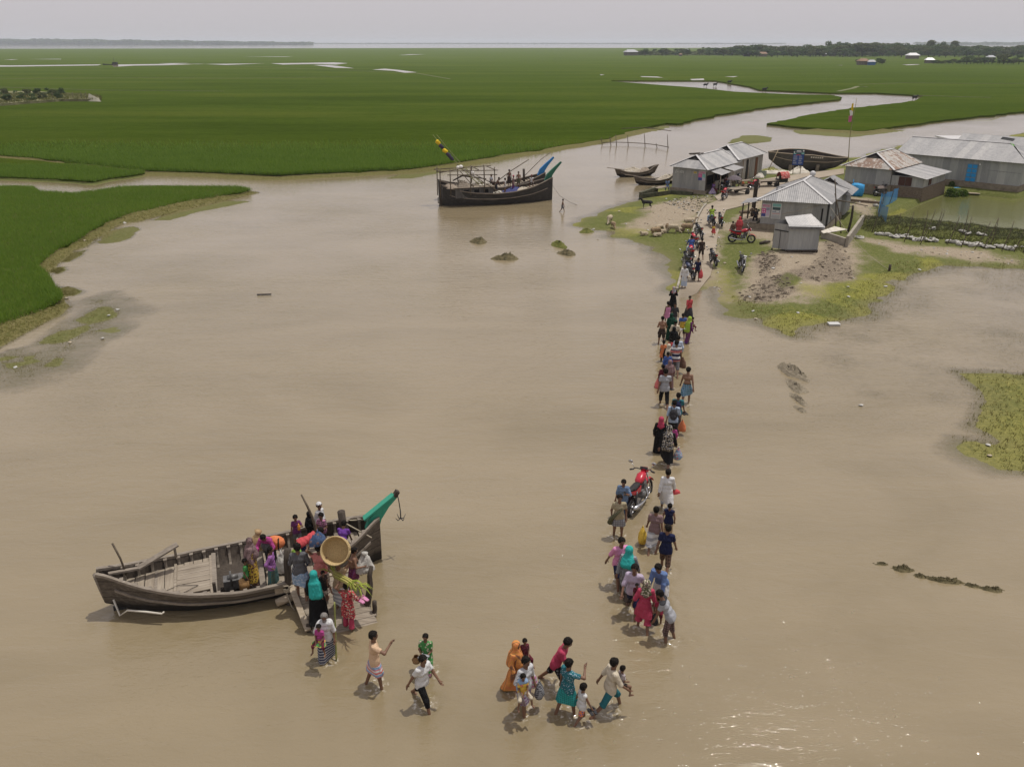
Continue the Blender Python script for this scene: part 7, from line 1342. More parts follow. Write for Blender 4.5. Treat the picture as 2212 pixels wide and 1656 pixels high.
wood('far_bank_scrub', 'thin low scrub line on the far river bank', 640, 1700, 95, 5, 5000, 120, 6, 6, leafs[1])
wood('far_bank_scrub', 'row of faint trees beyond the far village', 2000, 3000, 97, 12, 5000, 200, 6, 8, leafs[1])
wood('village_scrub', 'dense undergrowth and gardens at the foot of the far village wood', 1560, 2320, 121, 7.5, 9000, 130, 1.7, 9, leafs[0])
wood('village_scrub', 'thin gardens between the trees at the left end of the far village', 1370, 1570, 120.5, 4., 1500, 60, 1.2, 10, leafs[2])
# raised vegetable plot at the left
plot = P2(Q('C4', -300, 360, 0, 360, 200, 362, 420, 375, 490, 385, 498, 402, 430, 402, 300, 402, 160, 412, 0, 425, -300, 440), .3)
pm2 = m_noise('plot_soil', (.10, .11, .04), (.24, .22, .12), .6, .95, (1, 1, 1), .8, .3); field('vegetable_plot', rough(plot, 1.5, .6), .95, .3, pm2)
blade_obj('plot_weeds', [blades(plot, 5000, 260, .5, .9, 77, .4, 4, (.03, .06))], m_blade('plot_leaf', (.07, .085, .02), (.13, .14, .04), (.22, .2, .08)))
for i, (x, yb, yt) in enumerate(((30, 378, 332), (80, 380, 334), (135, 382, 338), (185, 378, 350), (235, 376, 350), (305, 374, 332), (8, 388, 345), (265, 384, 355), (40, 412, 388), (160, 408, 385), (290, 398, 378), (110, 400, 380), (210, 400, 384))):
    tree('C4', x, yb, yt, i * 2 + (4 if i < 6 else 1), 'on the raised vegetable plot in the rice', 1.1, 'plants on the raised plot')
mb = MB(); a, b = zg('C4', 430, 400, .4), zg('C4', 498, 402, .4); mb.loft([[tuple(a.lerp(b, k)), tuple(a.lerp(b, k) + Vector((-1.2 * k, 1.5, 1.9 - 1.2 * k)))] for k in np.linspace(0, 1, 8)], False, False); tag(mb.build('plot_net', m_noise('grey_net', (.22, .21, .16), (.36, .34, .27), 6, .95)), 'pale net draped over the right end of the raised plot', 'net')
for x, y in ((130, 405), (260, 400), (360, 395), (400, 392), (425, 395), (60, 412)): p = zg('C4', x, y, .5); pole('thin stake at the edge of the raised vegetable plot', p, p + Vector((.1, 0, 2.2)), .06, .04, bamboo_dark, 'stake', 'fence_stake', 'stakes of the raised plot')
# distant boat and grazing cattle
fbo = make_boat('river_boat', 'tiny dark boat with a mast on the far creek at the left', 13, gb, gz_f, gk, wood_black, wood_dark, wood_black, nseg=16, floor=.5); p0 = zg('C4', 482, 222, .4); place(fbo, (p0.x + 2, p0.y + 3), (p0.x + 14, p0.y + 3), .1); fbo.scale = (.8, .8, .6)
mb = MB(); mb.box((10.5, 0, 2.4), (4, 2.2, 2.2)); mb.build('cabin', wood_black, fbo); mb = MB(); mb.tube([(9.5, 0, 2), (10, 0, 8.5)], .12, 5); mb.build('mast', wood_dark, fbo)
for x, y, lb in ((600, 322, 'dark cow standing in the shallow upper creek'), (858, 348, 'cow at the mud point beside the upper creek'), (675, 307, 'cow on the far bank of the upper creek'), (550, 324, 'smallest dark cow in the upper creek, left of the others'), (1640, 392, 'cow at the right end of the creek')): animal(lb, zg('C3', x, y, .0), 80 + x % 40, 1.9, 'stand', goat_k, 'cow', 'cow')
# ================================================================ the people
K_ = dict(white=(.62, .62, .62), cream=(.55, .48, .36), peach=(.60, .40, .24), black=(.012, .012, .013), char=(.045, .045, .05), grey=(.16, .16, .175), lgrey=(.33, .34, .37), blue=(.035, .09, .33), sky=(.22, .34, .52), pblue=(.42, .50, .62), denim=(.05, .09, .19), navy=(.014, .018, .06), red=(.50, .03, .04), crimson=(.42, .015, .07), coral=(.62, .12, .11), salmon=(.58, .17, .15), pink=(.62, .22, .42), mag=(.42, .03, .22), plum=(.14, .03, .13), purple=(.14, .03, .30), violet=(.28, .10, .32), lilac=(.44, .36, .48), teal=(.0, .36, .33), dteal=(.015, .14, .17), lime=(.30, .45, .02), green=(.05, .26, .06), dgreen=(.008, .05, .03), olive=(.11, .11, .06), yellow=(.68, .44, .01), orange=(.66, .17, .03), saff=(.66, .28, .02), brown=(.16, .09, .06), dbrown=(.05, .035, .028), tan=(.42, .30, .17), khaki=(.34, .29, .18), maroon=(.13, .015, .03), mauve=(.22, .14, .14))
def c_(n, kind='plain', n2=None, scale=1., n3=None): return cloth(K_[n], kind, K_[n2] if n2 else None, scale, K_[n3] if n3 else None)
def S(n, *a, **k): return ('shirt', c_(n, *a), k)
def T(n, hem=1.9, *a, **k): return ('trousers' if hem > 1.05 else 'shorts', c_(n, *a), dict(hem=hem, **k))
def Lg(n, hem=1.2, *a, **k): return ('lungi', c_(n, *a), dict(hem=hem, **k))
def Rb(n, to=1.9, sleeve='long', *a, **k): return ('robe', c_(n, *a), dict(to=to, sleeve=sleeve, **k))
def Tu(n, to=.75, sleeve='long', *a, **k): return ('tunic', c_(n, *a), dict(to=to, sleeve=sleeve, **k))
def Sc(n, *a, **k): return ('scarf', c_(n, *a), k)
WADE = .13
def man(label, zm, hx, hy, fx, fy, head, pz_='stand', wear=(), z='w', h=None, dep=WADE, **kw):
    if z == 'w': p = zg(zm, fx, fy, 0.); z0 = -dep
    elif z == 'p': p = on_ground(zm, fx, fy, path=True); z0 = p.z
    elif z == 'g': p = on_ground(zm, fx, fy); z0 = p.z
    else: p = zg(zm, fx, fy, z); z0 = z
    u, v = px(zm, fx, fy)
    if h is None:
        vis = hgt(u, v, px(zm, hx, hy)[1], p.z) + (dep if z == 'w' else 0); kid = kw.get('kid', vis < 1.28); h = min(1.95, max(.75, vis / skeleton(POSE[pz_], kid)['top'] * 1.72))
        kw.setdefault('kid', kid)
    o = person(label, Vector((p.x, p.y, z0)), head, h, pz_, wear, near=p.length < 45, **kw)
    if z == 'w' and p.length < 70: RIPPLES.append((p.x, p.y, .032 if p.length < 45 else .016, 1.5))
    return o
def babe(label, who, off, head_add, h, wear, pz_='babe', **kw):
    J, s = PEOPLE[who]; pl = part_point(who, off); hd = -math.degrees(who.rotation_euler[2]) + head_add; zz = skeleton(POSE[pz_], True)['p'][2] * h / 1.7
    return person(label, pl - Vector((0, 0, zz)), hd, h, pz_, wear, kid=True, near=pl.length < 45, **kw)
def bag(label, p, m, s=.28, name='carrier_bag', drop=True, cat='bag'):
    mb = MB(); r = random.Random(len(label)); mb.lathe([(s * .12, -.04), (s * .2, -.1), (s * .52, -.16 - s * .3), (s * .62, -.16 - s * .9), (s * .5, -.16 - s * 1.2), (.01, -.16 - s * 1.25)], 9); mb.V = [(x * r.uniform(.85, 1.15), y * r.uniform(.6, .8), z) for x, y, z in mb.V]; mb.tube([(-s * .12, 0, -.1), (0, 0, .02), (s * .12, 0, -.1)], .012, 4); o = mb.build(name, m); o.location = p; o.rotation_euler = (0, 0, r.random() * 3); return tag(o, label, cat)
def sandals(label, p, m=None, rz=0.):
    o = empty('pair_of_sandals', label, 'sandals', p, rz); m = m or c_('dbrown')
    for q in (-.05, .05):
        mb = MB(); mb.loft([[(q - w_, y, z), (q + w_, y, z), (q + w_, y, z + .025), (q - w_, y, z + .025)] for y, w_, z in ((-.13, .03, -.06), (-.05, .038, -.06), (.06, .045, -.07), (.13, .03, -.08))], True, True); mb.tube([(q - .045, .05, -.05), (q, .06, .0), (q + .045, .05, -.05)], .012, 4); mb.build('sandal', m, o)
    return o
# ---- aboard the ferry (deck heights found from where the feet meet the boards)
b1 = man('woman in brown dotted headscarf and yellow floral skirt, in the ferry', '1', 1105, 398, 1135, 685, 75, 'still', [('dress', c_('yellow', 'floral', 'maroon', .9, 'dbrown'), dict(hem=1.75, flare=.03)), Sc('mauve', 'dots', 'dbrown', .8, long=.30, front=.22), S('mauve', 'dots', 'dbrown', .8, sleeve='long')], z=.40, skin=1)
man('small boy in red and green shirt beside the woman with dotted headscarf', '1', 1085, 530, 1095, 718, 80, 'stand', [S('red', 'band', 'green', .62), T('dbrown', .7)], z=.40)
b3 = man('man in violet shirt and grey green lungi standing in the ferry, facing the crowd', '1', 1258, 455, 1262, 712, 85, 'hip', [S('violet', sleeve='long'), Lg('olive', 1.6, 'check', 'dteal')], z=.42)
b4 = man('person in pink bending over an orange backpack at the far side of the ferry', '1', 1255, 400, 1250, 565, 185, 'lift', [S('mag', sleeve='long'), T('char')], z=.36, h=1.5, hair=True)
b5 = man('boy in plum shirt holding a bottle at the far side of the ferry', '1', 1410, 252, 1412, 450, 160, 'phone', [S('plum'), T('grey', .9, 'dots', 'char')], z=.62)
b6 = man('woman in full black robe standing on the ferry in front of the white capped man', '1', 1515, 232, 1495, 425, 60, 'still', [Rb('black'), Sc('black', long=.3, front=.3, veil=False)], z=.5, hair=False)
b7 = man('man in white cap and pale tunic at the far edge of the ferry', '1', 1575, 175, 1560, 398, 120, 'still', [Tu('white'), T('white'), ('cap', c_('white'))], z=.6)
b8 = man('man in plaid pink and black shirt looking down at his hands on the ferry', '1', 1562, 240, 1575, 450, 195, 'hold', [S('char', 'check', 'pink', .8, 'mauve'), T('char')], z=.55)
b9 = man('man in bright red shirt bending down inside the ferry', '1', 1480, 390, 1450, 575, 60, 'bend', [S('red', sleeve='long'), T('navy')], z=.40, h=1.55)
b10 = man('boy in purple polo bending at the bow of the ferry', '1', 1678, 278, 1700, 560, 10, 'stoop', [S('purple'), T('blue', 1.9, 'floral', 'sky', 1.)], z=.36, h=1.4)
# ---- on the jetty
jz = lambda zm, x, y, k=5: (lambda f: f)(None)
def jetty_z(zm, x, y):
    z = .4
    for _ in range(8):
        p = zg(zm, x, y, z); r = Vector((p.x, p.y, 0)) - ja; s_ = max(-.3, min(1.15, (r.x * jd.x + r.y * jd.y) / (jd.x ** 2 + jd.y ** 2))); z = JZ(s_) + .02
    return z
def onj(label, hx, hy, fx, fy, *a, **k): return man(label, '1', hx, hy, fx, fy, *a, z=jetty_z('1', fx, fy), **k)
b12 = onj('man in dark grey shirt and light blue lungi stepping from jetty to ferry', 1437, 445, 1440, 772, -10, 'hold', [S('grey', 'vstripe', 'char', 1.6, sleeve='half'), Lg('sky', 1.05, 'floral', 'pblue', .8)], h=1.75)
b11 = onj('man in salmon shirt and checked lungi with a bundle on his head behind the basket', 1545, 470, 1570, 775, -5, 'onheadl', [S('salmon'), Lg('mauve', 1.5, 'check', 'cream', .8)], h=1.75)
b13 = onj('woman in black robe and bright teal headscarf on the jetty', 1510, 625, 1545, 920, -8, 'carryr', [Rb('black'), Sc('teal', long=.34)], hair=False, h=1.62)
b14 = babe('toddler held at the shoulder of the woman in teal headscarf', b13, (.20, .16, 1.18), 150, .85, [S('dbrown', 'dots', 'mauve'), T('dbrown', .8)])
b15 = onj('man in tan shirt and white lungi carrying the large round basket on his head', 1660, 600, 1690, 858, 175, 'onhead', [S('tan', sleeve='half'), Lg('white', 1.55, 'hstripe', 'lgrey', .8)], h=1.68)
b16 = onj('bare chested boy in maroon cloth hugging a white sack at the right of the jetty', 1780, 548, 1765, 742, 75, 'sack', [Lg('maroon', .95, 'check', 'plum', 1.)], skin=1, h=1.5)
b17 = onj('girl in red floral dress with sugarcane on her head at the foot of the jetty', 1725, 745, 1735, 965, 5, 'onheadl', [Tu('red', .95, 'half', 'floral', 'cream', .9, 'maroon'), T('crimson', 1.95, loose=.03)], h=1.45)
b18 = man('old man in white shawl and striped lungi wading with a child on his arm', '1', 1580, 872, 1595, 1160, 170, 'carryr', [S('white', sleeve='half'), ('shawl', c_('white')), Lg('lgrey', 1.75, 'hstripe', 'navy', 1.3)], grey=True, beard=True, skin=0)
b19 = babe('small girl in magenta, green and yellow dress carried by the old man', b18, (.10, .30, 1.10), 20, .95, [Tu('mag', .6, 'short'), ('dress', c_('yellow', 'hstripe', 'green', 1., 'mag'), dict(top=.1, hem=.7, flare=.05)), T('maroon', 1.3)])
# things they carry
weave = mat('woven_cane', (.42, .30, .14), .8); t = NT(weave); _v = t.n('ShaderNodeTexVoronoi'); _v.inputs['Scale'].default_value = 30; t.l(t.coord((1, 1, 2)), _v.inputs[0]); t.base(t.mix(t.val(_v.outputs[0], .1, .5), (.26, .18, .08), (.52, .39, .20))); t.bump(_v.outputs[0], .6, .02)
bc = head_point(b15, .46); ax = (Vector((0, 0, CAMZ)) - bc).normalized() + Vector((-.22, 0, -.05)); mb = MB(); mb.lathe([(.0, -.22), (.36, -.22), (.43, -.12), (.47, .06), (.48, .24), (.50, .26), (.47, .27), (.45, .22), (.44, .05), (.40, -.12), (.34, -.19), (0, -.19)], 28, (0, 0, 0), ax)
for k in range(3): mb.tube([Vector((0, 0, 1)).rotation_difference(ax) @ Vector(((.46 + .012 * (k > 0)) * math.cos(a), (.46 + .012 * (k > 0)) * math.sin(a), -.06 + .13 * k)) for a in np.linspace(0, 2 * math.pi, 29)], .022, 5)
o = mb.build('cane_basket', weave); o.location = bc; o.scale = (.8,) * 3; tag(o, 'big round woven cane basket turned open side to the viewer, carried on a head', 'basket')
hp = head_point(b11, .2); o = heap('cloth_bundle', 'blue grey cloth bundle on the head of the man in salmon shirt', 'bundle', hp, .24, .2, .26, c_('denim', 'floral', 'mauve', .6), 101, 0, 14, .3)
hp = head_point(b17, .16); cane = empty('sugarcane_bundle', 'bundle of pale green sugarcane stalks with leaves on the head of the girl in red', 'sugarcane', hp, R(-38)); can_m = m_noise('cane_skin', (.26, .26, .05), (.44, .38, .14), 5, .6)
for k in range(7): mb = MB(); a = k * .9; mb.tube([(-.55 + .04 * k, .07 * math.cos(a), .05 + .06 * math.sin(a)), (.1, .07 * math.cos(a), .06 + .06 * math.sin(a)), (.62 - .03 * k, .1 * math.cos(a), .02 + .06 * math.sin(a))], [.028, .028, .02], 6); mb.build('stalk', can_m, cane)
mb = MB(); rr = random.Random(8)
for k in range(34): x0 = rr.choice((-.5, .2, .45, .55)); a = rr.uniform(0, 6.28); P0 = Vector((x0, .05 * math.cos(a), .1)); d = Vector((rr.uniform(.1, .4) * (1 if x0 > 0 else -1), math.cos(a) * .2, rr.uniform(-.12, .16))); mb.tube([P0, P0 + d * .6 + Vector((0, 0, .05)), P0 + d * 1.2 - Vector((0, 0, .08))], [.012, .012, .002], 3)
mb.build('leaves', m_noise('cane_leaf', (.16, .24, .03), (.4, .42, .07), 8, .7), cane)
o = heap('white_sack', 'bulging white sack hugged by the bare chested boy', 'sack', part_point(b16, (.02, .42, .92)), .25, .22, .42, bag_m, 102, .4, 16, .15); mb = MB(); mb.ball((0, 0, -.02), (.25, .22, .14), 12, 6); mb.tube([(0, 0, .38), (.02, .02, .5)], [.05, .1], 7); mb.build('sack_end', bag_m, o)
sandals('pair of pink sandals in the hand of the girl in red', hand_point(b17, 'R') + Vector((.05, 0, -.02)), c_('pink'), .8).scale = (1.4,) * 3
sandals('brown sandals in the hand of the man carrying the basket', part_point(b15, (-.28, .2, .62)), c_('brown'), .3)
hp = hand_point(b18, 'L'); p0 = zg('1', 1652, 1172); tp = zg('1', 1640, 800, 1.55); mb = MB(); L_ = tp - p0; mb.tube([L_ * (k / 12) for k in range(13)], [.02 + .004 * (k % 2) for k in range(13)], 7); o = mb.build('walking_stick', m_noise('stick_green', (.12, .14, .03), (.3, .3, .1), 6, .6)); o.location = p0; tag(o, 'long jointed bamboo stick standing in the water before the old man in white', 'stick')
hp = zg('1', 1248, 425, 1.15); bp_ = empty('backpack', 'orange and grey backpack being lifted in the middle of the ferry', 'backpack', hp); mb = MB(); mb.ball((.08, 0, 0), (.3, .2, .22), 12, 8); mb.build('body', c_('orange'), bp_); mb = MB(); mb.ball((-.14, -.1, -.02), (.18, .16, .2), 10, 8); mb.build('pocket', c_('grey'), bp_); mb = MB(); [mb.tube([(x, .12, .1), (x + .02, -.1, .2), (x + .03, -.22, 0), (x + .02, -.16, -.18)], .02, 4) for x in (.0, .2)]; mb.build('strap', c_('black'), bp_)
mb = MB(); mb.ball((0, 0, .26), (.22, .2, .3), 12, 8); mb.tube([(0, 0, .52), (.04, .02, .66)], [.06, .12], 7); o = mb.build('cloth_sack', m_noise('tan_cloth', (.3, .2, .1), (.45, .32, .18), 6, .9, (1, 1, 1), .6, .03)); o.location = zg('1', 1165, 470, .75); tag(o, 'tan cloth sack tied at the neck beside the orange backpack', 'sack')
heap('white_bundle', 'white plastic bundle on the boards beside the man in violet shirt', 'bundle', zg('1', 1322, 590, .5), .28, .2, .5, bag_m, 103, 0, 14, .3); heap('black_bag', 'black bag lying next to the white bundle in the ferry', 'bag', zg('1', 1352, 585, .5), .16, .25, .35, c_('char'), 104, 0, 12, .2); heap('green_bundle', 'small green striped bundle on the ferry boards below the bending man', 'bundle', zg('1', 1402, 490, .6), .2, .15, .14, c_('green', 'hstripe', 'lime', 3.), 105, 0, 12, .3)
mb = MB(); mb.lathe([(.0, 0), (.04, 0), (.042, .14), (.018, .19), (.018, .22), (0, .22)], 9); o = mb.build('drink_bottle', mat('orange_drink', (.7, .3, .04), .3)); o.location = hand_point(b5, 'L') - Vector((0, 0, .1)); tag(o, 'bottle of orange drink held by the boy in plum shirt', 'bottle')
# ---- wading in the foreground
w1 = man('man in peach shirt and striped lungi raising his hand, wading right', '3', 215, 140, 195, 535, 75, 'point', [S('peach'), Lg('white', .82, 'hstripe', 'coral', 1.1, 'sky')])
w2 = man('girl in green dress with pink sleeves holding sandals, behind the man in white shirt', '3', 560, 160, 570, 432, 190, 'carryfront', [Tu('green', 1.3, 'short', 'floral', 'cream', .7), ('dress', c_('green', 'floral', 'cream', .7), dict(hem=1.4)), T('pink', 1.9, 'dots', 'lilac')], h=1.32)
sandals('white and black sandals held out by the girl in green', hand_point(w2, 'R') + Vector((.05, 0, .02)), c_('lgrey'), 1.2)
mb = MB(); mb.lathe([(.0, -.1), (.1, -.08), (.12, 0), (.06, .08), (.07, .11)], 10); o = mb.build('clay_pot', m_noise('clay', (.2, .12, .06), (.32, .2, .1), 6, .8)); o.location = part_point(w2, (.36, .0, .62)); tag(o, 'small brown pot at the side of the girl in green', 'pot')
w3 = man('man in white shirt and black rolled trousers splashing forward', '3', 515, 308, 540, 672, 128, 'strideb', [S('white'), T('black', 1.45)])
w4 = man('woman in orange checked headscarf and gown carrying a child', '3', 1230, 222, 1222, 560, 120, 'carryl', [Rb('saff', 1.75, 'long', 'check', 'orange', 1.2, 'brown'), Sc('saff', 'check', 'orange', 1.2, 'brown', long=.3, front=.25)], hair=False, h=1.62)
babe('infant in maroon held by the woman in orange checks', w4, (-.20, .14, 1.24), 40, .9, [S('maroon', 'dots', 'mauve'), T('maroon', 1.5)], grey=False)
w6 = man('man in white shirt and purple lungi carrying a child in yellow', '3', 1300, 330, 1282, 725, 135, 'carryr', [S('white', 'vstripe', 'lgrey', 1.6, sleeve='half'), Lg('plum', .85, 'check', 'lgrey', .9, 'mauve')])
babe('child in yellow shirt with turquoise cloth, carried by the man in purple lungi', w6, (.24, .18, 1.04), 25, 1.0, [S('yellow', 'floral', 'coral', .6), ('shawl', c_('sky')), T('cream', 1.1)], pz_='babe')
bag('pink and white plastic bag carried by the couple in the foreground', part_point(w4, (-.05, .45, .95)), c_('pink', 'hstripe', 'white', 1.), .3)
bag('dark patterned bag hanging beside the man in purple lungi', part_point(w6, (-.32, .2, 1.0)), c_('char', 'check', 'lgrey', 1.4), .28)
w8 = man('man in magenta polo shirt and black shorts leaning as he wades', '3', 1635, 250, 1520, 540, 110, 'leanr', [S('crimson'), T('black', 1.2, 'floral', 'grey', .8)], h=1.78)
w9 = man('man in dotted teal shirt and teal lungi, his back to the viewer', '3', 1655, 345, 1600, 735, 55, 'point', [S('dteal', 'dots', 'pblue', .9), Lg('dteal', .95, 'check', 'teal', 1.2)])
w10 = man('boy in white vest and orange blue shorts holding black sandals', '3', 1725, 530, 1703, 790, 60, 'walk', [S('white', sleeve='none'), T('orange', .8, 'floral', 'blue', .8)], kid=True)
sandals('black sandals in the hand of the boy in white vest', hand_point(w10, 'R'), c_('char'), .4)
w11 = man('man in cream shirt and teal rolled trousers carrying a child on his hip', '3', 1915, 342, 1910, 715, 75, 'stride', [S('cream', sleeve='half'), T('dteal', 1.1, 'plain', None, 1., loose=.03)])
babe('child in dark checked shirt held by the man in cream shirt', w11, (.12, .20, 1.02), -10, .95, [S('maroon', 'check', 'white', 1.2), T('dbrown', .6)])
# ---- lower half of the long line
c1 = man('man in blue shirt looking at his phone beside the red motorcycle', '4', 265, 138, 285, 440, 195, 'phone', [S('sky', 'check', 'denim', 1.4, sleeve='half'), T('denim')])
mb = MB(); mb.box((0, 0, 0), (.075, .012, .15)); o = mb.build('mobile_phone', blk); o.location = hand_point(c1, 'L') + Vector((0, -.02, .04)); o.rotation_euler = (R(-25), 0, .3); tag(o, 'dark mobile phone in the hand of the man in blue shirt', 'phone')
c2 = man('man in khaki shirt and grey lungi with a long sling bag across his chest', '4', 252, 265, 250, 610, 180, 'stand', [S('khaki'), Lg('lgrey', .72, 'check', 'grey')])
mb = MB(); mb.tube([part_point(c2, (-.17, .02, 1.42)) - part_point(c2, (0, 0, 0)), part_point(c2, (.0, .16, 1.2)) - part_point(c2, (0, 0, 0)), part_point(c2, (.24, .12, .95)) - part_point(c2, (0, 0, 0)), part_point(c2, (.3, .05, .7)) - part_point(c2, (0, 0, 0))], [.025, .03, .07, .09], 7); o = mb.build('sling_bag', c_('olive')); o.location = part_point(c2, (0, 0, 0)); tag(o, 'olive sling bag hanging from the shoulder of the man in khaki', 'bag')
c3 = man('man in long white tunic walking away with a red cloth in his hand', '4', 665, 62, 645, 392, 8, 'walk', [Tu('white', .95), T('pblue', 1.5)])
heap('red_cloth', 'folded red cloth in the hand of the man in white tunic', 'cloth', hand_point(c3, 'R') - Vector((0, 0, .06)), .2, .1, .1, c_('red'), 106, 0, 10, .2)
c4 = man('man in mauve brown shirt and white lungi carrying a yellow bag', '4', 575, 372, 545, 715, 15, 'walkb', [S('mauve'), Lg('white', 1.25, 'hstripe', 'lgrey', .5)])
bag('bright yellow plastic bag held by the man in mauve brown shirt', hand_point(c4, 'L') + Vector((-.12, 0, .02)), c_('yellow'), .36)
c5 = man('boy in sleeveless navy shirt and tan trousers in the line', '4', 680, 340, 662, 610, 20, 'stand', [S('navy', sleeve='none'), T('tan', 1.5)])
c6 = man('man in navy t shirt and brown check shorts looking back over the line', '4', 615, 522, 635, 895, 20, 'walk', [S('navy'), T('dbrown', 1.15, 'check', 'brown', .7)], yaw=-50)
c7 = man('man in pink shirt and navy shorts wading toward the viewer', '4', 282, 612, 255, 1000, 165, 'strideb', [S('pink', sleeve='half'), T('navy', .95)])
c8 = man('woman in turquoise headscarf and black white patterned coat', '4', 370, 700, 320, 1095, 20, 'walk', [Tu('char', 1.15, 'long', 'check', 'lgrey', 1.9), ('skirt', c_('dbrown'), dict(hem=1.7)), Sc('teal', long=.1)], hair=False)
c9 = man('young man in pale lilac shirt and navy shorts striding', '4', 420, 832, 372, 1240, 200, 'stride', [S('lilac', sleeve='half'), T('navy', 1.0)])
c10 = man('woman in bright red dress with flowered headscarf, back to the viewer', '4', 490, 975, 455, 1375, 5, 'carryl', [Tu('crimson', .72, 'half'), T('crimson', 1.3, loose=.05), Sc('olive', 'floral', 'mauve', 1., 'cream')], hair=False)
babe('baby with bare legs held in front by the woman in red', c10, (-.22, .22, 1.12), 170, .72, [S('maroon')])
c12 = man('man in blue striped shirt and white lungi leaning over a small child', '4', 568, 815, 600, 1180, 215, 'stoop', [S('blue', 'vstripe', 'sky', 1.5, sleeve='long'), Lg('white', .8)], h=1.78)
c13 = man('toddler in crimson shirt and maroon shorts beside the woman in red', '4', 602, 1108, 585, 1325, 10, 'stand', [S('crimson'), T('maroon', .75)])
c14 = man('man in grey shirt with dark sleeves and patterned trousers at the end of the line', '4', 690, 1020, 668, 1465, 290, 'stoop', [S('lgrey', 'band', 'char', 1.36), T('mauve', 1.35, 'check', 'dbrown')], h=1.72)
bag('bag of bottles hanging in the hand of the stooping man', hand_point(c14, 'R'), c_('char'), .2)
# ---- middle of the line
d25 = man('woman in black with a white speckled black shawl, last of the middle group', 'B1', 255, 1247, 238, 1575, 20, 'walk', [Tu('black', 1.25), T('black', 1.5), Sc('black', 'floral', 'lgrey', 1.2, 'cream', long=.42, front=.2)], hair=False)
bag('clear bag of coloured snacks in the hand of the woman in speckled shawl', hand_point(d25, 'R') + Vector((.08, 0, 0)), c_('sky', 'floral', 'coral', .7, 'white'), .3)
d24 = man('woman in black robe with a crimson headscarf', 'B1', 200, 1175, 178, 1465, 10, 'still', [Rb('black', 1.8), Sc('crimson', long=.0)], hair=False)
d26 = man('small child in magenta between the two women in black', 'B1', 280, 1255, 292, 1412, 10, 'stand', [Tu('mag', .9)], h=1.0)
d23 = man('man in light blue shirt with a black backpack', 'B1', 275, 1040, 285, 1335, 12, 'walk', [S('sky', 'check', 'pblue', 1.2, sleeve='half'), T('black')])
def backpack(label, who, m):
    o = empty('backpack', label, 'backpack', part_point(who, (0, -.2, 1.18)), who.rotation_euler[2]); mb = MB(); mb.ball((0, 0, 0), (.17, .12, .25), 10, 8); mb.ball((0, -.08, -.08), (.13, .08, .13), 8, 6); mb.build('body', m, o); mb = MB(); [mb.tube([(x, .08, -.2), (x, .2, -.05), (x, .3, .2), (x, .1, .26), (x, .0, .2)], .02, 5) for x in (-.11, .11)]; mb.build('strap', m, o)
backpack('black backpack on the man in light blue shirt', d23, c_('char')); bag('orange net bag in the hand of the man with the backpack', hand_point(d23, 'R') + Vector((.1, 0, 0)), c_('orange', 'dots', 'coral'), .3)
d22 = man('man in teal green shirt holding dark shoes', 'B1', 307, 995, 318, 1270, 15, 'walk', [S('dteal'), T('char')], h=1.75); backpack('dark backpack on the man in teal green shirt', d22, c_('navy')); sandals('dark shoes in the hand of the man in teal green shirt', hand_point(d22, 'R'), c_('char'), .3).scale = (1.3,) * 3
d20 = man('man in pale grey shirt and black trousers walking away with sandals in hand', 'B1', 235, 780, 215, 1082, 5, 'walk', [S('lgrey'), T('black', 1.5)]); sandals('dark sandals in the hand of the man in pale grey shirt', hand_point(d20, 'R'), c_('char'), .5)
d21 = man('bare backed man in blue checked lungi', 'B1', 430, 765, 398, 1062, 15, 'walkb', [Lg('dteal', .85, 'check', 'sky', .9)], skin=1)
d18 = man('woman in reddish dotted headscarf and gown ahead of the man in grey shirt', 'B1', 248, 692, 255, 935, 5, 'still', [Rb('mauve', 1.85, 'long', 'dots', 'maroon', .9), Sc('mauve', 'dots', 'maroon', .9, long=.25)], hair=False, h=1.5)
d19 = man('child in dark red with a pink bag at the left of the dotted headscarf', 'B1', 207, 715, 200, 925, 0, 'still', [Tu('maroon', .8), T('dbrown')], h=1.2); bag('pink plastic bag hanging beside the child in dark red', part_point(d19, (-.3, 0, .8)), c_('coral'), .34)
d16 = man('man in navy polo with white and orange stripes and grey shorts', 'B1', 325, 545, 305, 825, 8, 'walk', [('shirt', c_('navy', 'hstripe', 'white', .55, 'salmon'), {}), T('grey', 1.15)])
bag('brown bag of sandals carried by the man in striped polo', hand_point(d16, 'R') + Vector((.06, 0, .1)), c_('brown'), .34)
d17 = man('boy in royal blue shirt in the middle of the crowd', 'B1', 250, 628, 240, 838, 5, 'stand', [S('blue', sleeve='long'), T('navy')], h=1.35)
d14 = man('woman in cream headscarf and black robe', 'B1', 255, 558, 245, 792, 5, 'still', [Rb('black', 1.8), Sc('cream', long=.15)], hair=False, h=1.5)
d13 = man('girl in orange dress left of the cream headscarf', 'B1', 220, 535, 208, 712, 0, 'still', [Tu('orange', .9, 'short'), T('char')], h=1.2)
d12 = man('man in light blue long sleeved shirt in front of the striped polo', 'B1', 325, 490, 322, 752, 5, 'still', [S('pblue', sleeve='long'), T('char')], h=1.68)
d15 = man('small child in bright red among the crowd', 'B1', 262, 520, 266, 672, 0, 'still', [S('red', sleeve='long'), T('red')], h=1.05)
d11 = man('woman wholly in black robe near the middle of the line', 'B1', 305, 450, 290, 640, 350, 'still', [Rb('black'), Sc('black', long=.35)], hair=False, h=1.5)
d7 = man('man in cream shirt and dark green cap holding a pan', 'B1', 285, 368, 300, 605, 15, 'hold', [S('cream', sleeve='long'), T('char'), ('cap', c_('dgreen'))], h=1.65)
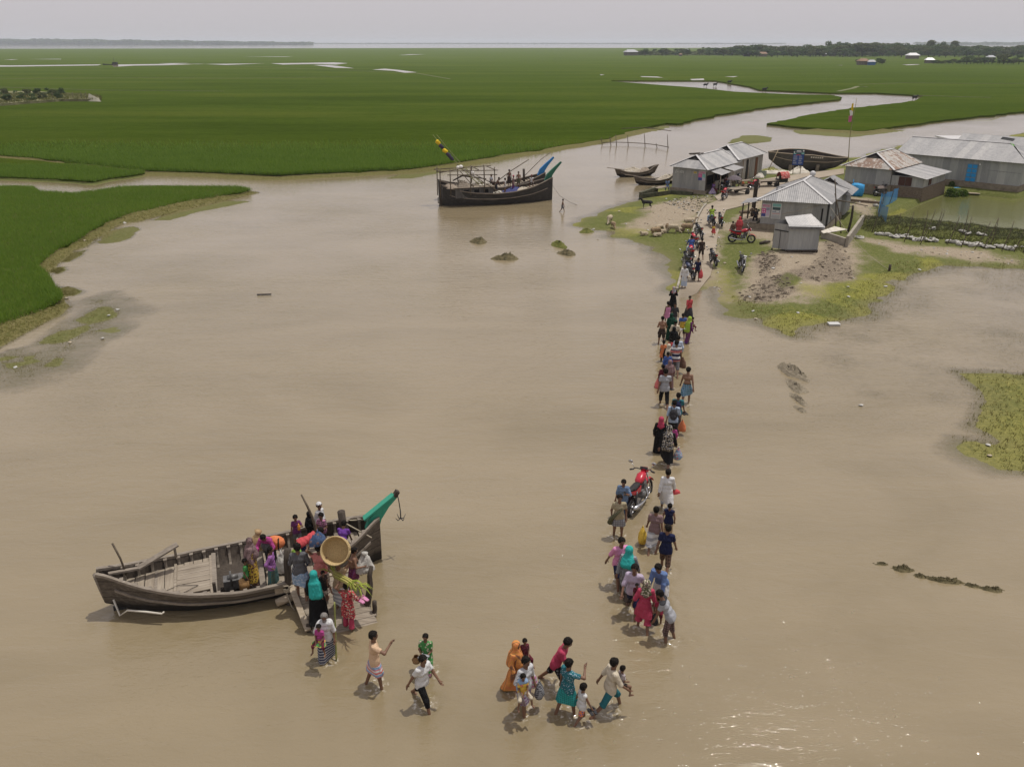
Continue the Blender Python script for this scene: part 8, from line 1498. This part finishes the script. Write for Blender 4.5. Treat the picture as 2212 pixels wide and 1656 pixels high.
mb = MB(); mb.lathe([(0, 0), (.16, 0), (.18, .05), (.16, .05), (.14, .02), (0, .02)], 12); mb.tube([(.17, 0, .04), (.36, 0, .05)], .015, 5); o = mb.build('metal_pan', chrome); o.location = hand_point(d7, 'R') + Vector((.1, 0, 0)); tag(o, 'small metal pan held by the man in green cap', 'pan')
d6 = man('woman in dark green robe ahead of the man in green cap', 'B1', 290, 325, 268, 530, 355, 'still', [Rb('dgreen', 1.85), Sc('dgreen', long=.3)], hair=False, h=1.58)
d8 = man('boy in blue and yellow shirt walking away', 'B1', 368, 320, 365, 518, 5, 'walk', [('shirt', c_('yellow', 'band', 'blue', 1.22), {}), T('dbrown', 1.0)], kid=False)
d9 = man('woman in lime green shawl and dark printed gown carrying a child', 'B1', 415, 343, 412, 558, 60, 'carryl', [('dress', c_('plum', 'floral', 'brown', .8), dict(hem=1.5)), T('purple', 1.8, loose=.03), Sc('lime', long=.42, front=.15), S('plum', sleeve='long')], hair=False)
babe('toddler in maroon carried by the woman in lime shawl', d9, (-.06, .30, 1.15), 20, .85, [S('maroon', 'dots', 'mauve'), T('maroon', 1.3)])
d5 = man('bare chested man in brown shorts at the left of the line', 'B1', 198, 343, 195, 568, 0, 'hold', [T('dbrown', .95), ('lungi', c_('dbrown'), dict(hem=.45, flare=.01))], skin=3)
d4 = man('boy in dark grey shirt just behind the girl in pink', 'B1', 288, 240, 300, 420, 180, 'still', [S('char', sleeve='half'), T('grey')], h=1.45)
d3 = man('girl in pink sleeveless dress walking away', 'B1', 255, 222, 245, 390, 5, 'walk', [('dress', c_('pink'), dict(hem=.9, flare=.04, off=.025))], kid=True)
d2 = man('man in red shirt and black lungi walking toward the viewer', 'B1', 432, 172, 420, 345, 165, 'walk', [S('red', sleeve='half'), Lg('char', 1.75)])
d1 = man('woman in black robe with pale headscarf at the foot of the path', 'B1', 292, 95, 290, 280, 5, 'hold', [Rb('black', 1.9), Sc('lgrey', 'floral', 'red', .6)], hair=False)
# ---- on the path and around the houses
e1 = man('old man in loose white robe and pale lungi at the bottom of the path', 'B2', 412, 1085, 405, 1352, 200, 'still', [Tu('white', .85, off=.03), Lg('pblue', 1.85)], z='p', beard=True, grey=True)
e2 = man('youth in navy t shirt looking down, carrying a red bag', 'B2', 552, 1000, 562, 1268, 195, 'hip', [S('navy'), T('dbrown', .8)], z='p', yaw=40)
bag('red cloth bag hanging from the hand of the youth in navy', hand_point(e2, 'L') + Vector((0, 0, .1)), c_('red'), .38)
e3 = man('man in dark brown shirt and shorts walking away up the path', 'B2', 624, 762, 610, 1022, 5, 'walk', [S('dbrown'), T('dbrown', 1.0)], z='p')
def rider(label, z_, x, y, wear, head, h=1.7, **k):
    p = pg(x, y); zz = skeleton(POSE['ride'], False)['p'][2]; return person(label, p + Vector((0, 0, .80 + .06 - zz * h / 1.72)), head, h, 'ride', wear, near=False, **k)
rider('man in bright blue shirt sitting on a motorcycle with his back to the viewer', 'B2', 486, 1000, [S('blue', sleeve='half'), T('pblue', 1.6)], 2)
rider('man in yellow shirt riding up the path', 'B2', 738, 605, [S('lime', 'plain'), T('sky', 1.9)], -4)
e6 = man('girl in red and yellow dress running up the path', 'B2', 768, 580, 760, 738, 15, 'run', [('dress', c_('red', 'band', 'yellow', .98), dict(hem=1.0, flare=.06)), T('yellow', 1.5)], z='p', kid=True)
e7 = man('woman in red headscarf and red dress behind the side on motorcycle', 'B2', 1075, 555, 1062, 745, 10, 'still', [Tu('red', 1.2), ('skirt', c_('black'), dict(hem=1.8)), Sc('red', long=.3)], z='g', hair=False, h=1.6)
e8 = man('small boy in ochre brown beside the woman in red headscarf', 'B2', 990, 590, 985, 742, 5, 'still', [S('brown', sleeve='long'), T('brown')], z='g', h=1.2)
def sitter(label, p, head, wear, h=1.65, seat=.45, **k): zz = skeleton(POSE['sit'], k.get('kid', False))['p'][2]; return person(label, Vector(p) + Vector((0, 0, seat + .08 - zz * h / 1.72)), head, h, 'sit', wear, near=False, **k)
sitter('man in blue checked clothes sitting on the wall end beside the river shop', on_ground('B2', 205, 195) + Vector((0, 0, .15)), 190, [S('denim', 'check', 'sky'), T('denim', 1.8, 'check', 'sky')], seat=.35)
sitter('person sitting under the grey umbrella at the flatbed cart', on_ground('B4', 1308, 672) + Vector((0, 0, 0)), 200, [S('olive'), T('dteal')], seat=.62)
p_ = Vector((hutA.location.x, hutA.location.y, 0)); sitter('woman in purple print sitting in the mouth of the river shop', p_ + pA(WA + .45, .9, .5), 140, [S('purple', 'floral', 'lilac'), T('maroon')], seat=.3)
b_ = bike('navy', 'motorcycle standing under the shop awning', p_ + pA(WA + 1.0, 2.6, .5), 150, 5, 1.05); sitter('man in dark red sitting on the motorcycle under the shop awning', p_ + pA(WA + 1.0, 2.6, .5), 150, [S('maroon', 'vstripe', 'dbrown'), T('char')], seat=.72)
man('figure in dark clothes standing inside the river shop', 'B4', 1165, 500, 1165, 598, 150, 'still', [S('char'), T('dbrown')], z=.75, h=1.6)
man('boy in white shirt at the side door of the tin house', 'C1', 283, 1062, 268, 1195, 60, 'still', [S('white'), T('char')], z='g', h=1.4)
sitter('seated person in black at the left corner of the tin house', C0w + pC(-.6, .9, .95), 200, [S('char'), T('black')], seat=.3, h=1.5)
heap('purple_sack', 'lilac printed sack on the step of the river shop', 'sack', p_ + pA(WA + .7, .35, .55), .4, .3, .4, c_('lilac', 'floral', 'purple', .5), 110)
# ---- aboard and beside the fishing boats
def aboard(label, hx, hy, bx, by, bz, head, pz_, wear, **k):
    q = gpt(bx, by, bz); return person(label, q, head, k.pop('h', 1.62), pz_, wear, near=False, **k)
aboard('bare chested man standing tallest on the fishing boats', 0, 0, 7.3, 1.4, 1.3, 150, 'still', [Lg('dbrown', 1.2)], skin=2, h=1.7)
aboard('bare chested man right of the tallest one on the boats', 0, 0, 8.2, 1.1, 1.15, 170, 'still', [T('olive', .9)], skin=1, h=1.65)
aboard('man in white vest and brown shorts on the foredeck by the cabin', 0, 0, 6.2, -.9, .9, 90, 'hip', [S('white', sleeve='none'), T('brown', .95)], skin=0)
aboard('man in maroon cap and purple clothes on the blue net', 0, 0, 7.2, -.4, 1.05, 100, 'stand', [S('mauve', sleeve='none'), T('plum', 1.8), ('cap', c_('crimson'))], skin=2, hair=False)
aboard('man stooping beside the cabin of the fishing boat', 0, 0, 5.6, .3, .9, 80, 'stoop', [Lg('char', 1.2)], skin=2)
sitter('man in white sitting on the cabin edge of the fishing boat', gpt(5.2, .9, 1.55), 120, [S('lgrey'), T('dbrown', 1.2)], seat=.3)
sitter('man in white vest and red head cloth sitting at the bow of the fishing boat', gpt(9.2, -.2, 1.5), 190, [S('white', sleeve='none'), T('dbrown', 1.2), ('cap', c_('maroon'))], seat=.3, hair=False)
man('bare chested man in grey shorts wading past the fishing boat bow', 'B3', 1905, 935, 1895, 1095, 90, 'walk', [T('grey', .85)], skin=0)
build_water()
